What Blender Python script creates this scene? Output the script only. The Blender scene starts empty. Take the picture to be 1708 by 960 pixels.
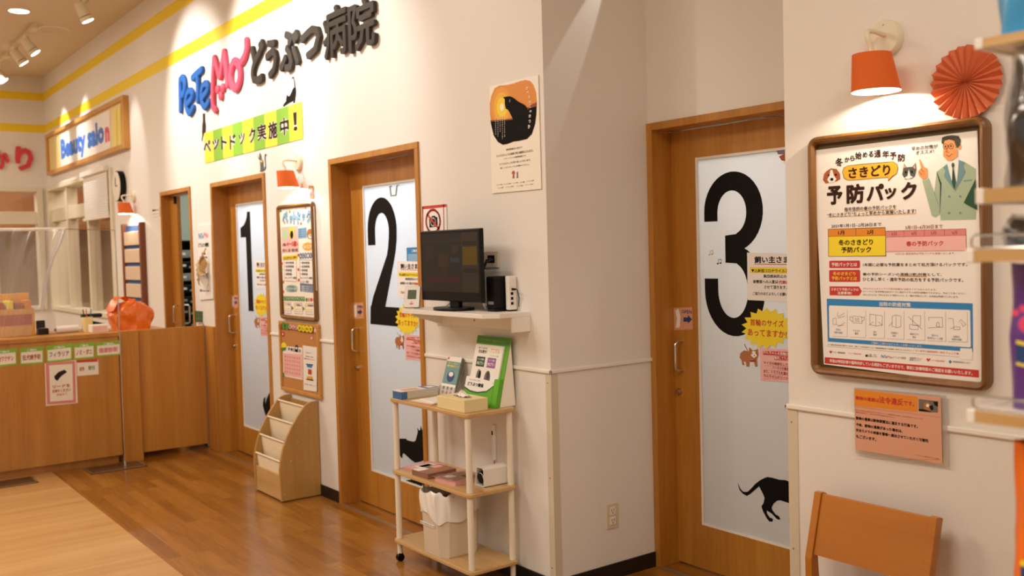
import bpy, bmesh, math, random
from mathutils import Vector, Matrix
random.seed(7)
SC = bpy.context.scene
COL = SC.collection

# ------------------------------------------------------------------ camera
CAM_LOC = Vector((4.1374, -2.6347, 1.5336))
YAW, PITCH, ROLL = 0.9331, -0.0407, -0.0267
cam = bpy.data.cameras.new('camera')
cam.sensor_fit = 'HORIZONTAL'; cam.sensor_width = 36.0
cam.lens = 1615.85 / 1708 * 36.0
cam.clip_start = 0.02
cam.dof.use_dof = True; cam.dof.focus_distance = 3.6; cam.dof.aperture_fstop = 3.2
cam_o = bpy.data.objects.new('camera', cam); COL.objects.link(cam_o)
_r = Vector((math.cos(YAW), math.sin(YAW), 0))
_w = Vector((-math.sin(YAW) * math.cos(PITCH), math.cos(YAW) * math.cos(PITCH), math.sin(PITCH)))
_u = _r.cross(_w)
_r2 = _r * math.cos(ROLL) + _u * math.sin(ROLL); _u2 = _u * math.cos(ROLL) - _r * math.sin(ROLL)
_m = Matrix((_r2, _u2, -_w)).transposed().to_4x4(); _m.translation = CAM_LOC
cam_o.matrix_world = _m
SC.camera = cam_o
# ------------------------------------------------------------------ view, world
SC.view_settings.view_transform = 'Standard'; SC.view_settings.look = 'None'
SC.view_settings.gamma = 1.0; SC.view_settings.use_curve_mapping = False
SC.view_settings.exposure = 0.13
try:
    SC.cycles.use_denoising = True
    SC.cycles.max_bounces = 8; SC.cycles.transparent_max_bounces = 12
    SC.cycles.sample_clamp_indirect = 6.0
except Exception: pass
wd = bpy.data.worlds.new('store_ambient'); SC.world = wd; wd.use_nodes = True
wd.node_tree.nodes['Background'].inputs[0].default_value = (1.0, 0.90, 0.79, 1)
wd.node_tree.nodes['Background'].inputs[1].default_value = 0.38
# ------------------------------------------------------------------ lights of the store and added fill lamps
WARM = (1.0, 0.89, 0.765); SPOTC = (1.0, 0.965, 0.92); COOL = (0.72, 0.86, 1.0)
def area(name, loc, size, energy, color, target=None, size_y=None):
    l = bpy.data.lights.new(name, 'AREA'); l.energy = energy; l.color = color; l.size = size
    if size_y: l.shape = 'RECTANGLE'; l.size_y = size_y
    o = bpy.data.objects.new(name, l); COL.objects.link(o); o.location = loc
    if target is not None: o.rotation_euler = (Vector(target) - Vector(loc)).to_track_quat('-Z', 'Y').to_euler()
    return o
def spot(name, loc, target, energy, angle, blend=0.5, color=SPOTC, r=0.04):
    l = bpy.data.lights.new(name, 'SPOT'); l.energy = energy; l.color = color
    l.spot_size = math.radians(angle); l.spot_blend = blend; l.shadow_soft_size = r
    o = bpy.data.objects.new(name, l); COL.objects.link(o); o.location = loc
    o.rotation_euler = (Vector(target) - Vector(loc)).to_track_quat('-Z', 'Y').to_euler()
    return o
def point(name, loc, energy, color, r=0.03):
    l = bpy.data.lights.new(name, 'POINT'); l.energy = energy; l.color = color; l.shadow_soft_size = r
    o = bpy.data.objects.new(name, l); COL.objects.link(o); o.location = loc
    return o
for i, (x, y, e) in enumerate(((5.4, -2.2, 70), (2.6, -3.6, 65), (-0.6, -3.4, 70), (-4.4, -3.2, 95), (-7.6, -3.4, 75))):
    area('ceiling_fill', (x, y, 3.80), 1.5, e, WARM)  # unseen overhead panels added as fill; the rightmost brightens the return wall
for x, e in ((-3.55, 160), (-2.2, 160), (-1.05, 140)):
    spot('sign_spotlight', (x - 0.25, -1.35, 3.72), (x, 0, 2.72), e, 62, 0.7)
spot('poster_spotlight', (0.1, -1.5, 3.72), (0.3, 0, 2.2), 35, 60, 0.9)
for x in (-8.3, -7.2):
    spot('salon_spotlight', (x, -0.66, 3.66), (x + 0.15, 0, 2.88), 120, 46, 0.5)
spot('scallop_spotlight', (-5.3, -0.62, 3.72), (-5.25, 0, 2.55), 45, 30, 0.7)
spot('recess_streak_light', (0.93, 0.60, 3.15), (0.835, -0.02, 2.06), 30, 11, 0.4, r=0.004)  # unseen narrow spot added to draw the bright streak on the return wall
FLAT = {
 'pack': [
  ('p','paper',0,[(2.243,1.817),(2.769,1.82),(2.781,1.127),(2.27,1.142)]),
  ('t','brown',2,'冬',2.3355,1.772,0.027,0.026,0.03),
  ('t','brown',2,'か',2.3635,1.7775,0.017,0.016,0.03),
  ('t','brown',2,'ら',2.3825,1.78,0.017,0.016,0.03),
  ('t','brown',2,'始',2.403,1.786,0.022,0.022,0.03),
  ('t','brown',2,'め',2.4255,1.7865,0.017,0.017,0.03),
  ('t','brown',2,'る',2.4455,1.7865,0.017,0.017,0.03),
  ('t','brown',2,'通',2.467,1.786,0.022,0.022,0.03),
  ('t','brown',2,'年',2.494,1.782,0.022,0.022,0.03),
  ('t','brown',2,'予',2.518,1.775,0.022,0.021,0.03),
  ('t','brown',2,'防',2.5445,1.767,0.023,0.022,0.03),
  ('p','brown',1,[(2.346,1.742),(2.351,1.754),(2.365,1.759),(2.409,1.76),(2.499,1.759),(2.518,1.758),(2.531,1.749),(2.534,1.736),(2.529,1.721),(2.516,1.714),(2.501,1.701),(2.5,1.713),(2.398,1.713),(2.364,1.714),(2.351,1.722)]),
  ('p','amber',2,[(2.348,1.742),(2.353,1.753),(2.366,1.758),(2.409,1.758),(2.499,1.757),(2.517,1.757),(2.53,1.748),(2.532,1.736),(2.528,1.722),(2.515,1.716),(2.502,1.705),(2.501,1.714),(2.398,1.714),(2.365,1.715),(2.353,1.723)]),
  ('t','brown',3,'さきどり',2.4385,1.7355,0.141,0.033,0.035),
  ('t','brown',2,'予',2.318,1.6715,0.056,0.058,0.045),
  ('t','brown',2,'防',2.391,1.672,0.062,0.059,0.045),
  ('t','brown',2,'パ',2.458,1.672,0.058,0.05,0.045),
  ('t','brown',2,'ッ',2.508,1.6655,0.038,0.033,0.045),
  ('t','brown',2,'ク',2.5665,1.6695,0.049,0.051,0.045),
  ('t','brown',2,'毎年恒例の春の予防パックを',2.439,1.626,0.174,0.012,0.012),
  ('p','gold',1,[(2.352,1.62),(2.526,1.619),(2.526,1.617),(2.352,1.618)]),
  ('p','gold',1,[(2.293,1.606),(2.587,1.604),(2.587,1.602),(2.293,1.604)]),
  ('t','brown',2,'“冬にさきどり”ちょっと早めから実施いたします!',2.439,1.6105,0.298,0.013,0.012),
  ('t','brown',2,'早めの対策が',2.616,1.7895,0.08,0.012,0.012),
  ('t','brown',2,'オススメ!',2.6165,1.7765,0.055,0.011,0.012),
  ('p','dogbrown',1,[(2.29,1.749),(2.306,1.756),(2.326,1.752),(2.338,1.736),(2.339,1.72),(2.325,1.714),(2.286,1.71),(2.276,1.722),(2.28,1.74)]),
  ('p','paper',2,[(2.304,1.75),(2.311,1.751),(2.316,1.733),(2.325,1.721),(2.316,1.711),(2.298,1.712),(2.292,1.722),(2.3,1.734)]),
  ('p','ink',3,[(2.315,1.721),(2.314,1.72),(2.314,1.718),(2.312,1.717),(2.311,1.717),(2.309,1.717),(2.307,1.717),(2.305,1.718),(2.304,1.719),(2.303,1.72),(2.303,1.722),(2.303,1.723),(2.304,1.724),(2.305,1.725),(2.307,1.726),(2.309,1.726),(2.311,1.726),(2.312,1.725),(2.314,1.724),(2.314,1.722)]),
  ('p','ink',3,[(2.301,1.735),(2.301,1.734),(2.3,1.733),(2.299,1.732),(2.299,1.732),(2.298,1.732),(2.297,1.732),(2.296,1.733),(2.295,1.734),(2.294,1.734),(2.294,1.736),(2.295,1.736),(2.295,1.737),(2.296,1.738),(2.297,1.738),(2.298,1.739),(2.299,1.738),(2.3,1.738),(2.3,1.737),(2.301,1.736)]),
  ('p','ink',3,[(2.327,1.734),(2.327,1.733),(2.326,1.733),(2.325,1.732),(2.324,1.732),(2.323,1.731),(2.322,1.732),(2.322,1.732),(2.321,1.733),(2.32,1.734),(2.32,1.735),(2.32,1.736),(2.321,1.737),(2.322,1.737),(2.323,1.738),(2.324,1.738),(2.325,1.738),(2.325,1.737),(2.326,1.736),(2.327,1.735)]),
  ('p','catgrey',1,[(2.546,1.718),(2.552,1.75),(2.561,1.738),(2.578,1.738),(2.589,1.749),(2.591,1.729),(2.586,1.71),(2.577,1.704),(2.555,1.703)]),
  ('p','pinkear',2,[(2.55,1.737),(2.553,1.747),(2.56,1.737)]),
  ('p','pinkear',2,[(2.58,1.736),(2.588,1.745),(2.588,1.73)]),
  ('p','paper',2,[(2.567,1.731),(2.572,1.713),(2.581,1.708),(2.565,1.703),(2.552,1.707),(2.563,1.713)]),
  ('p','ink',3,[(2.561,1.724),(2.561,1.723),(2.561,1.722),(2.56,1.721),(2.559,1.72),(2.558,1.72),(2.557,1.72),(2.556,1.721),(2.555,1.722),(2.555,1.723),(2.555,1.724),(2.555,1.725),(2.555,1.727),(2.556,1.727),(2.557,1.728),(2.558,1.728),(2.559,1.728),(2.56,1.727),(2.561,1.726),(2.561,1.725)]),
  ('p','ink',3,[(2.58,1.724),(2.58,1.722),(2.579,1.721),(2.579,1.721),(2.578,1.72),(2.577,1.72),(2.576,1.72),(2.575,1.721),(2.574,1.722),(2.574,1.723),(2.574,1.724),(2.574,1.725),(2.574,1.726),(2.575,1.727),(2.576,1.728),(2.577,1.728),(2.578,1.727),(2.579,1.727),(2.579,1.726),(2.58,1.725)]),
  ('t','brown',2,'2021年1月1日~2月28日まで',2.391,1.5765,0.172,0.011,0.012),
  ('t','darkred',2,'3月1日~6月30日まで',2.611,1.5635,0.114,0.011,0.012),
  ('p','brown',1,[(2.292,1.568),(2.49,1.567),(2.492,1.481),(2.292,1.482)]),
  ('p','orange',2,[(2.294,1.567),(2.489,1.565),(2.49,1.543),(2.294,1.545)]),
  ('p','yellow',2,[(2.294,1.544),(2.49,1.542),(2.49,1.483),(2.294,1.483)]),
  ('p','brown',3,[(2.391,1.567),(2.392,1.567),(2.392,1.544),(2.391,1.544)]),
  ('p','darkred',1,[(2.491,1.556),(2.736,1.555),(2.737,1.494),(2.492,1.494)]),
  ('p','rose',2,[(2.492,1.554),(2.735,1.554),(2.735,1.537),(2.492,1.538)]),
  ('p','pink',2,[(2.492,1.537),(2.735,1.536),(2.736,1.495),(2.492,1.495)]),
  ('p','darkred',3,[(2.549,1.554),(2.55,1.554),(2.551,1.538),(2.55,1.538)]),
  ('p','darkred',3,[(2.613,1.554),(2.614,1.554),(2.614,1.538),(2.613,1.538)]),
  ('p','darkred',3,[(2.673,1.554),(2.674,1.554),(2.674,1.538),(2.673,1.538)]),
  ('t','brown',3,'1月',2.34,1.555,0.022,0.013,0.02),
  ('t','brown',3,'2月',2.4395,1.554,0.021,0.013,0.02),
  ('t','darkred',3,'3月',2.5185,1.546,0.017,0.01,0.0),
  ('t','darkred',3,'4月',2.581,1.546,0.016,0.01,0.0),
  ('t','darkred',3,'5月',2.641,1.5455,0.016,0.01,0.0),
  ('t','darkred',3,'6月',2.7035,1.545,0.015,0.01,0.0),
  ('t','brown',3,'冬のさきどり',2.3895,1.5245,0.119,0.018,0.03),
  ('t','brown',3,'予防パック',2.391,1.502,0.104,0.018,0.03),
  ('t','red',3,'春の予防パック',2.6135,1.5165,0.113,0.015,0.025),
  ('t','red',2,'※3月1日~毎年恒例の予防パックも実施いたします。',2.6125,1.4875,0.183,0.006,0.0),
  ('p','red',1,[(2.298,1.469),(2.402,1.469),(2.404,1.465),(2.404,1.449),(2.401,1.446),(2.297,1.446),(2.295,1.449),(2.295,1.466)]),
  ('t','paper',2,'予防パックとは',2.3485,1.457,0.091,0.012,0.025),
  ('p','red',1,[(2.297,1.44),(2.401,1.441),(2.404,1.437),(2.404,1.407),(2.401,1.404),(2.297,1.403),(2.294,1.406),(2.294,1.437)]),
  ('t','yellow',2,'冬のさきどり',2.348,1.429,0.08,0.011,0.025),
  ('t','yellow',2,'予防パックとは',2.348,1.4145,0.09,0.012,0.025),
  ('t','brown',2,'1年間に必要な予防薬をまとめて処方頂けるパックです。',2.5765,1.456,0.325,0.01,0.012),
  ('t','brown',2,'春の予防シーズンの混雑(3密)対策として、',2.539,1.427,0.252,0.01,0.012),
  ('p','gold',1,[(2.529,1.423),(2.619,1.423),(2.619,1.42),(2.529,1.421)]),
  ('t','brown',2,'ひとあし早く・通年予防の処方をする予防パックです。',2.57,1.4125,0.314,0.011,0.012),
  ('p','red',1,[(2.295,1.389),(2.399,1.39),(2.409,1.376),(2.399,1.362),(2.295,1.361)]),
  ('t','paper',2,'さきどり予防パックの',2.3495,1.38,0.097,0.009,0.025),
  ('t','paper',2,'注意事項!!',2.349,1.369,0.05,0.009,0.025),
  ('t','red',2,'※わんちゃんのフィラリア症予防薬は“注射タイプ”のみとなります。',2.5305,1.3845,0.235,0.006,0.0),
  ('t','brown',2,'※フィラリア症予防薬(注射タイプ)と混合ワクチンは同日接種ができません。予めご了承ください。',2.5745,1.375,0.323,0.006,0.0),
  ('t','brown',2,'※ねこちゃんの「冬のさきどり予防パック」と「春の予防パック」の内容は同様でございます。',2.563,1.3655,0.302,0.006,0.0),
  ('p','blue',1,[(2.284,1.35),(2.753,1.349),(2.753,1.215),(2.286,1.215)]),
  ('p','paper',2,[(2.292,1.325),(2.294,1.329),(2.744,1.33),(2.746,1.327),(2.747,1.23),(2.745,1.227),(2.294,1.227),(2.292,1.23)]),
  ('t','paper',2,'当院の防疫対策',2.518,1.339,0.102,0.013,0.02),
  ('t','paper',2,'ご理解とご協力のほどよろしくお願いいたします。',2.5215,1.2205,0.165,0.007,0.0),
  ('l','lead',3,0.0007,[(2.358,1.318),(2.357,1.234),(2.303,1.233)]),
  ('t','inkblue',3,'手洗い',2.325,1.2545,0.018,0.007,0.0),
  ('t','inkblue',3,'消毒の徹底',2.325,1.2455,0.03,0.007,0.0),
  ('l','lead',3,0.0007,[(2.422,1.319),(2.421,1.235),(2.366,1.234)]),
  ('t','inkblue',3,'マスクの',2.389,1.2545,0.024,0.007,0.0),
  ('t','inkblue',3,'着用',2.389,1.246,0.012,0.007,0.0),
  ('l','lead',3,0.0007,[(2.485,1.32),(2.484,1.236),(2.43,1.235)]),
  ('t','inkblue',3,'扉の',2.4525,1.254,0.011,0.006,0.0),
  ('t','inkblue',3,'開放',2.4525,1.246,0.011,0.006,0.0),
  ('l','lead',3,0.0007,[(2.548,1.321),(2.547,1.237),(2.493,1.236)]),
  ('t','inkblue',3,'診察室の',2.516,1.2545,0.022,0.006,0.0),
  ('t','inkblue',3,'換気',2.5155,1.246,0.011,0.006,0.0),
  ('l','lead',3,0.0007,[(2.612,1.322),(2.612,1.238),(2.555,1.237)]),
  ('t','inkblue',3,'雑誌などの',2.5795,1.2545,0.027,0.006,0.0),
  ('t','inkblue',3,'撤去',2.5795,1.246,0.011,0.006,0.0),
  ('l','lead',3,0.0007,[(2.675,1.323),(2.675,1.239),(2.62,1.238)]),
  ('t','inkblue',3,'受付での',2.643,1.254,0.02,0.006,0.0),
  ('t','inkblue',3,'飛沫防止シート設置',2.643,1.246,0.046,0.006,0.0),
  ('l','lead',3,0.0007,[(2.738,1.324),(2.738,1.241),(2.682,1.239)]),
  ('t','inkblue',3,'定期的な',2.7065,1.254,0.019,0.006,0.0),
  ('t','inkblue',3,'消毒液の噴霧',2.7065,1.2465,0.029,0.006,0.0),
  ('l','ink',3,0.0008,[(2.325,1.311),(2.322,1.298),(2.328,1.295),(2.347,1.307)]),
  ('l','ink',3,0.0008,[(2.324,1.29),(2.349,1.298)]),
  ('l','ink',3,0.0008,[(2.307,1.288),(2.317,1.291),(2.319,1.27),(2.306,1.27),(2.307,1.288)]),
  ('l','ink',3,0.0008,[(2.32,1.27),(2.331,1.267),(2.349,1.278)]),
  ('l','ink',3,0.0008,[(2.324,1.265),(2.345,1.27)]),
  ('l','ink',3,0.0008,[(2.377,1.299),(2.408,1.298),(2.409,1.278),(2.377,1.279),(2.377,1.299)]),
  ('l','ink',3,0.0008,[(2.377,1.294),(2.367,1.297),(2.367,1.287),(2.377,1.282)]),
  ('l','ink',3,0.0008,[(2.408,1.295),(2.417,1.298),(2.416,1.289),(2.408,1.283)]),
  ('l','ink',3,0.0008,[(2.384,1.292),(2.4,1.292)]),
  ('l','ink',3,0.0008,[(2.384,1.288),(2.4,1.288)]),
  ('l','ink',3,0.0008,[(2.384,1.284),(2.4,1.284)]),
  ('l','ink',3,0.0008,[(2.456,1.305),(2.436,1.308),(2.435,1.276),(2.455,1.272),(2.456,1.305),(2.477,1.304),(2.477,1.276),(2.455,1.272)]),
  ('l','ink',3,0.0008,[(2.432,1.273),(2.447,1.285)]),
  ('l','ink',3,0.0008,[(2.478,1.275),(2.464,1.285)]),
  ('l','ink',3,0.0008,[(2.51,1.304),(2.522,1.308),(2.538,1.305),(2.537,1.274),(2.522,1.27),(2.522,1.306)]),
  ('l','ink',3,0.0008,[(2.51,1.304),(2.509,1.274),(2.522,1.271)]),
  ('l','ink',3,0.0008,[(2.499,1.274),(2.511,1.287)]),
  ('l','ink',3,0.0008,[(2.575,1.308),(2.6,1.309),(2.599,1.28),(2.575,1.281),(2.575,1.308)]),
  ('l','ink',3,0.0008,[(2.56,1.305),(2.604,1.27)]),
  ('l','ink',3,0.0008,[(2.565,1.282),(2.593,1.279),(2.591,1.268),(2.565,1.269),(2.565,1.282)]),
  ('l','ink',3,0.0008,[(2.625,1.295),(2.624,1.305),(2.665,1.307),(2.666,1.279),(2.622,1.275)]),
  ('l','ink',3,0.0008,[(2.649,1.292),(2.655,1.292),(2.657,1.28),(2.647,1.28),(2.649,1.292)]),
  ('l','ink',3,0.0008,[(2.683,1.305),(2.697,1.304),(2.699,1.279),(2.688,1.276)]),
  ('l','ink',3,0.0008,[(2.699,1.282),(2.717,1.282),(2.716,1.275),(2.699,1.274),(2.699,1.282)]),
  ('l','ink',3,0.0008,[(2.714,1.296),(2.72,1.303),(2.734,1.29),(2.726,1.284),(2.72,1.296)]),
  ('t','brown',2,'※一部診療体制が異なります。詳しくは各店のイオン動物病院までお問い合わせください。',2.4285,1.206,0.285,0.005,0.0),
  ('t','red',2,'イオン系列の動物病院一覧をチェック!▶',2.6435,1.207,0.139,0.006,0.0),
  ('l','brown',2,0.0005,[(2.285,1.2),(2.713,1.198)]),
  ('p','paper',3,[(2.717,1.223),(2.751,1.224),(2.751,1.193),(2.716,1.192)]),
  ('p','red',2,[(2.297,1.178),(2.291,1.183),(2.292,1.186),(2.295,1.187),(2.297,1.185),(2.298,1.187),(2.301,1.187),(2.302,1.184)]),
  ('t','ink',2,'イオン動物病院',2.326,1.183,0.044,0.006,0.0),
  ('t','lead',2,'ペット',2.368,1.184,0.018,0.006,0.0),
  ('t','red',2,'動物病院',2.392,1.1835,0.026,0.005,0.0),
  ('p','ink',2,[(2.419,1.183),(2.427,1.184),(2.426,1.177),(2.419,1.177)]),
  ('t','ink',2,'いぬ・ねこ',2.4435,1.1845,0.029,0.005,0.0),
  ('t','ink',2,'医療センター',2.4445,1.1795,0.031,0.005,0.0),
  ('t','blue',2,'PeTe',2.481,1.182,0.018,0.009,0.02),
  ('t','rose',2,'Mo',2.5,1.182,0.018,0.008,0.02),
  ('t','lead',2,'どうぶつ病院',2.5315,1.1825,0.041,0.007,0.0),
  ('t','ink',2,'夜間救急どうぶつ',2.5835,1.1845,0.039,0.005,0.0),
  ('t','ink',2,'医療センター',2.581,1.179,0.034,0.005,0.0),
  ('p','red',2,[(2.622,1.178),(2.616,1.183),(2.617,1.187),(2.62,1.187),(2.622,1.185),(2.624,1.187),(2.627,1.188),(2.628,1.184)]),
  ('t','red',2,'ペテモ動物病院',2.6505,1.1825,0.041,0.005,0.0),
  ('p','blue',2,[(2.687,1.188),(2.692,1.183),(2.687,1.177),(2.682,1.182)]),
  ('t','ink',2,'夜間動物救急センター',2.7205,1.1835,0.051,0.005,0.0),
  ('p','red',1,[(2.274,1.165),(2.769,1.166),(2.769,1.145),(2.273,1.145)]),
  ('t','paper',2,'年始は時短診療や臨時休診している病院もございますので、事前に診療時間のご確認をお願いいたします。',2.5215,1.1555,0.459,0.011,0.02),
  ('p','jacket',1,[(2.608,1.696),(2.629,1.701),(2.644,1.661),(2.652,1.718),(2.666,1.683),(2.661,1.597),(2.647,1.589),(2.636,1.595)]),
  ('p','jacket',1,[(2.651,1.717),(2.683,1.738),(2.705,1.661),(2.716,1.745),(2.734,1.738),(2.764,1.717),(2.764,1.579),(2.662,1.581),(2.661,1.684)]),
  ('p','paper',2,[(2.682,1.74),(2.698,1.743),(2.716,1.751),(2.716,1.738),(2.712,1.692),(2.704,1.663),(2.695,1.693),(2.686,1.72)]),
  ('p','lapel',3,[(2.683,1.738),(2.672,1.727),(2.678,1.718),(2.674,1.703),(2.705,1.661),(2.694,1.693)]),
  ('p','lapel',3,[(2.718,1.745),(2.733,1.738),(2.728,1.728),(2.735,1.71),(2.705,1.661),(2.713,1.692)]),
  ('p','forest',4,[(2.697,1.737),(2.701,1.74),(2.705,1.732),(2.702,1.725),(2.709,1.683),(2.704,1.663),(2.697,1.687),(2.699,1.724),(2.696,1.731)]),
  ('p','forest',3,[(2.764,1.689),(2.73,1.626),(2.768,1.604)]),
  ('p','hair',2,[(2.667,1.797),(2.669,1.812),(2.68,1.815),(2.699,1.815),(2.717,1.811),(2.723,1.799),(2.721,1.786),(2.712,1.777),(2.709,1.786),(2.705,1.798),(2.689,1.804),(2.677,1.802),(2.672,1.792)]),
  ('p','skin',3,[(2.673,1.792),(2.677,1.802),(2.691,1.804),(2.705,1.798),(2.709,1.777),(2.714,1.776),(2.713,1.755),(2.698,1.745),(2.683,1.747),(2.672,1.76)]),
  ('p','skin',1,[(2.725,1.78),(2.725,1.778),(2.724,1.776),(2.723,1.774),(2.721,1.773),(2.719,1.773),(2.717,1.774),(2.715,1.775),(2.714,1.777),(2.713,1.779),(2.713,1.781),(2.713,1.783),(2.714,1.785),(2.716,1.787),(2.717,1.788),(2.719,1.788),(2.721,1.787),(2.723,1.786),(2.724,1.784),(2.725,1.782)]),
  ('p','skin',2,[(2.599,1.757),(2.603,1.757),(2.614,1.735),(2.625,1.728),(2.625,1.704),(2.611,1.698),(2.598,1.712),(2.596,1.724),(2.605,1.731)]),
  ('l','dogbrown',4,0.0016,[(2.688,1.789),(2.68,1.771),(2.689,1.769)]),
  ('l','dogbrown',4,0.0016,[(2.681,1.763),(2.689,1.757),(2.698,1.764)]),
  ('l','dogbrown',4,0.0016,[(2.605,1.73),(2.613,1.72)]),
  ('l','dogbrown',4,0.0016,[(2.6,1.721),(2.608,1.713)]),
  ('p','ink',4,[(2.681,1.786),(2.681,1.785),(2.681,1.784),(2.68,1.784),(2.68,1.783),(2.679,1.783),(2.678,1.783),(2.678,1.784),(2.677,1.784),(2.677,1.785),(2.677,1.786),(2.677,1.787),(2.677,1.788),(2.678,1.788),(2.678,1.788),(2.679,1.789),(2.68,1.788),(2.68,1.788),(2.681,1.787),(2.681,1.786)]),
  ('p','ink',4,[(2.697,1.786),(2.697,1.785),(2.696,1.784),(2.696,1.783),(2.695,1.783),(2.695,1.783),(2.694,1.783),(2.693,1.784),(2.693,1.784),(2.693,1.785),(2.693,1.786),(2.693,1.787),(2.693,1.787),(2.693,1.788),(2.694,1.788),(2.695,1.788),(2.695,1.788),(2.696,1.788),(2.696,1.787),(2.697,1.786)]),
  ('l','hair',4,0.0012,[(2.686,1.786),(2.685,1.782),(2.682,1.78),(2.679,1.779),(2.675,1.781),(2.673,1.783),(2.672,1.787),(2.673,1.791),(2.676,1.793),(2.679,1.794),(2.682,1.792),(2.685,1.789),(2.686,1.786)]),
  ('l','hair',4,0.0012,[(2.702,1.784),(2.701,1.781),(2.699,1.778),(2.695,1.778),(2.692,1.779),(2.689,1.782),(2.689,1.785),(2.689,1.789),(2.692,1.791),(2.695,1.792),(2.699,1.791),(2.701,1.788),(2.702,1.784)]),
  ('p','lapel',2,[(2.692,1.646),(2.692,1.645),(2.691,1.644),(2.691,1.643),(2.69,1.643),(2.689,1.643),(2.687,1.643),(2.687,1.644),(2.686,1.644),(2.685,1.645),(2.685,1.646),(2.685,1.647),(2.686,1.648),(2.687,1.649),(2.688,1.649),(2.689,1.649),(2.69,1.649),(2.691,1.649),(2.691,1.648),(2.692,1.647)]),
  ('p','lapel',2,[(2.723,1.645),(2.723,1.644),(2.723,1.643),(2.722,1.642),(2.721,1.642),(2.72,1.642),(2.719,1.642),(2.718,1.642),(2.717,1.643),(2.717,1.644),(2.717,1.645),(2.717,1.646),(2.717,1.647),(2.718,1.648),(2.719,1.648),(2.72,1.648),(2.721,1.648),(2.722,1.647),(2.723,1.647),(2.723,1.646)]),
  ('p','lapel',2,[(2.691,1.6),(2.691,1.599),(2.69,1.598),(2.689,1.598),(2.689,1.597),(2.687,1.597),(2.686,1.597),(2.685,1.598),(2.685,1.598),(2.684,1.599),(2.684,1.6),(2.684,1.601),(2.685,1.602),(2.686,1.603),(2.686,1.603),(2.688,1.604),(2.689,1.603),(2.69,1.603),(2.69,1.602),(2.691,1.601)]),
  ('p','lapel',2,[(2.723,1.599),(2.723,1.598),(2.722,1.597),(2.722,1.596),(2.721,1.596),(2.72,1.596),(2.719,1.596),(2.718,1.596),(2.717,1.597),(2.717,1.598),(2.716,1.599),(2.717,1.6),(2.717,1.601),(2.718,1.602),(2.719,1.602),(2.72,1.602),(2.721,1.602),(2.722,1.601),(2.722,1.601),(2.723,1.6)]),
  ('p','lapel',2,[(2.73,1.688),(2.754,1.689),(2.753,1.686),(2.73,1.685)]),
  ('l','lapel',2,0.0015,[(2.662,1.683),(2.66,1.6)]),
  ('l','lapel',2,0.0015,[(2.644,1.661),(2.655,1.627)]),
 ],
 'dump': [
  ('p','clear',0,[(2.378,1.079),(2.675,1.085),(2.678,0.883),(2.381,0.875)]),
  ('p','salmon',1,[(2.381,1.075),(2.659,1.08),(2.662,0.889),(2.382,0.888)]),
  ('p','orange',2,[(2.381,1.075),(2.588,1.073),(2.587,1.029),(2.38,1.024)]),
  ('t','red',3,'動物の遺棄は',2.4245,1.0485,0.079,0.012,0.03),
  ('t','red',3,'法令違反',2.5035,1.0515,0.079,0.021,0.03),
  ('t','red',3,'です。',2.561,1.0505,0.034,0.014,0.03),
  ('p','photogrey',2,[(2.592,1.067),(2.651,1.067),(2.65,1.034),(2.592,1.032)]),
  ('p','ink',3,[(2.637,1.065),(2.651,1.065),(2.65,1.051),(2.64,1.055)]),
  ('p','ink',3,[(2.592,1.038),(2.608,1.039),(2.634,1.033),(2.592,1.032)]),
  ('p','fur',3,[(2.608,1.058),(2.621,1.062),(2.635,1.047),(2.624,1.037),(2.608,1.039)]),
  ('p','paper',4,[(2.625,1.052),(2.625,1.051),(2.624,1.049),(2.623,1.048),(2.622,1.047),(2.62,1.047),(2.618,1.047),(2.617,1.047),(2.616,1.048),(2.615,1.05),(2.615,1.051),(2.615,1.052),(2.616,1.054),(2.617,1.055),(2.618,1.056),(2.62,1.056),(2.622,1.056),(2.623,1.056),(2.624,1.055),(2.625,1.053)]),
  ('p','ink',4,[(2.624,1.051),(2.635,1.054),(2.637,1.042),(2.629,1.039)]),
  ('l','darkred',2,0.0005,[(2.382,1.021),(2.657,1.022)]),
  ('l','darkred',2,0.0005,[(2.379,0.857),(2.656,0.9)]),
  ('t','darkred',2,'動物の愛護及び管理に関する法律により、愛護動物を遺棄した者は罰金に処せられます',2.494,1.0105,0.222,0.003,0.0),
  ('t','darkred',2,'遺棄は犯罪です。見かけた方はお知らせください',2.451,1.004,0.136,0.004,0.0),
  ('t','ink',2,'動物の遺棄は動物愛護法に違反する行為です。',2.486,0.986,0.204,0.01,0.035),
  ('t','ink',2,'今後、動物の遺棄があった場合は、',2.462,0.966,0.156,0.01,0.035),
  ('t','ink',2,'安全カメラの映像を警察へ提出させていただく可能性',2.5025,0.949,0.237,0.01,0.035),
  ('t','ink',2,'もございます。',2.4185,0.9295,0.069,0.011,0.035),
  ('t','ink',2,'イオンペット株式会社 どうぶつ病院',2.617,0.9015,0.07,0.003,0.0),
 ],
 'owner': [
  ('p','paper',0,[(1.326,1.488),(1.592,1.48),(1.589,1.276),(1.325,1.279)]),
  ('t','ink',2,'飼い主さまへ',1.4785,1.456,0.225,0.03,0.03),
  ('p','red',1,[(1.366,1.439),(1.591,1.436),(1.59,1.433),(1.366,1.436)]),
  ('p','yellow',1,[(1.342,1.423),(1.604,1.421),(1.604,1.396),(1.341,1.399)]),
  ('t','ink',2,'▼△新型コロナウイルスの感染',1.474,1.4085,0.252,0.015,0.02),
  ('t','ink',2,'集団感染防止のため',1.4925,1.385,0.157,0.014,0.01),
  ('t','ink',2,'診察室への入室は',1.4245,1.361,0.133,0.015,0.02),
  ('t','red',2,'代表者',1.522,1.3595,0.056,0.015,0.03),
  ('t','ink',2,'させて頂きます。',1.477,1.3375,0.12,0.015,0.01),
  ('t','ink',2,'ご協力のほどよろしくお願いします。',1.472,1.309,0.236,0.014,0.01),
 ],
 'collar': [
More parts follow.
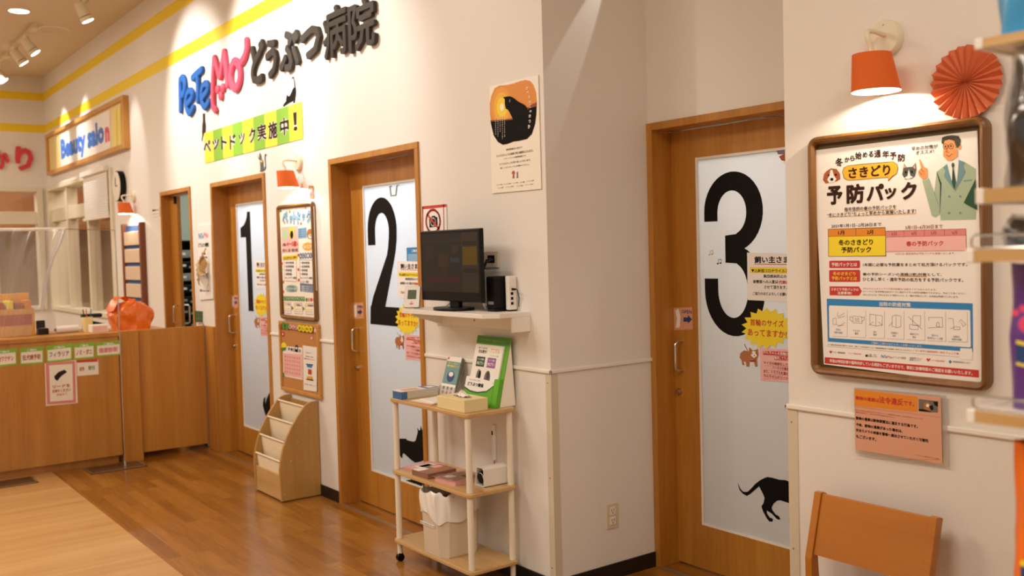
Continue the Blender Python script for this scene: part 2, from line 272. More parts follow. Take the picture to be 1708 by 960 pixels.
  ('p','yellow',0,[(1.549,1.164),(1.573,1.151),(1.542,1.141),(1.557,1.122),(1.523,1.119),(1.527,1.097),(1.494,1.101),(1.486,1.078),(1.459,1.089),(1.439,1.068),(1.42,1.086),(1.392,1.069),(1.384,1.091),(1.35,1.082),(1.355,1.105),(1.318,1.104),(1.335,1.127),(1.302,1.135),(1.329,1.153),(1.303,1.169),(1.336,1.18),(1.32,1.201),(1.357,1.203),(1.353,1.227),(1.387,1.221),(1.395,1.243),(1.423,1.23),(1.443,1.249),(1.461,1.23),(1.489,1.244),(1.497,1.222),(1.529,1.229),(1.525,1.207),(1.558,1.207),(1.543,1.187),(1.573,1.18)]),
  ('t','red',1,'首輪のサイズ',1.441,1.182,0.18,0.03,0.02),
  ('t','red',1,'あってますか?',1.4415,1.1375,0.211,0.031,0.02),
 ],
 'size': [
  ('p','pink',0,[(1.387,1.071),(1.588,1.074),(1.586,0.937),(1.39,0.929)]),
  ('p','red',1,[(1.405,1.059),(1.586,1.066),(1.585,1.047),(1.405,1.042)]),
  ('t','paper',2,'わんちゃんの首輪が緩いと',1.4955,1.0545,0.177,0.014,0.02),
  ('p','red',1,[(1.466,1.041),(1.552,1.045),(1.552,1.027),(1.466,1.024)]),
  ('t','paper',2,'着用して下さい',1.5085,1.034,0.083,0.014,0.02),
  ('t','darkred',2,'サイズの確認をしていない',1.4925,1.0085,0.169,0.013,0.015),
  ('l','darkred',2,0.0006,[(1.408,0.995),(1.576,1.004)]),
  ('t','darkred',2,'ハーネスの着用を',1.503,0.991,0.096,0.013,0.015),
  ('l','darkred',2,0.0006,[(1.407,0.976),(1.576,0.986)]),
  ('t','darkred',2,'また、トラブルを避けるため',1.4915,0.971,0.169,0.014,0.015),
  ('l','darkred',2,0.0006,[(1.407,0.956),(1.576,0.967)]),
  ('t','darkred',2,'わんちゃんのリードは短く',1.4915,0.9515,0.169,0.014,0.015),
  ('l','darkred',2,0.0006,[(1.406,0.937),(1.575,0.949)]),
 ],
 'corgi': [
  ('p','fur',0,[(1.277,1.039),(1.298,1.054),(1.324,1.051),(1.329,1.07),(1.347,1.057),(1.368,1.062),(1.376,1.068),(1.379,1.04),(1.37,1.018),(1.372,0.988),(1.36,0.985),(1.353,1.011),(1.328,1.0),(1.325,0.982),(1.311,0.983),(1.308,1.002),(1.294,1.006),(1.3,0.987),(1.288,0.988),(1.283,1.011),(1.273,1.018)]),
  ('p','paper',1,[(1.347,1.055),(1.361,1.054),(1.37,1.034),(1.353,1.024),(1.337,1.034)]),
  ('p','paper',1,[(1.328,1.015),(1.353,1.017),(1.347,0.997),(1.334,0.996)]),
  ('p','ink',2,[(1.348,1.044),(1.348,1.043),(1.348,1.042),(1.347,1.042),(1.346,1.042),(1.346,1.041),(1.345,1.041),(1.344,1.042),(1.343,1.042),(1.343,1.043),(1.343,1.043),(1.343,1.044),(1.343,1.045),(1.344,1.045),(1.345,1.046),(1.346,1.046),(1.347,1.046),(1.347,1.045),(1.348,1.045),(1.348,1.044)]),
  ('p','ink',2,[(1.368,1.046),(1.368,1.046),(1.367,1.045),(1.367,1.044),(1.366,1.044),(1.365,1.044),(1.364,1.044),(1.363,1.044),(1.363,1.045),(1.362,1.045),(1.362,1.046),(1.362,1.047),(1.363,1.047),(1.363,1.048),(1.364,1.048),(1.365,1.048),(1.366,1.048),(1.367,1.048),(1.367,1.048),(1.368,1.047)]),
  ('p','ink',2,[(1.36,1.036),(1.36,1.035),(1.359,1.034),(1.358,1.034),(1.358,1.034),(1.356,1.033),(1.355,1.033),(1.354,1.034),(1.354,1.034),(1.353,1.035),(1.353,1.035),(1.353,1.036),(1.354,1.037),(1.354,1.037),(1.355,1.038),(1.357,1.038),(1.358,1.038),(1.359,1.037),(1.359,1.037),(1.36,1.036)]),
  ('p','darkred',2,[(1.326,1.014),(1.367,1.018),(1.36,1.007),(1.334,1.005)]),
  ('l','ink',1,0.003,[(1.319,1.055),(1.302,1.081)]),
 ],
 'cat3': [
  ('p','black',0,[(1.251,0.452),(1.256,0.44),(1.265,0.426),(1.278,0.417),(1.291,0.417),(1.307,0.422),(1.326,0.44),(1.349,0.464),(1.374,0.484),(1.399,0.499),(1.417,0.507),(1.442,0.508),(1.48,0.506),(1.513,0.51),(1.542,0.505),(1.574,0.511),(1.603,0.529),(1.623,0.542),(1.627,0.556),(1.637,0.548),(1.648,0.559),(1.656,0.546),(1.661,0.532),(1.653,0.517),(1.63,0.506),(1.61,0.488),(1.596,0.463),(1.581,0.436),(1.566,0.414),(1.563,0.375),(1.553,0.334),(1.549,0.326),(1.53,0.325),(1.529,0.348),(1.537,0.389),(1.542,0.413),(1.508,0.415),(1.482,0.417),(1.467,0.412),(1.448,0.396),(1.437,0.376),(1.439,0.367),(1.457,0.35),(1.474,0.346),(1.482,0.336),(1.477,0.33),(1.462,0.332),(1.438,0.349),(1.41,0.358),(1.411,0.344),(1.426,0.329),(1.438,0.329),(1.444,0.323),(1.438,0.314),(1.423,0.312),(1.411,0.321),(1.39,0.349),(1.381,0.37),(1.393,0.387),(1.399,0.411),(1.391,0.427),(1.37,0.457),(1.342,0.433),(1.319,0.413),(1.3,0.401),(1.278,0.407),(1.26,0.42),(1.253,0.437)]),
 ],
 'cat2': [
  ('p','black',0,[(-0.721,0.452),(-0.703,0.46),(-0.637,0.469),(-0.624,0.462),(-0.556,0.463),(-0.531,0.473),(-0.504,0.525),(-0.507,0.549),(-0.49,0.536),(-0.477,0.54),(-0.471,0.565),(-0.455,0.543),(-0.414,0.514),(-0.399,0.481),(-0.394,0.418),(-0.43,0.381),(-0.492,0.36),(-0.545,0.346),(-0.589,0.356),(-0.67,0.381),(-0.684,0.369),(-0.685,0.35),(-0.699,0.35),(-0.718,0.368),(-0.732,0.423)]),
  ('p','black',0,[(-0.684,0.217),(-0.578,0.246),(-0.446,0.251),(-0.448,0.226),(-0.5,0.22)]),
 ],
 'cat1': [
  ('p','black',0,[(-2.711,0.378),(-2.733,0.415),(-2.73,0.441),(-2.715,0.472),(-2.676,0.49),(-2.687,0.453),(-2.685,0.433),(-2.656,0.479),(-2.603,0.526),(-2.53,0.534),(-2.524,0.42),(-2.563,0.351),(-2.678,0.337)]),
 ],
 'notes': [
  ('p','ink',0,[(1.161,1.44),(1.161,1.439),(1.16,1.438),(1.159,1.437),(1.157,1.436),(1.155,1.436),(1.153,1.436),(1.152,1.437),(1.15,1.438),(1.15,1.439),(1.149,1.44),(1.15,1.441),(1.15,1.442),(1.152,1.442),(1.153,1.443),(1.155,1.443),(1.157,1.443),(1.159,1.442),(1.16,1.442),(1.161,1.441)]),
  ('p','ink',0,[(1.177,1.442),(1.177,1.441),(1.176,1.44),(1.175,1.439),(1.173,1.439),(1.171,1.438),(1.17,1.439),(1.168,1.439),(1.167,1.44),(1.166,1.441),(1.166,1.442),(1.166,1.443),(1.167,1.444),(1.168,1.445),(1.17,1.445),(1.172,1.445),(1.173,1.445),(1.175,1.445),(1.176,1.444),(1.177,1.443)]),
  ('l','ink',0,0.0025,[(1.16,1.441),(1.16,1.458),(1.176,1.46),(1.176,1.443)]),
  ('p','gold',0,[(1.113,1.481),(1.113,1.48),(1.112,1.479),(1.11,1.478),(1.109,1.478),(1.107,1.478),(1.105,1.478),(1.103,1.478),(1.102,1.479),(1.101,1.48),(1.101,1.481),(1.101,1.482),(1.102,1.483),(1.103,1.484),(1.105,1.484),(1.107,1.484),(1.109,1.484),(1.11,1.484),(1.112,1.483),(1.113,1.482)]),
  ('p','gold',0,[(1.129,1.483),(1.129,1.482),(1.128,1.481),(1.127,1.48),(1.125,1.48),(1.123,1.48),(1.122,1.48),(1.12,1.48),(1.119,1.481),(1.118,1.482),(1.117,1.483),(1.118,1.484),(1.119,1.485),(1.12,1.486),(1.122,1.486),(1.124,1.487),(1.125,1.486),(1.127,1.486),(1.128,1.485),(1.129,1.484)]),
  ('l','gold',0,0.0025,[(1.111,1.482),(1.112,1.499),(1.128,1.501),(1.128,1.484)]),
 ],
 'garland': [
  ('p','mauve',0,[(1.491,1.921),(1.527,1.932),(1.542,1.937),(1.541,1.9),(1.501,1.902),(1.498,1.908)]),
  ('p','rust',0,[(1.506,1.893),(1.541,1.904),(1.541,1.869),(1.518,1.875)]),
  ('p','paper',0,[(1.521,1.865),(1.541,1.871),(1.541,1.855)]),
 ],
 'arrow3': [
  ('p','salmon',0,[(0.868,1.229),(1.001,1.237),(1.002,1.133),(0.879,1.123)]),
  ('p','paper',1,[(0.894,1.217),(0.914,1.228),(0.926,1.192),(0.921,1.139),(0.895,1.134),(0.903,1.18)]),
  ('p','navy',1,[(0.945,1.187),(0.974,1.188),(0.974,1.2),(1.0,1.18),(0.973,1.159),(0.973,1.168),(0.944,1.167)]),
  ('t','navy',1,'OPEN',0.966,1.214,0.064,0.016,0.02),
 ],
 'banner': [
  ('p','lemon',0,[(-3.409,2.263),(-3.2074,2.263),(-3.2074,2.497),(-3.409,2.497)]),
  ('p','lime',0,[(-3.2074,2.263),(-3.0059,2.263),(-3.0059,2.497),(-3.2074,2.497)]),
  ('p','lemon',0,[(-3.0059,2.263),(-2.8043,2.263),(-2.8043,2.497),(-3.0059,2.497)]),
  ('p','lime',0,[(-2.8043,2.263),(-2.6028,2.263),(-2.6028,2.497),(-2.8043,2.497)]),
  ('p','lemon',0,[(-2.6028,2.263),(-2.4012,2.263),(-2.4012,2.497),(-2.6028,2.497)]),
  ('p','lime',0,[(-2.4012,2.263),(-2.1997,2.263),(-2.1997,2.497),(-2.4012,2.497)]),
  ('p','lemon',0,[(-2.1997,2.263),(-1.9981,2.263),(-1.9981,2.497),(-2.1997,2.497)]),
  ('p','lime',0,[(-1.9981,2.263),(-1.7966,2.263),(-1.7966,2.497),(-1.9981,2.497)]),
  ('p','lemon',0,[(-1.7966,2.263),(-1.595,2.263),(-1.595,2.497),(-1.7966,2.497)]),
  ('t','paper',1,'ペ',-3.3455,2.388,0.161,0.095,0.09),
  ('t','brown',2,'ペ',-3.3455,2.388,0.161,0.093,0.03),
  ('t','paper',1,'ッ',-3.1545,2.386,0.139,0.079,0.09),
  ('t','brown',2,'ッ',-3.1545,2.386,0.139,0.077,0.03),
  ('t','paper',1,'ト',-2.979,2.3825,0.118,0.101,0.09),
  ('t','brown',2,'ト',-2.979,2.3825,0.118,0.099,0.03),
  ('t','paper',1,'ド',-2.8035,2.3685,0.121,0.107,0.09),
  ('t','brown',2,'ド',-2.8035,2.3685,0.121,0.105,0.03),
  ('t','paper',1,'ッ',-2.619,2.372,0.108,0.081,0.09),
  ('t','brown',2,'ッ',-2.619,2.372,0.108,0.08,0.03),
  ('t','paper',1,'ク',-2.4245,2.375,0.117,0.106,0.09),
  ('t','brown',2,'ク',-2.4245,2.375,0.117,0.104,0.03),
  ('t','paper',1,'実',-2.252,2.3775,0.152,0.114,0.09),
  ('t','brown',2,'実',-2.252,2.3775,0.152,0.111,0.03),
  ('t','paper',1,'施',-2.065,2.3705,0.146,0.117,0.09),
  ('t','brown',2,'施',-2.065,2.3705,0.146,0.114,0.03),
  ('t','paper',1,'中',-1.873,2.372,0.138,0.121,0.09),
  ('t','brown',2,'中',-1.873,2.372,0.138,0.118,0.03),
  ('t','paper',1,'！',-1.7,2.384,0.058,0.121,0.09),
  ('t','brown',2,'！',-1.7,2.384,0.058,0.118,0.03),
 ],
 'stretch': [
  ('p','black',0,[(-1.888,2.503),(-1.879,2.516),(-1.836,2.532),(-1.831,2.551),(-1.815,2.57),(-1.795,2.557),(-1.775,2.558),(-1.749,2.576),(-1.727,2.595),(-1.699,2.603),(-1.7,2.633),(-1.707,2.659),(-1.718,2.663),(-1.738,2.661),(-1.727,2.669),(-1.71,2.672),(-1.698,2.663),(-1.69,2.637),(-1.684,2.605),(-1.676,2.579),(-1.68,2.557),(-1.692,2.531),(-1.701,2.507),(-1.721,2.503),(-1.724,2.511),(-1.713,2.52),(-1.747,2.517),(-1.803,2.513),(-1.859,2.506)]),
 ],
 'hang': [
  ('p','brown',0,[(-3.422,2.655),(-3.372,2.649),(-3.376,2.594),(-3.363,2.549),(-3.375,2.507),(-3.427,2.483),(-3.448,2.466),(-3.452,2.435),(-3.468,2.449),(-3.468,2.468),(-3.449,2.486),(-3.453,2.515),(-3.443,2.563),(-3.424,2.6)]),
 ],
 'sit': [
  ('p','catgrey',0,[(-2.353,2.244),(-2.336,2.216),(-2.317,2.21),(-2.318,2.229),(-2.303,2.243),(-2.28,2.217),(-2.28,2.196),(-2.253,2.183),(-2.249,2.139),(-2.245,2.122),(-2.231,2.129),(-2.22,2.154),(-2.228,2.189),(-2.223,2.214),(-2.211,2.226),(-2.195,2.222),(-2.193,2.213),(-2.209,2.211),(-2.212,2.183),(-2.208,2.153),(-2.209,2.128),(-2.232,2.115),(-2.266,2.109),(-2.319,2.111),(-2.306,2.127),(-2.308,2.162),(-2.311,2.19),(-2.335,2.205)]),
  ('p','gold',1,[(-2.306,2.187),(-2.286,2.193),(-2.259,2.181),(-2.26,2.172),(-2.301,2.174)]),
  ('p','ink',1,[(-2.196,2.218),(-2.197,2.217),(-2.198,2.216),(-2.201,2.215),(-2.203,2.215),(-2.206,2.215),(-2.209,2.215),(-2.212,2.216),(-2.214,2.217),(-2.215,2.219),(-2.216,2.22),(-2.215,2.222),(-2.214,2.223),(-2.211,2.224),(-2.209,2.224),(-2.206,2.224),(-2.203,2.223),(-2.2,2.222),(-2.198,2.221),(-2.197,2.22)]),
 ],
 'catposter': [
  ('p','cream',0,[(0.456,2.286),(0.82,2.281),(0.821,1.789),(0.452,1.792)]),
  ('p','sunset',1,[(0.536,2.278),(0.586,2.272),(0.641,2.271),(0.69,2.274),(0.731,2.273),(0.766,2.263),(0.788,2.242),(0.804,2.208),(0.808,2.169),(0.803,2.117),(0.792,2.072),(0.768,2.033),(0.732,2.014),(0.678,2.012),(0.63,2.013),(0.586,2.007),(0.549,2.007),(0.511,2.024),(0.481,2.057),(0.464,2.104),(0.456,2.157),(0.456,2.206),(0.47,2.241),(0.497,2.271)]),
  ('p','sun1',2.0,[(0.634,2.167),(0.631,2.148),(0.624,2.13),(0.613,2.114),(0.6,2.101),(0.584,2.092),(0.566,2.088),(0.547,2.088),(0.529,2.092),(0.511,2.101),(0.496,2.114),(0.483,2.13),(0.474,2.148),(0.468,2.169),(0.467,2.189),(0.47,2.209),(0.477,2.228),(0.488,2.244),(0.502,2.256),(0.519,2.265),(0.537,2.269),(0.556,2.268),(0.574,2.263),(0.591,2.254),(0.606,2.241),(0.618,2.225),(0.627,2.207),(0.633,2.187)]),
  ('p','sun2',2.5,[(0.613,2.17),(0.611,2.155),(0.606,2.142),(0.598,2.13),(0.588,2.121),(0.576,2.114),(0.562,2.111),(0.548,2.111),(0.535,2.114),(0.522,2.121),(0.51,2.13),(0.501,2.142),(0.494,2.156),(0.49,2.171),(0.489,2.186),(0.491,2.201),(0.496,2.215),(0.505,2.227),(0.515,2.236),(0.527,2.242),(0.541,2.246),(0.555,2.245),(0.568,2.242),(0.581,2.235),(0.592,2.225),(0.602,2.213),(0.608,2.2),(0.612,2.185)]),
  ('p','sun3',3.0,[(0.592,2.173),(0.591,2.163),(0.587,2.154),(0.582,2.147),(0.575,2.14),(0.567,2.136),(0.559,2.134),(0.55,2.134),(0.54,2.136),(0.532,2.14),(0.524,2.147),(0.518,2.155),(0.514,2.164),(0.511,2.173),(0.511,2.183),(0.512,2.193),(0.516,2.202),(0.521,2.21),(0.528,2.216),(0.536,2.22),(0.544,2.222),(0.554,2.222),(0.563,2.22),(0.571,2.215),(0.578,2.209),(0.584,2.201),(0.589,2.192),(0.591,2.183)]),
  ('p','sunw',3.5,[(0.567,2.176),(0.566,2.172),(0.565,2.169),(0.563,2.166),(0.561,2.164),(0.558,2.162),(0.554,2.161),(0.551,2.161),(0.547,2.162),(0.544,2.164),(0.541,2.166),(0.539,2.169),(0.537,2.173),(0.536,2.176),(0.536,2.18),(0.537,2.184),(0.538,2.187),(0.54,2.19),(0.542,2.193),(0.546,2.194),(0.549,2.195),(0.552,2.195),(0.556,2.194),(0.559,2.192),(0.562,2.19),(0.564,2.187),(0.566,2.184),(0.567,2.18)]),
  ('p','duskred',4,[(0.458,2.13),(0.579,2.12),(0.637,2.118),(0.646,2.104),(0.559,2.104),(0.463,2.108)]),
  ('p','duskred',4,[(0.72,2.142),(0.767,2.16),(0.807,2.165),(0.804,2.127),(0.742,2.117)]),
  ('p','black',4.5,[(0.462,2.123),(0.56,2.116),(0.634,2.111),(0.719,2.131),(0.755,2.146),(0.805,2.148),(0.801,2.11),(0.791,2.072),(0.767,2.033),(0.731,2.015),(0.678,2.013),(0.63,2.014),(0.586,2.008),(0.549,2.008),(0.513,2.025),(0.482,2.057),(0.465,2.104)]),
  ('p','black',5,[(0.562,2.221),(0.596,2.22),(0.617,2.218),(0.644,2.206),(0.674,2.187),(0.721,2.166),(0.741,2.15),(0.748,2.12),(0.752,2.07),(0.739,2.036),(0.637,2.04),(0.645,2.082),(0.628,2.121),(0.608,2.149),(0.596,2.161),(0.581,2.167),(0.575,2.19),(0.576,2.21)]),
  ('p','lead',5.5,[(0.618,2.198),(0.618,2.196),(0.617,2.194),(0.616,2.193),(0.615,2.192),(0.613,2.192),(0.612,2.192),(0.61,2.193),(0.609,2.195),(0.609,2.197),(0.609,2.199),(0.609,2.201),(0.61,2.203),(0.611,2.204),(0.612,2.205),(0.614,2.205),(0.615,2.204),(0.617,2.203),(0.618,2.202),(0.618,2.2)]),
  ('t','paper',5.5,'さ',0.7425,2.236,0.017,0.012,0.03),
  ('t','paper',5.5,'く',0.749,2.2175,0.016,0.011,0.03),
  ('t','paper',5.5,'ら',0.758,2.195,0.016,0.012,0.03),
  ('t','paper',5.5,'ね',0.761,2.173,0.016,0.012,0.03),
  ('t','paper',5.5,'こ',0.762,2.154,0.016,0.012,0.03),
  ('t','paper',5.5,'の',0.764,2.132,0.016,0.009,0.03),
  ('t','paper',5.5,'き',0.758,2.112,0.016,0.014,0.03),
  ('t','paper',5.5,'っ',0.756,2.089,0.016,0.014,0.03),
  ('t','paper',5.5,'か',0.7505,2.067,0.017,0.018,0.03),
  ('t','paper',5.5,'の',0.502,2.1365,0.006,0.005,0.03),
  ('t','paper',5.5,'と',0.5015,2.1275,0.007,0.006,0.03),
  ('t','paper',5.5,'を',0.501,2.118,0.006,0.006,0.03),
  ('t','paper',5.5,'に',0.5005,2.109,0.007,0.006,0.03),
  ('t','paper',5.5,'は',0.5,2.0995,0.006,0.006,0.03),
  ('t','paper',5.5,'い',0.5,2.0905,0.006,0.006,0.03),
  ('t','paper',5.5,'か',0.4995,2.081,0.007,0.006,0.03),
  ('t','paper',5.5,'た',0.499,2.072,0.006,0.006,0.03),
  ('t','paper',5.5,'な',0.4985,2.0625,0.007,0.006,0.03),
  ('t','paper',5.5,'の',0.52,2.1345,0.006,0.006,0.03),
  ('t','paper',5.5,'と',0.5195,2.125,0.007,0.006,0.03),
  ('t','paper',5.5,'を',0.519,2.116,0.006,0.006,0.03),
  ('t','paper',5.5,'に',0.5185,2.107,0.007,0.006,0.03),
  ('t','paper',5.5,'は',0.518,2.0975,0.006,0.005,0.03),
  ('t','paper',5.5,'い',0.5175,2.088,0.007,0.006,0.03),
  ('t','paper',5.5,'か',0.517,2.079,0.006,0.006,0.03),
  ('t','paper',5.5,'た',0.517,2.07,0.006,0.006,0.03),
  ('t','paper',5.5,'な',0.5165,2.0605,0.007,0.006,0.03),
  ('t','paper',5.5,'し',0.516,2.0515,0.006,0.006,0.03),
  ('t','paper',5.5,'の',0.537,2.136,0.006,0.006,0.03),
  ('t','paper',5.5,'と',0.5365,2.127,0.007,0.006,0.03),
  ('t','paper',5.5,'を',0.536,2.1175,0.006,0.005,0.03),
  ('t','paper',5.5,'に',0.536,2.1085,0.006,0.006,0.03),
  ('t','paper',5.5,'は',0.535,2.099,0.006,0.006,0.03),
  ('t','paper',5.5,'い',0.535,2.09,0.006,0.006,0.03),
  ('t','paper',5.5,'か',0.5345,2.081,0.007,0.006,0.03),
  ('t','paper',5.5,'た',0.534,2.0715,0.006,0.006,0.03),
  ('t','paper',5.5,'の',0.5545,2.1355,0.007,0.005,0.03),
  ('t','paper',5.5,'と',0.554,2.1265,0.006,0.006,0.03),
  ('t','paper',5.5,'を',0.554,2.117,0.006,0.006,0.03),
  ('t','paper',5.5,'に',0.5535,2.108,0.007,0.006,0.03),
  ('t','paper',5.5,'は',0.553,2.099,0.006,0.006,0.03),
  ('t','paper',5.5,'い',0.5525,2.09,0.007,0.006,0.03),
  ('t','paper',5.5,'か',0.552,2.0805,0.006,0.006,0.03),
  ('t','paper',5.5,'た',0.552,2.0715,0.006,0.005,0.03),
  ('t','paper',5.5,'な',0.551,2.062,0.006,0.006,0.03),
  ('t','paper',5.5,'し',0.551,2.053,0.006,0.006,0.03),
  ('t','paper',5.5,'き',0.5505,2.044,0.007,0.006,0.03),
  ('t','paper',5.5,'て',0.55,2.035,0.006,0.006,0.03),
  ('t','paper',5.5,'の',0.5715,2.136,0.007,0.006,0.03),
  ('t','paper',5.5,'と',0.571,2.127,0.006,0.006,0.03),
  ('t','paper',5.5,'を',0.571,2.118,0.006,0.006,0.03),
  ('t','paper',5.5,'に',0.57,2.1085,0.006,0.006,0.03),
  ('t','paper',5.5,'は',0.57,2.0995,0.006,0.005,0.03),
  ('t','paper',5.5,'い',0.5695,2.0905,0.007,0.006,0.03),
  ('t','paper',5.5,'か',0.569,2.081,0.006,0.006,0.03),
  ('t','paper',5.5,'た',0.569,2.072,0.006,0.006,0.03),
  ('t','paper',5.5,'な',0.568,2.063,0.006,0.006,0.03),
  ('t','paper',5.5,'し',0.568,2.054,0.006,0.006,0.03),
  ('t','paper',5.5,'き',0.5675,2.045,0.007,0.006,0.03),
  ('t','brown',1,'動物愛護法の改正で',0.6345,1.982,0.121,0.009,0.012),
  ('t','brown',1,'マイクロチップの装着が努力義務化されます。',0.6355,1.961,0.277,0.01,0.012),
  ('t','brown',1,'イオンペットの動物病院でも',0.6365,1.943,0.169,0.008,0.012),
  ('t','brown',1,'マイクロチップの取り扱っております。',0.635,1.9215,0.238,0.009,0.012),
  ('t','brown',1,'詳しくはスタッフにお尋ねください。',0.6355,1.9025,0.221,0.008,0.012),
  ('p','gold',0.6,[(0.497,1.958),(0.774,1.957),(0.774,1.955),(0.497,1.956)]),
  ('p','gold',0.6,[(0.516,1.918),(0.754,1.919),(0.754,1.918),(0.516,1.917)]),
  ('p','rust',1,[(0.61,1.872),(0.617,1.883),(0.631,1.883),(0.637,1.87),(0.63,1.867),(0.632,1.849),(0.616,1.849),(0.619,1.868)]),
  ('p','lead',1,[(0.646,1.879),(0.651,1.874),(0.655,1.874),(0.66,1.88),(0.659,1.865),(0.661,1.849),(0.646,1.848),(0.649,1.866)]),
  ('t','darkred',1,'どうぶつ病院',0.514,1.828,0.046,0.005,0.02),
  ('t','darkred',1,'どうぶつ病院',0.5775,1.828,0.053,0.005,0.02),
  ('t','rust',1,'どうぶつ病院',0.638,1.828,0.038,0.005,0.02),
  ('t','ink',1,'どうぶつ病院',0.6885,1.8275,0.035,0.005,0.02),
  ('t','lead',1,'どうぶつ病院',0.7475,1.829,0.053,0.005,0.02),
  ('t','darkred',1,'どうぶつ病院',0.5215,1.8135,0.045,0.005,0.02),
  ('t','lead',1,'どうぶつ病院',0.5935,1.8135,0.059,0.005,0.02),
  ('t','navy',1,'どうぶつ病院',0.669,1.813,0.046,0.005,0.02),
  ('t','lead',1,'どうぶつ病院',0.737,1.814,0.06,0.004,0.02),
 ],
 'nocam': [
  ('p','paper',0,[(-0.176,1.764),(0.056,1.764),(0.053,1.549),(-0.177,1.544)]),
  ('p','red',1,[(-0.176,1.764),(0.056,1.764),(0.056,1.749),(-0.176,1.748)]),
  ('p','red',1,[(-0.175,1.764),(-0.164,1.763),(-0.173,1.551),(-0.184,1.551)]),
  ('p','red',1,[(0.027,1.765),(0.035,1.765),(0.029,1.557),(0.021,1.557)]),
  ('p','ink',2,[(-0.109,1.702),(-0.089,1.703),(-0.08,1.71),(-0.053,1.711),(-0.047,1.703),(-0.031,1.703),(-0.03,1.655),(-0.109,1.652)]),
  ('l','paper',3,0.008,[(-0.049,1.679),(-0.051,1.671),(-0.056,1.665),(-0.064,1.661),(-0.073,1.66),(-0.082,1.662),(-0.089,1.666),(-0.094,1.673),(-0.095,1.68),(-0.093,1.688),(-0.088,1.694),(-0.08,1.698),(-0.071,1.699),(-0.062,1.697),(-0.055,1.693),(-0.05,1.686),(-0.049,1.679)]),
  ('l','red',4,0.012,[(-0.005,1.681),(-0.008,1.666),(-0.016,1.652),(-0.027,1.641),(-0.041,1.632),(-0.058,1.627),(-0.075,1.625),(-0.092,1.628),(-0.108,1.634),(-0.122,1.644),(-0.132,1.656),(-0.138,1.671),(-0.139,1.686),(-0.136,1.701),(-0.129,1.714),(-0.117,1.726),(-0.103,1.735),(-0.086,1.74),(-0.068,1.741),(-0.051,1.738),(-0.036,1.731),(-0.022,1.722),(-0.013,1.709),(-0.007,1.695),(-0.005,1.681)]),
  ('l','red',4,0.012,[(-0.127,1.721),(-0.017,1.641)]),
  ('t','red',2,'撮影禁止',-0.0665,1.5985,0.159,0.027,0.03),
 ],
 'dock': [
  ('p','cream',0,[(-1.979,1.835),(-1.452,1.83),(-1.456,1.128),(-1.963,1.135)]),
  ('t','navy',1,'ペ',-1.889,1.7765,0.098,0.086,0.1),
  ('t','skyblue',2,'ペ',-1.889,1.7765,0.098,0.086,0.04),
  ('t','navy',1,'ッ',-1.7955,1.7595,0.059,0.06,0.1),
  ('t','skyblue',2,'ッ',-1.7955,1.7595,0.059,0.06,0.04),
  ('t','navy',1,'ト',-1.737,1.77,0.062,0.093,0.1),
  ('t','skyblue',2,'ト',-1.737,1.77,0.062,0.093,0.04),
  ('t','navy',1,'ド',-1.6725,1.767,0.065,0.092,0.1),
  ('t','skyblue',2,'ド',-1.6725,1.767,0.065,0.092,0.04),
  ('t','navy',1,'ッ',-1.603,1.7645,0.056,0.058,0.1),
  ('t','skyblue',2,'ッ',-1.603,1.7645,0.056,0.058,0.04),
  ('t','navy',1,'ク',-1.525,1.7695,0.078,0.091,0.1),
  ('t','skyblue',2,'ク',-1.525,1.7695,0.078,0.091,0.04),
  ('p','pink',1,[(-1.956,1.714),(-1.697,1.718),(-1.691,1.545),(-1.958,1.544)]),
  ('p','mint',2,[(-1.862,1.668),(-1.865,1.656),(-1.872,1.645),(-1.882,1.637),(-1.894,1.631),(-1.908,1.63),(-1.921,1.632),(-1.932,1.638),(-1.941,1.647),(-1.946,1.658),(-1.947,1.67),(-1.944,1.682),(-1.937,1.693),(-1.927,1.701),(-1.914,1.706),(-1.901,1.708),(-1.888,1.705),(-1.877,1.699),(-1.868,1.691),(-1.863,1.68)]),
  ('p','yellow',2,[(-1.831,1.705),(-1.759,1.71),(-1.759,1.639),(-1.831,1.637)]),
  ('p','ink',3,[(-1.769,1.661),(-1.771,1.653),(-1.775,1.646),(-1.781,1.64),(-1.788,1.637),(-1.796,1.636),(-1.804,1.637),(-1.81,1.641),(-1.815,1.647),(-1.818,1.654),(-1.819,1.662),(-1.817,1.67),(-1.813,1.677),(-1.807,1.683),(-1.799,1.686),(-1.792,1.687),(-1.784,1.686),(-1.777,1.682),(-1.772,1.676),(-1.77,1.669)]),
  ('t','ink',2,'人間の',-1.918,1.5985,0.07,0.021,0.03),
  ('t','red',2,'4〜5歳',-1.8005,1.6025,0.155,0.038,0.05),
  ('t','ink',2,'に',-1.706,1.6,0.026,0.019,0.03),
  ('t','ink',2,'相当する、成長・重要な時期',-1.83,1.5605,0.24,0.021,0.02),
  ('p','skyblue',1,[(-1.698,1.701),(-1.563,1.705),(-1.565,1.634),(-1.694,1.632)]),
  ('t','navy',2,'元気なうちに',-1.6295,1.689,0.115,0.01,0.02),
  ('t','navy',2,'元気なうちに',-1.631,1.675,0.116,0.01,0.02),
  ('t','navy',2,'元気なうちに',-1.632,1.6605,0.116,0.01,0.02),
  ('t','navy',2,'元気なうちに',-1.6335,1.6465,0.115,0.01,0.02),
  ('p','fur',1,[(-1.473,1.657),(-1.476,1.647),(-1.483,1.638),(-1.494,1.631),(-1.507,1.626),(-1.521,1.625),(-1.535,1.627),(-1.548,1.632),(-1.558,1.64),(-1.563,1.649),(-1.565,1.659),(-1.562,1.669),(-1.554,1.679),(-1.543,1.686),(-1.53,1.69),(-1.516,1.691),(-1.502,1.689),(-1.489,1.684),(-1.48,1.676),(-1.474,1.667)]),
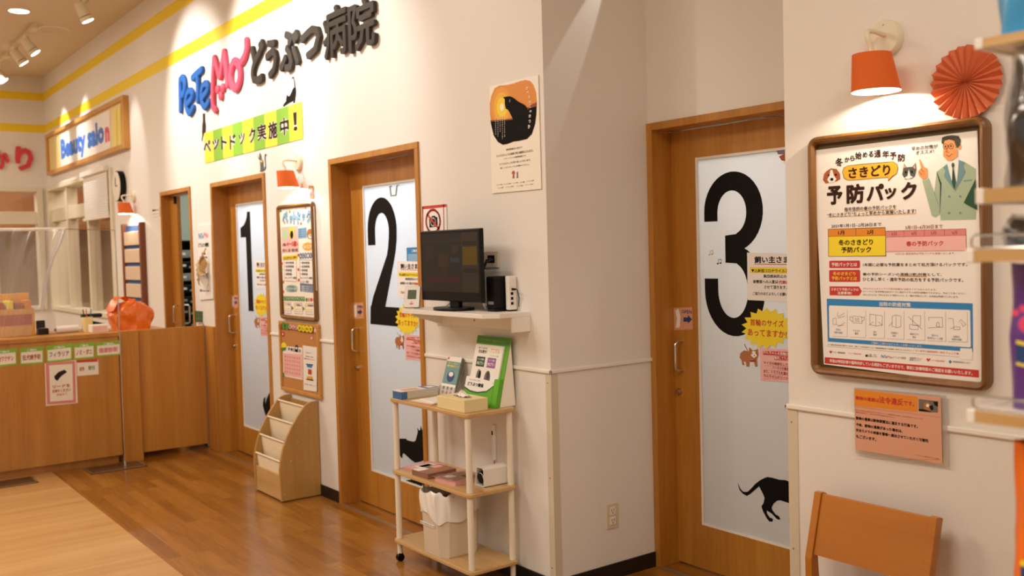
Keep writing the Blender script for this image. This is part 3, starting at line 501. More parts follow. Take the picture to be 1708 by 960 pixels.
  ('p','paper',2,[(-1.487,1.643),(-1.489,1.639),(-1.493,1.636),(-1.499,1.633),(-1.507,1.631),(-1.515,1.631),(-1.523,1.632),(-1.531,1.634),(-1.536,1.637),(-1.54,1.64),(-1.541,1.645),(-1.539,1.649),(-1.535,1.652),(-1.529,1.655),(-1.521,1.657),(-1.513,1.657),(-1.505,1.656),(-1.497,1.654),(-1.492,1.651),(-1.488,1.647)]),
  ('p','ink',3,[(-1.5,1.648),(-1.501,1.647),(-1.502,1.646),(-1.504,1.645),(-1.507,1.645),(-1.51,1.645),(-1.513,1.645),(-1.516,1.646),(-1.518,1.647),(-1.519,1.648),(-1.519,1.649),(-1.519,1.65),(-1.517,1.651),(-1.515,1.652),(-1.512,1.653),(-1.509,1.653),(-1.506,1.653),(-1.504,1.652),(-1.502,1.651),(-1.5,1.65)]),
  ('p','gold',1,[(-1.473,1.579),(-1.478,1.571),(-1.49,1.564),(-1.508,1.558),(-1.531,1.555),(-1.556,1.554),(-1.581,1.555),(-1.604,1.559),(-1.622,1.566),(-1.633,1.573),(-1.636,1.582),(-1.632,1.59),(-1.619,1.597),(-1.6,1.603),(-1.577,1.606),(-1.552,1.607),(-1.527,1.605),(-1.505,1.601),(-1.487,1.595),(-1.476,1.587)]),
  ('t','paper',2,'シニア',-1.5555,1.579,0.127,0.022,0.04),
  ('p','lemon',1,[(-1.914,1.51),(-1.916,1.504),(-1.919,1.499),(-1.923,1.495),(-1.929,1.492),(-1.935,1.491),(-1.941,1.492),(-1.946,1.495),(-1.95,1.499),(-1.952,1.504),(-1.953,1.51),(-1.951,1.516),(-1.948,1.522),(-1.943,1.526),(-1.938,1.528),(-1.932,1.529),(-1.926,1.528),(-1.921,1.526),(-1.917,1.521),(-1.915,1.516)]),
  ('t','rust',2,'わ',-1.9335,1.5105,0.021,0.015,0.03),
  ('p','lemon',1,[(-1.884,1.511),(-1.886,1.505),(-1.889,1.5),(-1.894,1.495),(-1.899,1.493),(-1.905,1.492),(-1.911,1.493),(-1.916,1.495),(-1.92,1.5),(-1.922,1.505),(-1.923,1.511),(-1.921,1.517),(-1.918,1.522),(-1.913,1.526),(-1.908,1.529),(-1.902,1.53),(-1.896,1.529),(-1.891,1.526),(-1.887,1.522),(-1.885,1.517)]),
  ('t','rust',2,'ん',-1.9035,1.5115,0.021,0.016,0.03),
  ('p','lemon',1,[(-1.855,1.511),(-1.856,1.505),(-1.859,1.5),(-1.864,1.496),(-1.869,1.493),(-1.875,1.492),(-1.881,1.493),(-1.886,1.496),(-1.89,1.5),(-1.892,1.506),(-1.893,1.512),(-1.891,1.518),(-1.888,1.523),(-1.884,1.527),(-1.878,1.53),(-1.872,1.53),(-1.866,1.529),(-1.861,1.527),(-1.857,1.522),(-1.855,1.517)]),
  ('t','rust',2,'ち',-1.8735,1.512,0.021,0.016,0.03),
  ('p','lemon',1,[(-1.825,1.512),(-1.827,1.506),(-1.83,1.501),(-1.834,1.497),(-1.84,1.494),(-1.846,1.493),(-1.852,1.494),(-1.857,1.497),(-1.86,1.501),(-1.863,1.506),(-1.863,1.512),(-1.862,1.518),(-1.859,1.523),(-1.854,1.528),(-1.848,1.53),(-1.843,1.531),(-1.837,1.53),(-1.832,1.527),(-1.828,1.523),(-1.826,1.518)]),
  ('t','rust',2,'ゃ',-1.8445,1.5125,0.021,0.015,0.03),
  ('p','lemon',1,[(-1.796,1.513),(-1.798,1.507),(-1.801,1.501),(-1.805,1.497),(-1.811,1.495),(-1.817,1.494),(-1.822,1.495),(-1.827,1.497),(-1.831,1.502),(-1.833,1.507),(-1.834,1.513),(-1.832,1.519),(-1.829,1.524),(-1.825,1.528),(-1.819,1.531),(-1.813,1.532),(-1.808,1.531),(-1.803,1.528),(-1.799,1.524),(-1.797,1.518)]),
  ('t','rust',2,'ん',-1.8145,1.513,0.021,0.016,0.03),
  ('p','lemon',1,[(-1.767,1.513),(-1.769,1.507),(-1.772,1.502),(-1.776,1.498),(-1.782,1.495),(-1.788,1.494),(-1.793,1.495),(-1.798,1.498),(-1.802,1.502),(-1.804,1.508),(-1.804,1.513),(-1.803,1.519),(-1.8,1.525),(-1.795,1.529),(-1.79,1.531),(-1.784,1.532),(-1.779,1.531),(-1.774,1.528),(-1.77,1.524),(-1.768,1.519)]),
  ('t','rust',2,'コ',-1.786,1.5135,0.02,0.015,0.03),
  ('p','lemon',1,[(-1.739,1.514),(-1.74,1.508),(-1.743,1.503),(-1.748,1.499),(-1.753,1.496),(-1.759,1.495),(-1.764,1.496),(-1.769,1.499),(-1.773,1.503),(-1.775,1.508),(-1.776,1.514),(-1.774,1.52),(-1.771,1.525),(-1.767,1.529),(-1.761,1.532),(-1.755,1.533),(-1.75,1.532),(-1.745,1.529),(-1.741,1.525),(-1.739,1.52)]),
  ('t','rust',2,'ー',-1.757,1.5145,0.02,0.015,0.03),
  ('p','lemon',1,[(-1.71,1.514),(-1.712,1.509),(-1.715,1.503),(-1.719,1.499),(-1.724,1.497),(-1.73,1.496),(-1.736,1.497),(-1.74,1.499),(-1.744,1.504),(-1.746,1.509),(-1.747,1.515),(-1.745,1.52),(-1.742,1.526),(-1.738,1.53),(-1.733,1.532),(-1.727,1.533),(-1.721,1.532),(-1.716,1.53),(-1.713,1.525),(-1.711,1.52)]),
  ('t','rust',2,'ス',-1.7285,1.515,0.021,0.016,0.03),
  ('p','slate',1,[(-1.647,1.521),(-1.649,1.515),(-1.653,1.51),(-1.658,1.505),(-1.664,1.502),(-1.671,1.501),(-1.678,1.502),(-1.684,1.505),(-1.688,1.51),(-1.691,1.516),(-1.691,1.522),(-1.69,1.528),(-1.686,1.534),(-1.681,1.538),(-1.674,1.541),(-1.668,1.542),(-1.661,1.541),(-1.655,1.538),(-1.651,1.533),(-1.648,1.528)]),
  ('t','paper',2,'ね',-1.669,1.522,0.024,0.016,0.03),
  ('p','slate',1,[(-1.61,1.522),(-1.611,1.516),(-1.615,1.51),(-1.62,1.506),(-1.626,1.503),(-1.633,1.502),(-1.64,1.503),(-1.646,1.506),(-1.65,1.51),(-1.653,1.516),(-1.653,1.522),(-1.652,1.529),(-1.648,1.534),(-1.643,1.538),(-1.637,1.541),(-1.63,1.542),(-1.623,1.541),(-1.617,1.538),(-1.613,1.534),(-1.61,1.528)]),
  ('t','paper',2,'こ',-1.631,1.5225,0.024,0.017,0.03),
  ('p','slate',1,[(-1.572,1.522),(-1.574,1.516),(-1.577,1.511),(-1.583,1.506),(-1.589,1.503),(-1.596,1.503),(-1.602,1.504),(-1.608,1.506),(-1.612,1.511),(-1.615,1.517),(-1.615,1.523),(-1.614,1.529),(-1.61,1.534),(-1.605,1.539),(-1.599,1.542),(-1.592,1.543),(-1.586,1.541),(-1.58,1.539),(-1.575,1.534),(-1.573,1.528)]),
  ('t','paper',2,'コ',-1.594,1.523,0.024,0.016,0.03),
  ('p','slate',1,[(-1.535,1.523),(-1.537,1.517),(-1.54,1.511),(-1.545,1.507),(-1.552,1.504),(-1.558,1.503),(-1.565,1.504),(-1.571,1.507),(-1.575,1.511),(-1.578,1.517),(-1.578,1.523),(-1.577,1.529),(-1.573,1.535),(-1.568,1.539),(-1.562,1.542),(-1.555,1.543),(-1.549,1.542),(-1.543,1.539),(-1.538,1.535),(-1.536,1.529)]),
  ('t','paper',2,'ー',-1.5565,1.5235,0.023,0.017,0.03),
  ('p','slate',1,[(-1.499,1.523),(-1.5,1.517),(-1.504,1.512),(-1.509,1.507),(-1.515,1.505),(-1.521,1.504),(-1.528,1.505),(-1.534,1.508),(-1.538,1.512),(-1.541,1.518),(-1.541,1.524),(-1.54,1.53),(-1.536,1.535),(-1.531,1.54),(-1.525,1.542),(-1.518,1.543),(-1.512,1.542),(-1.506,1.539),(-1.502,1.535),(-1.499,1.529)]),
  ('t','paper',2,'ス',-1.5195,1.524,0.023,0.016,0.03),
  ('p','slate',1,[(-1.462,1.524),(-1.464,1.518),(-1.467,1.512),(-1.472,1.508),(-1.478,1.505),(-1.485,1.504),(-1.491,1.505),(-1.497,1.508),(-1.501,1.512),(-1.504,1.518),(-1.504,1.524),(-1.503,1.53),(-1.499,1.536),(-1.494,1.54),(-1.488,1.543),(-1.482,1.544),(-1.475,1.543),(-1.47,1.54),(-1.466,1.535),(-1.463,1.53)]),
  ('t','paper',2,'★',-1.4835,1.5245,0.023,0.017,0.03),
  ('p','rust',1,[(-1.934,1.5),(-1.736,1.498),(-1.74,1.354),(-1.936,1.358)]),
  ('p','paper',2,[(-1.93,1.497),(-1.74,1.496),(-1.744,1.357),(-1.932,1.361)]),
  ('p','slate',1,[(-1.689,1.498),(-1.49,1.495),(-1.501,1.289),(-1.693,1.293)]),
  ('p','paper',2,[(-1.684,1.495),(-1.494,1.492),(-1.502,1.343),(-1.686,1.348)]),
  ('p','red',3,[(-1.904,1.48),(-1.904,1.479),(-1.905,1.478),(-1.907,1.477),(-1.909,1.476),(-1.911,1.476),(-1.913,1.476),(-1.914,1.477),(-1.916,1.478),(-1.917,1.479),(-1.917,1.48),(-1.916,1.482),(-1.915,1.483),(-1.914,1.484),(-1.912,1.485),(-1.91,1.485),(-1.908,1.485),(-1.906,1.484),(-1.905,1.483),(-1.904,1.482)]),
  ('t','ink',3,'身体検査',-1.837,1.4795,0.126,0.016,0.02),
  ('p','red',3,[(-1.659,1.479),(-1.659,1.478),(-1.66,1.477),(-1.662,1.476),(-1.663,1.475),(-1.665,1.475),(-1.667,1.475),(-1.669,1.476),(-1.67,1.477),(-1.671,1.478),(-1.671,1.479),(-1.67,1.481),(-1.669,1.482),(-1.668,1.483),(-1.666,1.483),(-1.664,1.484),(-1.663,1.483),(-1.661,1.483),(-1.66,1.482),(-1.659,1.481)]),
  ('t','ink',3,'身体検査',-1.594,1.478,0.118,0.016,0.02),
  ('p','red',3,[(-1.906,1.455),(-1.907,1.454),(-1.908,1.453),(-1.909,1.452),(-1.911,1.451),(-1.913,1.451),(-1.915,1.451),(-1.917,1.452),(-1.918,1.453),(-1.919,1.454),(-1.919,1.455),(-1.919,1.457),(-1.918,1.458),(-1.916,1.459),(-1.914,1.459),(-1.912,1.46),(-1.91,1.459),(-1.909,1.459),(-1.907,1.458),(-1.906,1.457)]),
  ('t','ink',3,'血液検査',-1.8395,1.4545,0.125,0.016,0.02),
  ('p','red',3,[(-1.661,1.455),(-1.661,1.454),(-1.662,1.452),(-1.664,1.452),(-1.665,1.451),(-1.667,1.451),(-1.669,1.451),(-1.671,1.452),(-1.672,1.453),(-1.673,1.454),(-1.673,1.455),(-1.673,1.456),(-1.672,1.457),(-1.67,1.458),(-1.668,1.459),(-1.667,1.459),(-1.665,1.459),(-1.663,1.458),(-1.662,1.457),(-1.661,1.456)]),
  ('t','ink',3,'血液検査',-1.596,1.454,0.118,0.016,0.02),
  ('p','red',3,[(-1.908,1.43),(-1.909,1.429),(-1.91,1.427),(-1.911,1.426),(-1.913,1.426),(-1.915,1.426),(-1.917,1.426),(-1.919,1.426),(-1.92,1.427),(-1.921,1.429),(-1.921,1.43),(-1.921,1.431),(-1.92,1.433),(-1.918,1.434),(-1.916,1.434),(-1.914,1.434),(-1.912,1.434),(-1.911,1.434),(-1.909,1.433),(-1.909,1.431)]),
  ('t','ink',3,'尿検査',-1.857,1.4295,0.094,0.017,0.02),
  ('p','red',3,[(-1.663,1.431),(-1.663,1.429),(-1.664,1.428),(-1.666,1.427),(-1.667,1.427),(-1.669,1.426),(-1.671,1.426),(-1.673,1.427),(-1.674,1.428),(-1.675,1.429),(-1.675,1.43),(-1.675,1.432),(-1.674,1.433),(-1.672,1.434),(-1.67,1.435),(-1.669,1.435),(-1.667,1.435),(-1.665,1.434),(-1.664,1.433),(-1.663,1.432)]),
  ('t','ink',3,'尿検査',-1.6125,1.43,0.089,0.016,0.02),
  ('p','red',3,[(-1.911,1.405),(-1.911,1.403),(-1.912,1.402),(-1.914,1.401),(-1.915,1.401),(-1.917,1.4),(-1.919,1.401),(-1.921,1.401),(-1.922,1.402),(-1.923,1.403),(-1.923,1.405),(-1.923,1.406),(-1.922,1.407),(-1.921,1.408),(-1.919,1.409),(-1.917,1.409),(-1.915,1.409),(-1.913,1.408),(-1.912,1.407),(-1.911,1.406)]),
  ('t','ink',3,'便検査',-1.859,1.4045,0.094,0.017,0.02),
  ('p','red',3,[(-1.665,1.406),(-1.665,1.405),(-1.666,1.404),(-1.668,1.403),(-1.67,1.402),(-1.671,1.402),(-1.673,1.402),(-1.675,1.403),(-1.676,1.404),(-1.677,1.405),(-1.677,1.406),(-1.677,1.407),(-1.676,1.408),(-1.674,1.409),(-1.673,1.41),(-1.671,1.41),(-1.669,1.41),(-1.667,1.409),(-1.666,1.409),(-1.665,1.407)]),
  ('t','ink',3,'便検査',-1.6145,1.4055,0.089,0.015,0.02),
  ('p','red',3,[(-1.913,1.38),(-1.913,1.378),(-1.914,1.377),(-1.916,1.376),(-1.918,1.375),(-1.92,1.375),(-1.922,1.375),(-1.923,1.376),(-1.925,1.377),(-1.926,1.378),(-1.926,1.379),(-1.925,1.381),(-1.924,1.382),(-1.923,1.383),(-1.921,1.384),(-1.919,1.384),(-1.917,1.384),(-1.915,1.383),(-1.914,1.382),(-1.913,1.381)]),
  ('t','ink',3,'レントゲン検査',-1.8255,1.38,0.167,0.016,0.02),
  ('p','red',3,[(-1.667,1.382),(-1.667,1.38),(-1.668,1.379),(-1.67,1.378),(-1.672,1.378),(-1.673,1.377),(-1.675,1.377),(-1.677,1.378),(-1.678,1.379),(-1.679,1.38),(-1.679,1.381),(-1.679,1.383),(-1.678,1.384),(-1.676,1.385),(-1.675,1.386),(-1.673,1.386),(-1.671,1.386),(-1.669,1.385),(-1.668,1.384),(-1.667,1.383)]),
  ('t','ink',3,'レントゲン検査',-1.583,1.3815,0.156,0.015,0.02),
  ('p','red',3,[(-1.667,1.357),(-1.668,1.356),(-1.669,1.355),(-1.67,1.354),(-1.672,1.353),(-1.674,1.353),(-1.675,1.353),(-1.677,1.354),(-1.678,1.354),(-1.679,1.356),(-1.679,1.357),(-1.679,1.358),(-1.678,1.359),(-1.676,1.36),(-1.675,1.361),(-1.673,1.361),(-1.671,1.361),(-1.669,1.36),(-1.668,1.36),(-1.667,1.358)]),
  ('t','ink',3,'エコー検査',-1.61,1.357,0.102,0.016,0.02),
  ('p','mint',1,[(-1.725,1.311),(-1.731,1.303),(-1.745,1.296),(-1.768,1.29),(-1.796,1.286),(-1.827,1.284),(-1.857,1.284),(-1.885,1.287),(-1.907,1.293),(-1.921,1.3),(-1.926,1.308),(-1.92,1.316),(-1.905,1.324),(-1.882,1.33),(-1.853,1.334),(-1.822,1.335),(-1.791,1.335),(-1.764,1.331),(-1.743,1.326),(-1.73,1.319)]),
  ('t','slate',2,'お気軽に',-1.822,1.321,0.142,0.019,0.03),
  ('t','slate',2,'ご相談を',-1.822,1.2975,0.154,0.019,0.03),
  ('t','paper',2,'送迎つきセット',-1.5915,1.327,0.157,0.01,0.02),
  ('t','paper',2,'送迎つきセット',-1.5925,1.3125,0.157,0.01,0.02),
  ('t','paper',2,'送迎つきセット',-1.5935,1.2985,0.157,0.01,0.02),
  ('p','leaf',1,[(-1.931,1.242),(-1.933,1.237),(-1.936,1.232),(-1.941,1.228),(-1.946,1.225),(-1.952,1.224),(-1.958,1.225),(-1.963,1.227),(-1.967,1.231),(-1.97,1.236),(-1.97,1.241),(-1.969,1.247),(-1.966,1.252),(-1.961,1.256),(-1.955,1.258),(-1.949,1.259),(-1.943,1.259),(-1.938,1.256),(-1.934,1.252),(-1.932,1.248)]),
  ('p','leaf',1,[(-1.896,1.243),(-1.898,1.237),(-1.901,1.232),(-1.905,1.228),(-1.911,1.226),(-1.917,1.225),(-1.923,1.225),(-1.928,1.228),(-1.932,1.231),(-1.934,1.236),(-1.935,1.242),(-1.933,1.247),(-1.93,1.252),(-1.926,1.256),(-1.92,1.259),(-1.914,1.26),(-1.908,1.259),(-1.903,1.257),(-1.899,1.253),(-1.897,1.248)]),
  ('p','leaf',1,[(-1.861,1.243),(-1.863,1.238),(-1.866,1.233),(-1.87,1.229),(-1.876,1.226),(-1.882,1.225),(-1.888,1.226),(-1.893,1.228),(-1.897,1.232),(-1.899,1.237),(-1.9,1.242),(-1.898,1.248),(-1.895,1.252),(-1.89,1.256),(-1.885,1.259),(-1.879,1.26),(-1.873,1.259),(-1.868,1.257),(-1.864,1.253),(-1.862,1.248)]),
  ('p','leaf',1,[(-1.827,1.244),(-1.828,1.238),(-1.831,1.233),(-1.836,1.229),(-1.841,1.227),(-1.847,1.226),(-1.853,1.226),(-1.858,1.229),(-1.862,1.232),(-1.864,1.237),(-1.865,1.243),(-1.863,1.248),(-1.86,1.253),(-1.856,1.257),(-1.85,1.259),(-1.844,1.26),(-1.838,1.26),(-1.833,1.257),(-1.83,1.254),(-1.827,1.249)]),
  ('p','leaf',1,[(-1.793,1.244),(-1.794,1.239),(-1.797,1.234),(-1.802,1.23),(-1.807,1.227),(-1.813,1.226),(-1.819,1.227),(-1.824,1.229),(-1.827,1.233),(-1.83,1.238),(-1.83,1.243),(-1.829,1.248),(-1.826,1.253),(-1.821,1.257),(-1.816,1.26),(-1.81,1.261),(-1.804,1.26),(-1.799,1.258),(-1.795,1.254),(-1.793,1.249)]),
  ('p','leaf',1,[(-1.759,1.244),(-1.76,1.239),(-1.763,1.234),(-1.767,1.23),(-1.773,1.228),(-1.779,1.227),(-1.784,1.227),(-1.789,1.23),(-1.793,1.233),(-1.795,1.238),(-1.796,1.243),(-1.794,1.249),(-1.791,1.254),(-1.787,1.258),(-1.781,1.26),(-1.776,1.261),(-1.77,1.26),(-1.765,1.258),(-1.761,1.254),(-1.759,1.25)]),
  ('p','leaf',1,[(-1.725,1.245),(-1.726,1.24),(-1.729,1.235),(-1.734,1.231),(-1.739,1.228),(-1.745,1.227),(-1.75,1.228),(-1.755,1.23),(-1.759,1.234),(-1.761,1.239),(-1.762,1.244),(-1.76,1.249),(-1.757,1.254),(-1.753,1.258),(-1.748,1.261),(-1.742,1.262),(-1.736,1.261),(-1.731,1.259),(-1.728,1.255),(-1.725,1.25)]),
  ('p','leaf',1,[(-1.692,1.245),(-1.693,1.24),(-1.696,1.235),(-1.7,1.231),(-1.706,1.229),(-1.711,1.228),(-1.717,1.228),(-1.722,1.231),(-1.725,1.234),(-1.728,1.239),(-1.728,1.244),(-1.727,1.25),(-1.724,1.255),(-1.719,1.258),(-1.714,1.261),(-1.708,1.262),(-1.703,1.261),(-1.698,1.259),(-1.694,1.255),(-1.692,1.251)]),
  ('p','leaf',1,[(-1.659,1.246),(-1.66,1.241),(-1.663,1.236),(-1.667,1.232),(-1.672,1.229),(-1.678,1.228),(-1.684,1.229),(-1.688,1.231),(-1.692,1.235),(-1.694,1.24),(-1.695,1.245),(-1.693,1.25),(-1.69,1.255),(-1.686,1.259),(-1.681,1.261),(-1.675,1.262),(-1.67,1.262),(-1.665,1.259),(-1.661,1.256),(-1.659,1.251)]),
  ('p','leaf',1,[(-1.626,1.246),(-1.627,1.241),(-1.63,1.236),(-1.634,1.232),(-1.639,1.23),(-1.645,1.229),(-1.65,1.229),(-1.655,1.232),(-1.659,1.235),(-1.661,1.24),(-1.662,1.245),(-1.66,1.251),(-1.657,1.255),(-1.653,1.259),(-1.648,1.262),(-1.642,1.263),(-1.637,1.262),(-1.632,1.26),(-1.628,1.256),(-1.626,1.251)]),
  ('t','paper',2,'ご',-1.951,1.2415,0.022,0.014,0.02),
  ('t','paper',2,'予',-1.9155,1.2425,0.021,0.014,0.02),
  ('t','paper',2,'約',-1.8805,1.2435,0.021,0.013,0.02),
  ('t','paper',2,'の',-1.8455,1.2445,0.021,0.014,0.02),
  ('t','paper',2,'流',-1.8115,1.2455,0.021,0.014,0.02),
  ('t','paper',2,'れ',-1.777,1.246,0.02,0.014,0.02),
  ('t','paper',2,'は',-1.743,1.247,0.02,0.014,0.02),
  ('t','paper',2,'こ',-1.7095,1.248,0.021,0.014,0.02),
  ('t','paper',2,'ち',-1.676,1.2485,0.02,0.013,0.02),
  ('t','paper',2,'ら',-1.643,1.2495,0.02,0.013,0.02),
  ('p','leaf',1,[(-1.586,1.243),(-1.587,1.238),(-1.589,1.235),(-1.593,1.232),(-1.598,1.23),(-1.602,1.229),(-1.607,1.229),(-1.612,1.231),(-1.615,1.234),(-1.617,1.238),(-1.617,1.242),(-1.616,1.246),(-1.613,1.25),(-1.61,1.253),(-1.605,1.255),(-1.6,1.256),(-1.595,1.255),(-1.591,1.253),(-1.588,1.25),(-1.586,1.247)]),
  ('p','rose',1,[(-1.55,1.244),(-1.552,1.239),(-1.554,1.236),(-1.558,1.233),(-1.562,1.231),(-1.567,1.23),(-1.572,1.23),(-1.576,1.232),(-1.579,1.235),(-1.581,1.239),(-1.582,1.243),(-1.581,1.247),(-1.578,1.251),(-1.574,1.254),(-1.57,1.256),(-1.565,1.257),(-1.56,1.256),(-1.556,1.254),(-1.553,1.251),(-1.551,1.248)]),
  ('p','red',1,[(-1.516,1.244),(-1.517,1.24),(-1.519,1.237),(-1.523,1.234),(-1.527,1.232),(-1.532,1.231),(-1.537,1.231),(-1.541,1.233),(-1.544,1.236),(-1.546,1.24),(-1.547,1.244),(-1.546,1.248),(-1.543,1.252),(-1.539,1.255),(-1.535,1.257),(-1.53,1.257),(-1.525,1.257),(-1.521,1.255),(-1.518,1.252),(-1.516,1.249)]),
  ('p','rose',1,[(-1.481,1.245),(-1.482,1.241),(-1.485,1.238),(-1.488,1.235),(-1.493,1.233),(-1.498,1.232),(-1.502,1.232),(-1.506,1.234),(-1.51,1.237),(-1.511,1.241),(-1.512,1.245),(-1.511,1.249),(-1.508,1.252),(-1.505,1.255),(-1.5,1.257),(-1.495,1.258),(-1.491,1.258),(-1.487,1.256),(-1.483,1.253),(-1.482,1.249)]),
  ('p','rust',1,[(-1.964,1.215),(-1.847,1.218),(-1.845,1.142),(-1.962,1.143)]),
  ('p','paper',2,[(-1.96,1.212),(-1.851,1.216),(-1.849,1.145),(-1.957,1.146)]),
  ('t','ink',3,'ご予約',-1.8915,1.2025,0.061,0.016,0.02),
  ('p','lemon',3,[(-1.951,1.21),(-1.93,1.211),(-1.93,1.192),(-1.951,1.192)]),
  ('p','lemon',3,[(-1.95,1.176),(-1.871,1.178),(-1.872,1.171),(-1.951,1.17)]),
  ('t','lead',4,'お電話またはご来院にて',-1.906,1.1595,0.092,0.007,0.0),
  ('p','leaf',2,[(-1.84,1.197),(-1.804,1.181),(-1.839,1.165)]),
  ('p','rust',1,[(-1.797,1.216),(-1.671,1.22),(-1.669,1.146),(-1.795,1.146)]),
  ('p','paper',2,[(-1.793,1.214),(-1.675,1.217),(-1.673,1.148),(-1.791,1.149)]),
  ('t','ink',3,'検査日',-1.7205,1.2045,0.073,0.015,0.02),
  ('p','lemon',3,[(-1.785,1.212),(-1.764,1.212),(-1.764,1.193),(-1.785,1.194)]),
  ('p','lemon',3,[(-1.784,1.178),(-1.694,1.18),(-1.695,1.173),(-1.784,1.172)]),
  ('t','lead',4,'お電話またはご来院にて',-1.734,1.1625,0.102,0.008,0.0),
  ('p','leaf',2,[(-1.664,1.199),(-1.63,1.183),(-1.663,1.168)]),
  ('p','rust',1,[(-1.623,1.218),(-1.494,1.222),(-1.493,1.149),(-1.621,1.149)]),
  ('p','paper',2,[(-1.619,1.216),(-1.499,1.219),(-1.496,1.151),(-1.617,1.152)]),
  ('t','ink',3,'結果説明',-1.546,1.2065,0.078,0.015,0.02),
  ('p','lemon',3,[(-1.612,1.213),(-1.592,1.214),(-1.591,1.196),(-1.611,1.196)]),
  ('p','lemon',3,[(-1.61,1.181),(-1.517,1.183),(-1.517,1.176),(-1.611,1.175)]),
  ('t','lead',4,'お電話またはご来院にて',-1.5595,1.1655,0.105,0.007,0.0),
  ('p','rose',1,[(-1.555,1.825),(-1.556,1.822),(-1.558,1.819),(-1.561,1.817),(-1.565,1.816),(-1.569,1.815),(-1.574,1.816),(-1.577,1.818),(-1.58,1.82),(-1.582,1.823),(-1.582,1.826),(-1.581,1.829),(-1.579,1.832),(-1.576,1.834),(-1.572,1.835),(-1.568,1.835),(-1.564,1.835),(-1.56,1.833),(-1.557,1.831),(-1.555,1.828)]),
  ('p','leaf',1,[(-1.797,1.811),(-1.798,1.808),(-1.801,1.805),(-1.804,1.803),(-1.808,1.802),(-1.813,1.801),(-1.817,1.802),(-1.821,1.804),(-1.824,1.806),(-1.826,1.809),(-1.826,1.812),(-1.825,1.816),(-1.823,1.818),(-1.82,1.82),(-1.815,1.822),(-1.811,1.822),(-1.806,1.821),(-1.803,1.82),(-1.8,1.817),(-1.798,1.814)]),
  ('p','rose',1,[(-1.887,1.743),(-1.888,1.74),(-1.89,1.738),(-1.894,1.735),(-1.898,1.734),(-1.903,1.734),(-1.907,1.734),(-1.911,1.736),(-1.914,1.738),(-1.916,1.741),(-1.917,1.745),(-1.916,1.748),(-1.913,1.751),(-1.91,1.753),(-1.906,1.754),(-1.901,1.754),(-1.896,1.754),(-1.892,1.752),(-1.889,1.75),(-1.887,1.747)]),
  ('p','rust',1,[(-1.632,1.728),(-1.633,1.725),(-1.635,1.722),(-1.638,1.72),(-1.642,1.719),(-1.647,1.719),(-1.651,1.719),(-1.655,1.721),(-1.658,1.723),(-1.659,1.726),(-1.66,1.729),(-1.659,1.732),(-1.657,1.735),(-1.653,1.737),(-1.649,1.738),(-1.645,1.739),(-1.641,1.738),(-1.637,1.736),(-1.634,1.734),(-1.632,1.731)]),
  ('p','leaf',1,[(-1.962,1.434),(-1.963,1.431),(-1.965,1.428),(-1.969,1.426),(-1.973,1.424),(-1.978,1.424),(-1.982,1.424),(-1.986,1.426),(-1.99,1.428),(-1.991,1.431),(-1.992,1.434),(-1.991,1.438),(-1.988,1.44),(-1.985,1.443),(-1.981,1.444),(-1.976,1.445),(-1.971,1.444),(-1.967,1.443),(-1.964,1.44),(-1.962,1.438)]),
  ('p','red',1,[(-1.954,1.474),(-1.955,1.47),(-1.957,1.467),(-1.961,1.465),(-1.965,1.464),(-1.97,1.463),(-1.974,1.464),(-1.979,1.465),(-1.982,1.468),(-1.984,1.47),(-1.984,1.474),(-1.983,1.477),(-1.981,1.48),(-1.977,1.482),(-1.973,1.484),(-1.968,1.484),(-1.963,1.484),(-1.959,1.482),(-1.956,1.48),(-1.954,1.477)]),
  ('p','red',1,[(-1.689,1.528),(-1.69,1.525),(-1.692,1.522),(-1.695,1.52),(-1.699,1.518),(-1.704,1.518),(-1.708,1.518),(-1.712,1.52),(-1.715,1.522),(-1.717,1.525),(-1.717,1.528),(-1.716,1.531),(-1.714,1.534),(-1.711,1.536),(-1.707,1.538),(-1.702,1.538),(-1.698,1.537),(-1.694,1.536),(-1.691,1.534),(-1.689,1.531)]),
  ('p','rust',1,[(-1.697,1.435),(-1.698,1.432),(-1.7,1.429),(-1.703,1.426),(-1.707,1.425),(-1.712,1.424),(-1.716,1.425),(-1.72,1.426),(-1.723,1.429),(-1.725,1.431),(-1.725,1.435),(-1.724,1.438),(-1.722,1.441),(-1.719,1.443),(-1.714,1.444),(-1.71,1.445),(-1.706,1.444),(-1.702,1.443),(-1.699,1.441),(-1.697,1.438)]),
  ('p','red',1,[(-1.696,1.367),(-1.697,1.364),(-1.7,1.361),(-1.703,1.359),(-1.707,1.357),(-1.711,1.357),(-1.716,1.357),(-1.72,1.358),(-1.723,1.361),(-1.724,1.363),(-1.725,1.367),(-1.724,1.37),(-1.722,1.373),(-1.718,1.375),(-1.714,1.376),(-1.71,1.377),(-1.705,1.377),(-1.702,1.375),(-1.699,1.373),(-1.697,1.37)]),
  ('p','dogbrown',1,[(-1.943,1.351),(-1.944,1.348),(-1.947,1.345),(-1.95,1.343),(-1.954,1.341),(-1.959,1.341),(-1.964,1.341),(-1.968,1.342),(-1.971,1.345),(-1.973,1.348),(-1.973,1.351),(-1.972,1.354),(-1.97,1.357),(-1.966,1.36),(-1.962,1.361),(-1.957,1.362),(-1.953,1.361),(-1.949,1.36),(-1.946,1.357),(-1.944,1.355)]),
  ('p','red',1,[(-1.949,1.286),(-1.95,1.282),(-1.952,1.279),(-1.956,1.277),(-1.96,1.275),(-1.965,1.275),(-1.97,1.275),(-1.974,1.277),(-1.977,1.279),(-1.979,1.282),(-1.979,1.285),(-1.978,1.288),(-1.976,1.291),(-1.972,1.294),(-1.968,1.295),(-1.963,1.296),(-1.959,1.295),(-1.954,1.294),(-1.951,1.292),(-1.949,1.289)]),
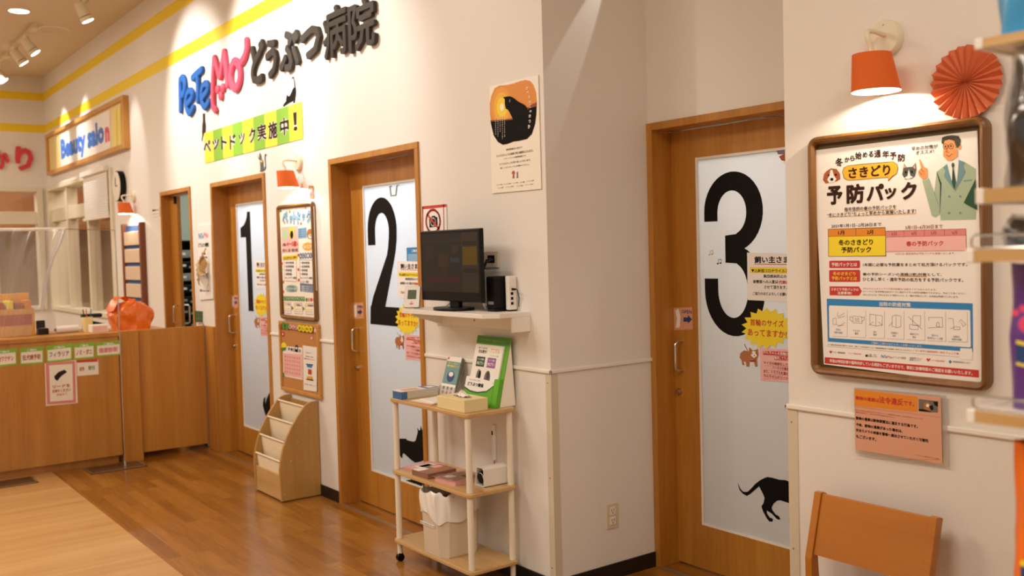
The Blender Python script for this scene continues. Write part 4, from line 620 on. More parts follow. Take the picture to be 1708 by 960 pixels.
  ('p','leaf',1,[(-1.944,1.822),(-1.945,1.819),(-1.948,1.816),(-1.951,1.814),(-1.955,1.813),(-1.96,1.812),(-1.965,1.813),(-1.969,1.815),(-1.972,1.817),(-1.974,1.82),(-1.974,1.824),(-1.973,1.827),(-1.971,1.83),(-1.967,1.832),(-1.963,1.833),(-1.958,1.833),(-1.954,1.833),(-1.95,1.831),(-1.946,1.828),(-1.945,1.825)]),
  ('p','leaf',1,[(-1.475,1.739),(-1.476,1.736),(-1.478,1.733),(-1.482,1.731),(-1.485,1.73),(-1.49,1.73),(-1.494,1.73),(-1.497,1.732),(-1.5,1.734),(-1.502,1.737),(-1.502,1.74),(-1.501,1.743),(-1.499,1.746),(-1.496,1.748),(-1.492,1.749),(-1.488,1.749),(-1.484,1.749),(-1.48,1.747),(-1.478,1.745),(-1.476,1.742)]),
 ],
 'cal': [
  ('p','paper',0,[(-2.021,0.921),(-1.71,0.929),(-1.722,0.719),(-2.028,0.717)]),
  ('p','pink',1,[(-2.014,0.873),(-1.719,0.885),(-1.727,0.728),(-2.015,0.726)]),
  ('t','ink',1,'診',-1.919,0.9075,0.034,0.021,0.03),
  ('t','ink',1,'療',-1.877,0.9065,0.034,0.021,0.03),
  ('t','ink',1,'日',-1.835,0.9055,0.034,0.021,0.03),
  ('t','ink',1,'1',-1.7935,0.9055,0.033,0.021,0.03),
  ('t','ink',1,'月',-1.7525,0.9045,0.033,0.021,0.03),
  ('t','rust',2,'1',-1.985,0.8535,0.02,0.009,0.03),
  ('t','rust',2,'2',-1.946,0.854,0.02,0.01,0.03),
  ('t','rust',2,'3',-1.908,0.8545,0.02,0.009,0.03),
  ('t','rust',2,'4',-1.87,0.855,0.02,0.01,0.03),
  ('t','rust',2,'5',-1.8325,0.8555,0.019,0.009,0.03),
  ('t','rust',2,'6',-1.795,0.856,0.02,0.01,0.03),
  ('t','rust',2,'7',-1.758,0.8565,0.02,0.009,0.03),
  ('l','rose',2,0.0008,[(-2.011,0.841),(-1.722,0.849)]),
  ('t','rust',2,'8',-1.9875,0.8275,0.021,0.009,0.03),
  ('t','rust',2,'9',-1.949,0.828,0.02,0.01,0.03),
  ('t','rust',2,'10',-1.91,0.8285,0.02,0.009,0.03),
  ('t','rust',2,'11',-1.872,0.8295,0.02,0.009,0.03),
  ('t','rust',2,'12',-1.8345,0.8295,0.019,0.01,0.03),
  ('t','rust',2,'13',-1.7975,0.8305,0.019,0.009,0.03),
  ('t','rust',2,'14',-1.7605,0.8315,0.019,0.01,0.03),
  ('l','rose',2,0.0008,[(-2.013,0.814),(-1.724,0.824)]),
  ('t','rust',2,'15',-1.99,0.8015,0.02,0.01,0.03),
  ('t','rust',2,'16',-1.951,0.802,0.02,0.01,0.03),
  ('t','rust',2,'17',-1.913,0.8025,0.02,0.009,0.03),
  ('t','rust',2,'18',-1.8745,0.8035,0.019,0.009,0.03),
  ('t','rust',2,'19',-1.837,0.8045,0.02,0.009,0.03),
  ('t','rust',2,'20',-1.7995,0.8045,0.019,0.01,0.03),
  ('t','rust',2,'21',-1.7625,0.8055,0.019,0.009,0.03),
  ('l','rose',2,0.0008,[(-2.016,0.788),(-1.726,0.799)]),
  ('t','rust',2,'22',-1.992,0.7755,0.02,0.01,0.03),
  ('t','rust',2,'23',-1.953,0.776,0.02,0.01,0.03),
  ('t','rust',2,'24',-1.915,0.7765,0.02,0.01,0.03),
  ('t','rust',2,'25',-1.877,0.7775,0.02,0.009,0.03),
  ('t','rust',2,'26',-1.839,0.7785,0.02,0.009,0.03),
  ('t','rust',2,'27',-1.8015,0.7795,0.019,0.009,0.03),
  ('t','rust',2,'28',-1.7645,0.7805,0.019,0.009,0.03),
  ('l','rose',2,0.0008,[(-2.018,0.762),(-1.728,0.773)]),
  ('t','rust',2,'29',-1.9945,0.749,0.021,0.01,0.03),
  ('t','rust',2,'30',-1.956,0.75,0.02,0.01,0.03),
  ('t','rust',2,'31',-1.917,0.7505,0.02,0.01,0.03),
  ('t','rust',2,'32',-1.879,0.7515,0.02,0.01,0.03),
  ('t','rust',2,'33',-1.841,0.7525,0.02,0.01,0.03),
  ('t','rust',2,'34',-1.8035,0.7535,0.019,0.01,0.03),
  ('t','rust',2,'35',-1.7665,0.7545,0.019,0.009,0.03),
  ('l','rose',2,0.0008,[(-2.02,0.736),(-1.731,0.748)]),
 ],
 'food': [
  ('p','ink',0,[(-1.677,0.945),(-1.464,0.945),(-1.49,0.662),(-1.691,0.653)]),
  ('p','paper',1,[(-1.684,0.946),(-1.472,0.947),(-1.497,0.663),(-1.696,0.655)]),
  ('t','lead',2,'おすすめフード',-1.5935,0.9025,0.095,0.01,0.02),
  ('t','lead',2,'療法食のご案内',-1.587,0.8785,0.118,0.009,0.02),
  ('t','rust',2,'健康な毎日のために',-1.5905,0.8625,0.161,0.009,0.02),
  ('p','blue',2,[(-1.639,0.827),(-1.539,0.832),(-1.56,0.809),(-1.625,0.808)]),
  ('p','ink',2,[(-1.642,0.83),(-1.536,0.834),(-1.539,0.829),(-1.64,0.825)]),
  ('p','cream',2,[(-1.623,0.806),(-1.553,0.809),(-1.555,0.738),(-1.634,0.735)]),
  ('p','rust',3,[(-1.613,0.798),(-1.561,0.799),(-1.562,0.766),(-1.617,0.763)]),
  ('p','gold',3,[(-1.633,0.751),(-1.551,0.754),(-1.545,0.736),(-1.639,0.732)]),
  ('p','ink',3,[(-1.647,0.733),(-1.54,0.736),(-1.541,0.728),(-1.648,0.726)]),
  ('t','lead',2,'お気軽にご相談ください',-1.594,0.697,0.166,0.008,0.02),
 ],
 'corkdeco': [
  ('p','rust',0,[(-1.985,1.057),(-1.987,1.052),(-1.991,1.048),(-1.997,1.044),(-2.005,1.041),(-2.013,1.04),(-2.021,1.041),(-2.028,1.042),(-2.034,1.046),(-2.037,1.05),(-2.038,1.055),(-2.036,1.06),(-2.032,1.065),(-2.026,1.068),(-2.018,1.071),(-2.01,1.072),(-2.002,1.072),(-1.995,1.07),(-1.99,1.067),(-1.986,1.062)]),
  ('p','leaf',0,[(-1.923,1.063),(-1.926,1.056),(-1.932,1.05),(-1.94,1.044),(-1.951,1.04),(-1.963,1.039),(-1.974,1.039),(-1.984,1.042),(-1.992,1.047),(-1.997,1.053),(-1.998,1.06),(-1.996,1.067),(-1.99,1.074),(-1.981,1.079),(-1.97,1.083),(-1.959,1.085),(-1.947,1.084),(-1.937,1.081),(-1.929,1.076),(-1.925,1.07)]),
  ('p','leaf',0,[(-1.864,1.062),(-1.867,1.055),(-1.872,1.048),(-1.881,1.043),(-1.891,1.039),(-1.903,1.038),(-1.914,1.038),(-1.924,1.041),(-1.932,1.045),(-1.937,1.052),(-1.938,1.059),(-1.936,1.066),(-1.93,1.072),(-1.921,1.078),(-1.91,1.081),(-1.899,1.083),(-1.888,1.083),(-1.878,1.08),(-1.87,1.075),(-1.865,1.069)]),
  ('p','brown',0,[(-1.818,1.061),(-1.82,1.055),(-1.824,1.05),(-1.83,1.046),(-1.838,1.043),(-1.846,1.042),(-1.855,1.042),(-1.862,1.045),(-1.867,1.048),(-1.871,1.053),(-1.872,1.058),(-1.87,1.064),(-1.866,1.069),(-1.859,1.073),(-1.852,1.076),(-1.843,1.077),(-1.835,1.077),(-1.828,1.075),(-1.822,1.071),(-1.819,1.066)]),
  ('p','pink',1,[(-1.821,1.061),(-1.823,1.056),(-1.826,1.051),(-1.832,1.048),(-1.839,1.045),(-1.846,1.044),(-1.854,1.044),(-1.86,1.046),(-1.865,1.049),(-1.868,1.054),(-1.869,1.058),(-1.867,1.063),(-1.863,1.068),(-1.858,1.072),(-1.851,1.074),(-1.843,1.075),(-1.836,1.075),(-1.83,1.073),(-1.825,1.07),(-1.822,1.066)]),
  ('t','brown',2,'わ',-1.845,1.0595,0.03,0.02,0.04),
  ('p','brown',0,[(-1.773,1.06),(-1.775,1.055),(-1.779,1.05),(-1.785,1.046),(-1.793,1.043),(-1.801,1.041),(-1.809,1.042),(-1.816,1.044),(-1.821,1.048),(-1.825,1.052),(-1.826,1.058),(-1.824,1.063),(-1.82,1.068),(-1.813,1.072),(-1.806,1.075),(-1.798,1.076),(-1.79,1.076),(-1.783,1.074),(-1.777,1.07),(-1.774,1.066)]),
  ('p','pink',1,[(-1.776,1.06),(-1.777,1.055),(-1.781,1.051),(-1.786,1.047),(-1.793,1.044),(-1.801,1.043),(-1.808,1.044),(-1.814,1.046),(-1.819,1.049),(-1.822,1.053),(-1.823,1.058),(-1.821,1.063),(-1.817,1.067),(-1.812,1.071),(-1.805,1.074),(-1.798,1.075),(-1.791,1.074),(-1.784,1.072),(-1.779,1.069),(-1.776,1.065)]),
  ('t','brown',2,'ん',-1.799,1.0585,0.03,0.019,0.04),
  ('p','brown',0,[(-1.728,1.06),(-1.73,1.054),(-1.734,1.049),(-1.74,1.045),(-1.747,1.042),(-1.756,1.041),(-1.763,1.041),(-1.771,1.043),(-1.776,1.047),(-1.779,1.052),(-1.78,1.057),(-1.778,1.063),(-1.774,1.068),(-1.768,1.072),(-1.761,1.075),(-1.753,1.076),(-1.745,1.075),(-1.738,1.073),(-1.732,1.07),(-1.729,1.065)]),
  ('p','pink',1,[(-1.731,1.059),(-1.732,1.055),(-1.736,1.05),(-1.741,1.046),(-1.748,1.044),(-1.755,1.043),(-1.763,1.043),(-1.769,1.045),(-1.774,1.048),(-1.777,1.052),(-1.777,1.057),(-1.776,1.062),(-1.772,1.067),(-1.767,1.07),(-1.76,1.073),(-1.753,1.074),(-1.746,1.074),(-1.739,1.072),(-1.735,1.068),(-1.732,1.064)]),
  ('t','brown',2,'に',-1.754,1.0585,0.03,0.02,0.04),
  ('p','brown',0,[(-1.665,1.06),(-1.667,1.053),(-1.673,1.046),(-1.681,1.04),(-1.691,1.036),(-1.702,1.034),(-1.713,1.035),(-1.722,1.038),(-1.73,1.043),(-1.734,1.049),(-1.735,1.056),(-1.733,1.064),(-1.727,1.071),(-1.719,1.076),(-1.709,1.08),(-1.698,1.082),(-1.687,1.081),(-1.678,1.078),(-1.671,1.073),(-1.666,1.067)]),
  ('p','yellow',1,[(-1.668,1.06),(-1.67,1.053),(-1.675,1.047),(-1.682,1.041),(-1.692,1.038),(-1.702,1.036),(-1.712,1.037),(-1.721,1.04),(-1.727,1.044),(-1.731,1.05),(-1.732,1.057),(-1.73,1.063),(-1.725,1.07),(-1.718,1.075),(-1.708,1.078),(-1.698,1.08),(-1.688,1.079),(-1.68,1.077),(-1.673,1.072),(-1.669,1.066)]),
  ('t','brown',2,'お',-1.7,1.0575,0.03,0.02,0.04),
  ('p','brown',0,[(-1.61,1.06),(-1.612,1.053),(-1.617,1.046),(-1.625,1.04),(-1.635,1.036),(-1.646,1.035),(-1.657,1.035),(-1.666,1.038),(-1.673,1.043),(-1.678,1.049),(-1.679,1.056),(-1.676,1.064),(-1.671,1.071),(-1.663,1.076),(-1.653,1.08),(-1.642,1.082),(-1.631,1.081),(-1.622,1.078),(-1.615,1.073),(-1.611,1.067)]),
  ('p','yellow',1,[(-1.612,1.06),(-1.614,1.053),(-1.619,1.047),(-1.627,1.042),(-1.636,1.038),(-1.646,1.036),(-1.656,1.037),(-1.664,1.04),(-1.671,1.044),(-1.675,1.05),(-1.676,1.057),(-1.674,1.063),(-1.669,1.07),(-1.661,1.075),(-1.652,1.078),(-1.642,1.08),(-1.632,1.079),(-1.624,1.077),(-1.617,1.072),(-1.613,1.066)]),
  ('t','brown',2,'し',-1.644,1.0575,0.03,0.019,0.04),
  ('p','brown',0,[(-1.555,1.06),(-1.557,1.053),(-1.562,1.046),(-1.57,1.04),(-1.58,1.037),(-1.591,1.035),(-1.601,1.035),(-1.61,1.038),(-1.618,1.043),(-1.622,1.049),(-1.623,1.056),(-1.621,1.064),(-1.615,1.071),(-1.607,1.076),(-1.597,1.08),(-1.587,1.081),(-1.576,1.081),(-1.567,1.078),(-1.56,1.073),(-1.556,1.067)]),
  ('p','yellow',1,[(-1.557,1.06),(-1.56,1.053),(-1.564,1.047),(-1.572,1.042),(-1.581,1.038),(-1.591,1.037),(-1.6,1.037),(-1.609,1.04),(-1.615,1.044),(-1.619,1.05),(-1.62,1.057),(-1.618,1.063),(-1.613,1.07),(-1.606,1.075),(-1.597,1.078),(-1.587,1.08),(-1.577,1.079),(-1.569,1.076),(-1.562,1.072),(-1.558,1.066)]),
  ('t','brown',2,'ら',-1.5885,1.0575,0.029,0.019,0.04),
  ('p','brown',0,[(-1.501,1.06),(-1.503,1.053),(-1.508,1.046),(-1.516,1.04),(-1.526,1.037),(-1.536,1.035),(-1.547,1.036),(-1.556,1.038),(-1.563,1.043),(-1.567,1.049),(-1.568,1.056),(-1.566,1.064),(-1.56,1.07),(-1.553,1.076),(-1.543,1.08),(-1.532,1.081),(-1.522,1.081),(-1.513,1.078),(-1.506,1.073),(-1.502,1.067)]),
  ('p','yellow',1,[(-1.503,1.06),(-1.506,1.053),(-1.51,1.047),(-1.518,1.042),(-1.526,1.038),(-1.536,1.037),(-1.546,1.037),(-1.554,1.04),(-1.561,1.044),(-1.564,1.05),(-1.565,1.057),(-1.563,1.063),(-1.558,1.069),(-1.551,1.075),(-1.542,1.078),(-1.533,1.08),(-1.523,1.079),(-1.515,1.076),(-1.508,1.072),(-1.504,1.066)]),
  ('t','brown',2,'せ',-1.5345,1.0575,0.029,0.019,0.04),
  ('p','pink',0,[(-1.458,1.055),(-1.459,1.051),(-1.462,1.046),(-1.465,1.043),(-1.47,1.04),(-1.475,1.039),(-1.479,1.04),(-1.483,1.042),(-1.486,1.045),(-1.488,1.049),(-1.489,1.054),(-1.488,1.059),(-1.485,1.063),(-1.481,1.067),(-1.477,1.069),(-1.472,1.07),(-1.467,1.07),(-1.463,1.068),(-1.46,1.064),(-1.459,1.06)]),
 ],
 'fl1': [
  ('p','red',0,[(-1.966,1.003),(-1.968,0.997),(-1.972,0.992),(-1.979,0.988),(-1.987,0.985),(-1.996,0.983),(-2.005,0.984),(-2.013,0.986),(-2.019,0.989),(-2.023,0.994),(-2.024,0.999),(-2.022,1.005),(-2.017,1.01),(-2.011,1.015),(-2.002,1.017),(-1.993,1.019),(-1.984,1.018),(-1.976,1.016),(-1.97,1.013),(-1.967,1.008)]),
  ('p','paper',1,[(-1.985,1.002),(-1.985,1.0),(-1.987,0.998),(-1.989,0.997),(-1.992,0.996),(-1.995,0.995),(-1.998,0.995),(-2.001,0.996),(-2.003,0.997),(-2.005,0.999),(-2.005,1.001),(-2.004,1.002),(-2.003,1.004),(-2.0,1.006),(-1.997,1.007),(-1.994,1.007),(-1.991,1.007),(-1.988,1.006),(-1.986,1.005),(-1.985,1.003)]),
 ],
 'fl2': [
  ('p','rose',0,[(-1.523,1.002),(-1.525,0.998),(-1.528,0.994),(-1.533,0.991),(-1.539,0.989),(-1.545,0.988),(-1.552,0.988),(-1.557,0.989),(-1.562,0.992),(-1.564,0.996),(-1.565,1.0),(-1.564,1.004),(-1.56,1.008),(-1.555,1.011),(-1.55,1.013),(-1.543,1.014),(-1.537,1.014),(-1.531,1.012),(-1.527,1.01),(-1.524,1.006)]),
  ('p','paper',1,[(-1.536,1.001),(-1.537,1.0),(-1.538,0.999),(-1.54,0.998),(-1.542,0.997),(-1.545,0.996),(-1.547,0.997),(-1.549,0.997),(-1.551,0.998),(-1.552,0.999),(-1.552,1.0),(-1.551,1.002),(-1.55,1.003),(-1.548,1.004),(-1.546,1.005),(-1.544,1.005),(-1.541,1.005),(-1.539,1.005),(-1.538,1.004),(-1.537,1.003)]),
 ],
 'fruit': [
  ('p','lemon',0,[(-1.939,0.922),(-1.942,0.914),(-1.949,0.906),(-1.959,0.9),(-1.973,0.895),(-1.987,0.893),(-2.001,0.893),(-2.014,0.896),(-2.024,0.901),(-2.03,0.908),(-2.031,0.916),(-2.028,0.925),(-2.021,0.933),(-2.01,0.939),(-1.997,0.944),(-1.982,0.946),(-1.968,0.946),(-1.956,0.943),(-1.946,0.937),(-1.94,0.93)]),
  ('p','leaf',1,[(-2.025,0.908),(-1.945,0.916),(-1.954,0.896),(-2.02,0.886)]),
 ],
 'leafcut': [
  ('p','leaf',0,[(-2.034,0.729),(-2.0,0.744),(-1.991,0.718),(-2.029,0.703)]),
 ],
 'clip': [
  ('p','ink',0,[(-1.803,0.934),(-1.786,0.942),(-1.759,0.938),(-1.76,0.896),(-1.804,0.895)]),
  ('p','paper',1,[(-1.767,0.922),(-1.768,0.92),(-1.77,0.917),(-1.773,0.915),(-1.777,0.914),(-1.781,0.913),(-1.786,0.913),(-1.789,0.914),(-1.792,0.916),(-1.794,0.918),(-1.795,0.92),(-1.794,0.923),(-1.792,0.925),(-1.788,0.927),(-1.784,0.929),(-1.78,0.929),(-1.776,0.929),(-1.772,0.928),(-1.769,0.927),(-1.767,0.925)]),
 ],
 'hours': [
  ('p','paper',0,[(-3.624,1.785),(-3.305,1.785),(-3.33,1.204),(-3.645,1.186)]),
  ('t','blue',1,'PeTe',-3.548,1.699,0.108,0.044,0.05),
  ('t','rose',1,'Mo',-3.4285,1.7035,0.109,0.043,0.05),
  ('t','ink',1,'どうぶつ病院',-3.4965,1.627,0.243,0.036,0.05),
  ('t','ink',1,'受付時間',-3.5035,1.557,0.091,0.02,0.04),
  ('t','ink',1,'月〜日曜 午前',-3.5115,1.5275,0.175,0.021,0.04),
  ('t','ink',1,'10:00〜12:30',-3.541,1.497,0.138,0.021,0.04),
  ('t','ink',1,'診察時間',-3.529,1.432,0.084,0.02,0.04),
  ('t','ink',1,'10:00〜13:00',-3.5265,1.398,0.175,0.021,0.04),
  ('t','ink',1,'16:00〜19:00',-3.5305,1.362,0.175,0.02,0.04),
  ('t','ink',1,'ペットホテル受付',-3.5375,1.3375,0.183,0.01,0.04),
  ('t','ink',1,'年中無休',-3.517,1.3075,0.122,0.021,0.04),
  ('t','ink',1,'☎ 0120-11-00',-3.5155,1.2635,0.213,0.021,0.04),
 ],
 'green': [
  ('p','forest',0,[(-3.783,1.094),(-3.609,1.095),(-3.619,1.007),(-3.794,1.005)]),
  ('t','leaf',1,'ペット',-3.699,1.065,0.116,0.014,0.03),
  ('t','leaf',1,'同伴可',-3.703,1.031,0.116,0.015,0.03),
 ],
 'tag': [
  ('p','paper',0,[(-4.854,1.985),(-4.622,1.984),(-4.633,1.905),(-4.866,1.904)]),
  ('t','ink',1,'押す→',-4.75,1.961,0.178,0.022,0.05),
  ('l','red',1,0.004,[(-4.844,1.93),(-4.648,1.927)]),
 ],
 'bear': [
  ('p','fur',0,[(-1.537,1.963),(-1.519,1.965),(-1.506,1.957),(-1.489,1.962),(-1.467,1.954),(-1.466,1.924),(-1.479,1.92),(-1.46,1.891),(-1.478,1.878),(-1.53,1.883),(-1.533,1.904),(-1.518,1.922),(-1.539,1.938)]),
  ('p','paper',1,[(-1.486,1.935),(-1.488,1.932),(-1.491,1.93),(-1.495,1.928),(-1.501,1.927),(-1.507,1.927),(-1.513,1.928),(-1.518,1.93),(-1.522,1.932),(-1.525,1.935),(-1.526,1.938),(-1.524,1.941),(-1.521,1.943),(-1.517,1.945),(-1.511,1.946),(-1.505,1.946),(-1.499,1.945),(-1.494,1.943),(-1.49,1.941),(-1.487,1.938)]),
  ('p','ink',2,[(-1.497,1.938),(-1.498,1.937),(-1.499,1.936),(-1.501,1.935),(-1.503,1.935),(-1.506,1.935),(-1.509,1.935),(-1.511,1.936),(-1.513,1.937),(-1.514,1.938),(-1.515,1.939),(-1.514,1.94),(-1.513,1.941),(-1.511,1.942),(-1.508,1.942),(-1.506,1.942),(-1.503,1.942),(-1.5,1.941),(-1.499,1.94),(-1.497,1.939)]),
  ('p','red',1,[(-1.522,1.922),(-1.47,1.919),(-1.464,1.895),(-1.494,1.9),(-1.524,1.9)]),
  ('p','ink',2,[(-1.514,1.948),(-1.514,1.947),(-1.515,1.947),(-1.516,1.946),(-1.517,1.946),(-1.518,1.946),(-1.52,1.946),(-1.521,1.946),(-1.522,1.947),(-1.522,1.948),(-1.523,1.949),(-1.522,1.95),(-1.522,1.95),(-1.521,1.951),(-1.519,1.951),(-1.518,1.951),(-1.517,1.951),(-1.515,1.951),(-1.514,1.95),(-1.514,1.949)]),
  ('p','ink',2,[(-1.483,1.946),(-1.484,1.945),(-1.484,1.945),(-1.485,1.944),(-1.487,1.944),(-1.488,1.944),(-1.489,1.944),(-1.49,1.944),(-1.491,1.945),(-1.492,1.946),(-1.492,1.947),(-1.492,1.948),(-1.491,1.948),(-1.49,1.949),(-1.489,1.949),(-1.487,1.949),(-1.486,1.949),(-1.485,1.949),(-1.484,1.948),(-1.483,1.947)]),
 ],
 'arrow2': [
  ('p','salmon',0,[(-1.226,1.226),(-1.085,1.233),(-1.085,1.136),(-1.225,1.126)]),
  ('p','paper',1,[(-1.206,1.212),(-1.17,1.218),(-1.175,1.141),(-1.211,1.14)]),
  ('p','navy',1,[(-1.159,1.18),(-1.131,1.181),(-1.13,1.192),(-1.099,1.175),(-1.133,1.154),(-1.132,1.164),(-1.16,1.163)]),
  ('t','navy',1,'OPEN',-1.129,1.205,0.07,0.017,0.03),
 ],
 'arrow1': [
  ('p','salmon',0,[(-3.274,1.227),(-3.134,1.23),(-3.144,1.132),(-3.272,1.123)]),
  ('p','paper',1,[(-3.254,1.213),(-3.218,1.218),(-3.227,1.14),(-3.262,1.138)]),
  ('p','navy',1,[(-3.209,1.179),(-3.18,1.18),(-3.179,1.192),(-3.149,1.173),(-3.183,1.153),(-3.182,1.163),(-3.21,1.162)]),
  ('t','navy',1,'OPEN',-3.178,1.205,0.07,0.018,0.03),
 ],
 'bluecard': [
  ('p','blue',0,[(-0.565,1.554),(-0.396,1.555),(-0.401,1.469),(-0.566,1.466)]),
  ('p','skyblue',1,[(-0.552,1.518),(-0.398,1.52),(-0.401,1.469),(-0.552,1.466)]),
  ('t','paper',1,'ご案内',-0.481,1.5355,0.062,0.015,0.03),
 ],
 'strip0': [
  ('p','lime',0,[(-1.548,0.921),(-1.389,0.925),(-1.391,0.806),(-1.553,0.8)]),
  ('p','cream',1,[(-1.542,0.891),(-1.398,0.895),(-1.399,0.818),(-1.545,0.813)]),
  ('t','red',2,'混合ワクチン',-1.472,0.855,0.12,0.038,0.04),
  ('t','paper',1,'ご案内',-1.47,0.904,0.064,0.016,0.03),
 ],
 'strip1': [
  ('p','lime',0,[(-1.37,0.919),(-1.214,0.924),(-1.22,0.799),(-1.372,0.8)]),
  ('p','cream',1,[(-1.363,0.89),(-1.223,0.892),(-1.227,0.811),(-1.364,0.812)]),
  ('t','dogbrown',2,'狂犬病予防',-1.2955,0.851,0.119,0.039,0.04),
  ('t','paper',1,'ご案内',-1.2935,0.902,0.063,0.017,0.03),
 ],
 'strip2': [
  ('p','lime',0,[(-1.199,0.922),(-1.021,0.93),(-1.027,0.807),(-1.2,0.801)]),
  ('p','cream',1,[(-1.19,0.892),(-1.032,0.899),(-1.035,0.819),(-1.191,0.814)]),
  ('t','mauve',2,'フィラリア',-1.113,0.8565,0.134,0.039,0.04),
  ('t','paper',1,'ご案内',-1.1115,0.9065,0.071,0.017,0.03),
 ],
 'strip3': [
  ('p','lime',0,[(-1.013,0.925),(-0.869,0.927),(-0.874,0.807),(-1.014,0.806)]),
  ('p','cream',1,[(-1.007,0.895),(-0.877,0.897),(-0.88,0.819),(-1.007,0.818)]),
  ('t','rust',2,'ノミ・ダニ',-0.944,0.8575,0.11,0.04,0.04),
  ('t','paper',1,'ご案内',-0.942,0.9065,0.058,0.017,0.03),
 ],
 'strip4': [
  ('p','lime',0,[(-0.86,0.921),(-0.682,0.925),(-0.686,0.813),(-0.861,0.815)]),
  ('p','cream',1,[(-0.852,0.895),(-0.692,0.897),(-0.695,0.824),(-0.852,0.825)]),
  ('t','rose',2,'健康診断',-0.774,0.8595,0.136,0.04,0.04),
  ('t','paper',1,'ご案内',-0.772,0.905,0.072,0.018,0.03),
 ],
 'redsign': [
  ('p','cream',0,[(-1.212,0.798),(-1.002,0.805),(-1.003,0.488),(-1.217,0.491)]),
  ('p','rose',1,[(-1.206,0.803),(-1.009,0.8),(-1.015,0.492),(-1.21,0.5)]),
  ('p','cream',2,[(-1.184,0.781),(-1.028,0.779),(-1.033,0.514),(-1.188,0.519)]),
  ('p','ink',3,[(-1.155,0.699),(-1.124,0.728),(-1.083,0.741),(-1.066,0.722),(-1.108,0.695),(-1.133,0.665),(-1.147,0.673)]),
  ('t','rust',3,'リードを',-1.1085,0.6235,0.117,0.025,0.04),
  ('t','rust',3,'お持ちください',-1.1095,0.5915,0.123,0.025,0.04),
  ('t','rose',3,'係員まで',-1.1075,0.564,0.071,0.018,0.03),
 ],
 'smallsign': [
  ('p','cream',0,[(-0.998,0.8),(-0.849,0.796),(-0.849,0.684),(-0.999,0.686)]),
  ('p','red',1,[(-0.997,0.802),(-0.852,0.799),(-0.853,0.778),(-0.998,0.784)]),
  ('t','rust',1,'会計',-0.964,0.7355,0.036,0.033,0.03),
  ('t','leaf',1,'受付',-0.897,0.737,0.048,0.034,0.03),
 ],
 'salon': [
  ('p','wheat',0,[(-8.743,3.031),(-5.486,3.025),(-5.52,2.58),(-8.778,2.595)]),
  ('p','paper',1,[(-8.249,3.024),(-6.023,3.019),(-6.046,2.644),(-8.284,2.619)]),
  ('p','lemon',1,[(-5.83,2.993),(-5.772,2.992),(-5.795,2.62),(-5.853,2.619)]),
  ('p','lemon',1,[(-5.676,2.999),(-5.629,2.999),(-5.653,2.618),(-5.7,2.618)]),
  ('t','azure',2,'Beauty salo',-7.254,2.8055,1.974,0.3,0.06),
  ('t','hotpink',2,'n',-6.148,2.789,0.174,0.154,0.07),
 ],
}
SIGN_STROKES = {'P': [[(-3.902, 2.742), (-3.889, 2.844), (-3.885, 2.943), (-3.875, 2.984)], [(-3.891, 2.862), (-3.818, 2.859), (-3.773, 2.898), (-3.777, 2.955), (-3.817, 2.992), (-3.867, 2.983)]], 'e1': [[(-3.72, 2.768), (-3.605, 2.804), (-3.61, 2.843), (-3.665, 2.865), (-3.733, 2.836), (-3.758, 2.776), (-3.731, 2.717), (-3.676, 2.689), (-3.594, 2.72)]], 'T': [[(-3.574, 2.953), (-3.474, 2.97), (-3.365, 2.983)], [(-3.46, 2.951), (-3.464, 2.852), (-3.474, 2.762)]], 'e2': [[(-3.352, 2.772), (-3.242, 2.81), (-3.248, 2.846), (-3.295, 2.866), (-3.357, 2.844), (-3.389, 2.781), (-3.366, 2.717), (-3.315, 2.69), (-3.228, 2.718)]], 'M': [[(-3.099, 2.636), (-3.14, 2.673), (-3.137, 2.771), (-3.115, 2.899), (-3.078, 3.021)], [(-3.078, 3.021), (-3.035, 2.958), (-2.976, 2.868), (-2.926, 2.934), (-2.871, 3.03)], [(-2.871, 3.03), (-2.846, 2.921), (-2.826, 2.784)]], 'dots': [(-3.032, 2.781), (-2.925, 2.78), (-2.977, 2.726)], 'o': [[(-2.653, 2.926), (-2.583, 2.865), (-2.578, 2.802), (-2.62, 2.753), (-2.686, 2.74), (-2.746, 2.781), (-2.758, 2.849), (-2.715, 2.911), (-2.653, 2.926)]], 'tail': [[(-2.533, 2.906), (-2.471, 2.935), (-2.433, 2.986), (-2.433, 3.031)]]}
SIGN_GLYPHS = {'ど': (-2.36, -2.119, 2.705, 2.992), 'う': (-2.096, -1.911, 2.706, 2.963), 'ぶ': (-1.871, -1.564, 2.706, 2.966), 'つ': (-1.542, -1.258, 2.732, 2.925), '病': (-1.217, -0.913, 2.685, 2.98), '院': (-0.89, -0.579, 2.669, 2.945)}
LEFT_GLYPHS = {'か': (-0.611, -0.418, 2.679, 2.914), 'り': (-0.355, -0.151, 2.665, 2.967)}
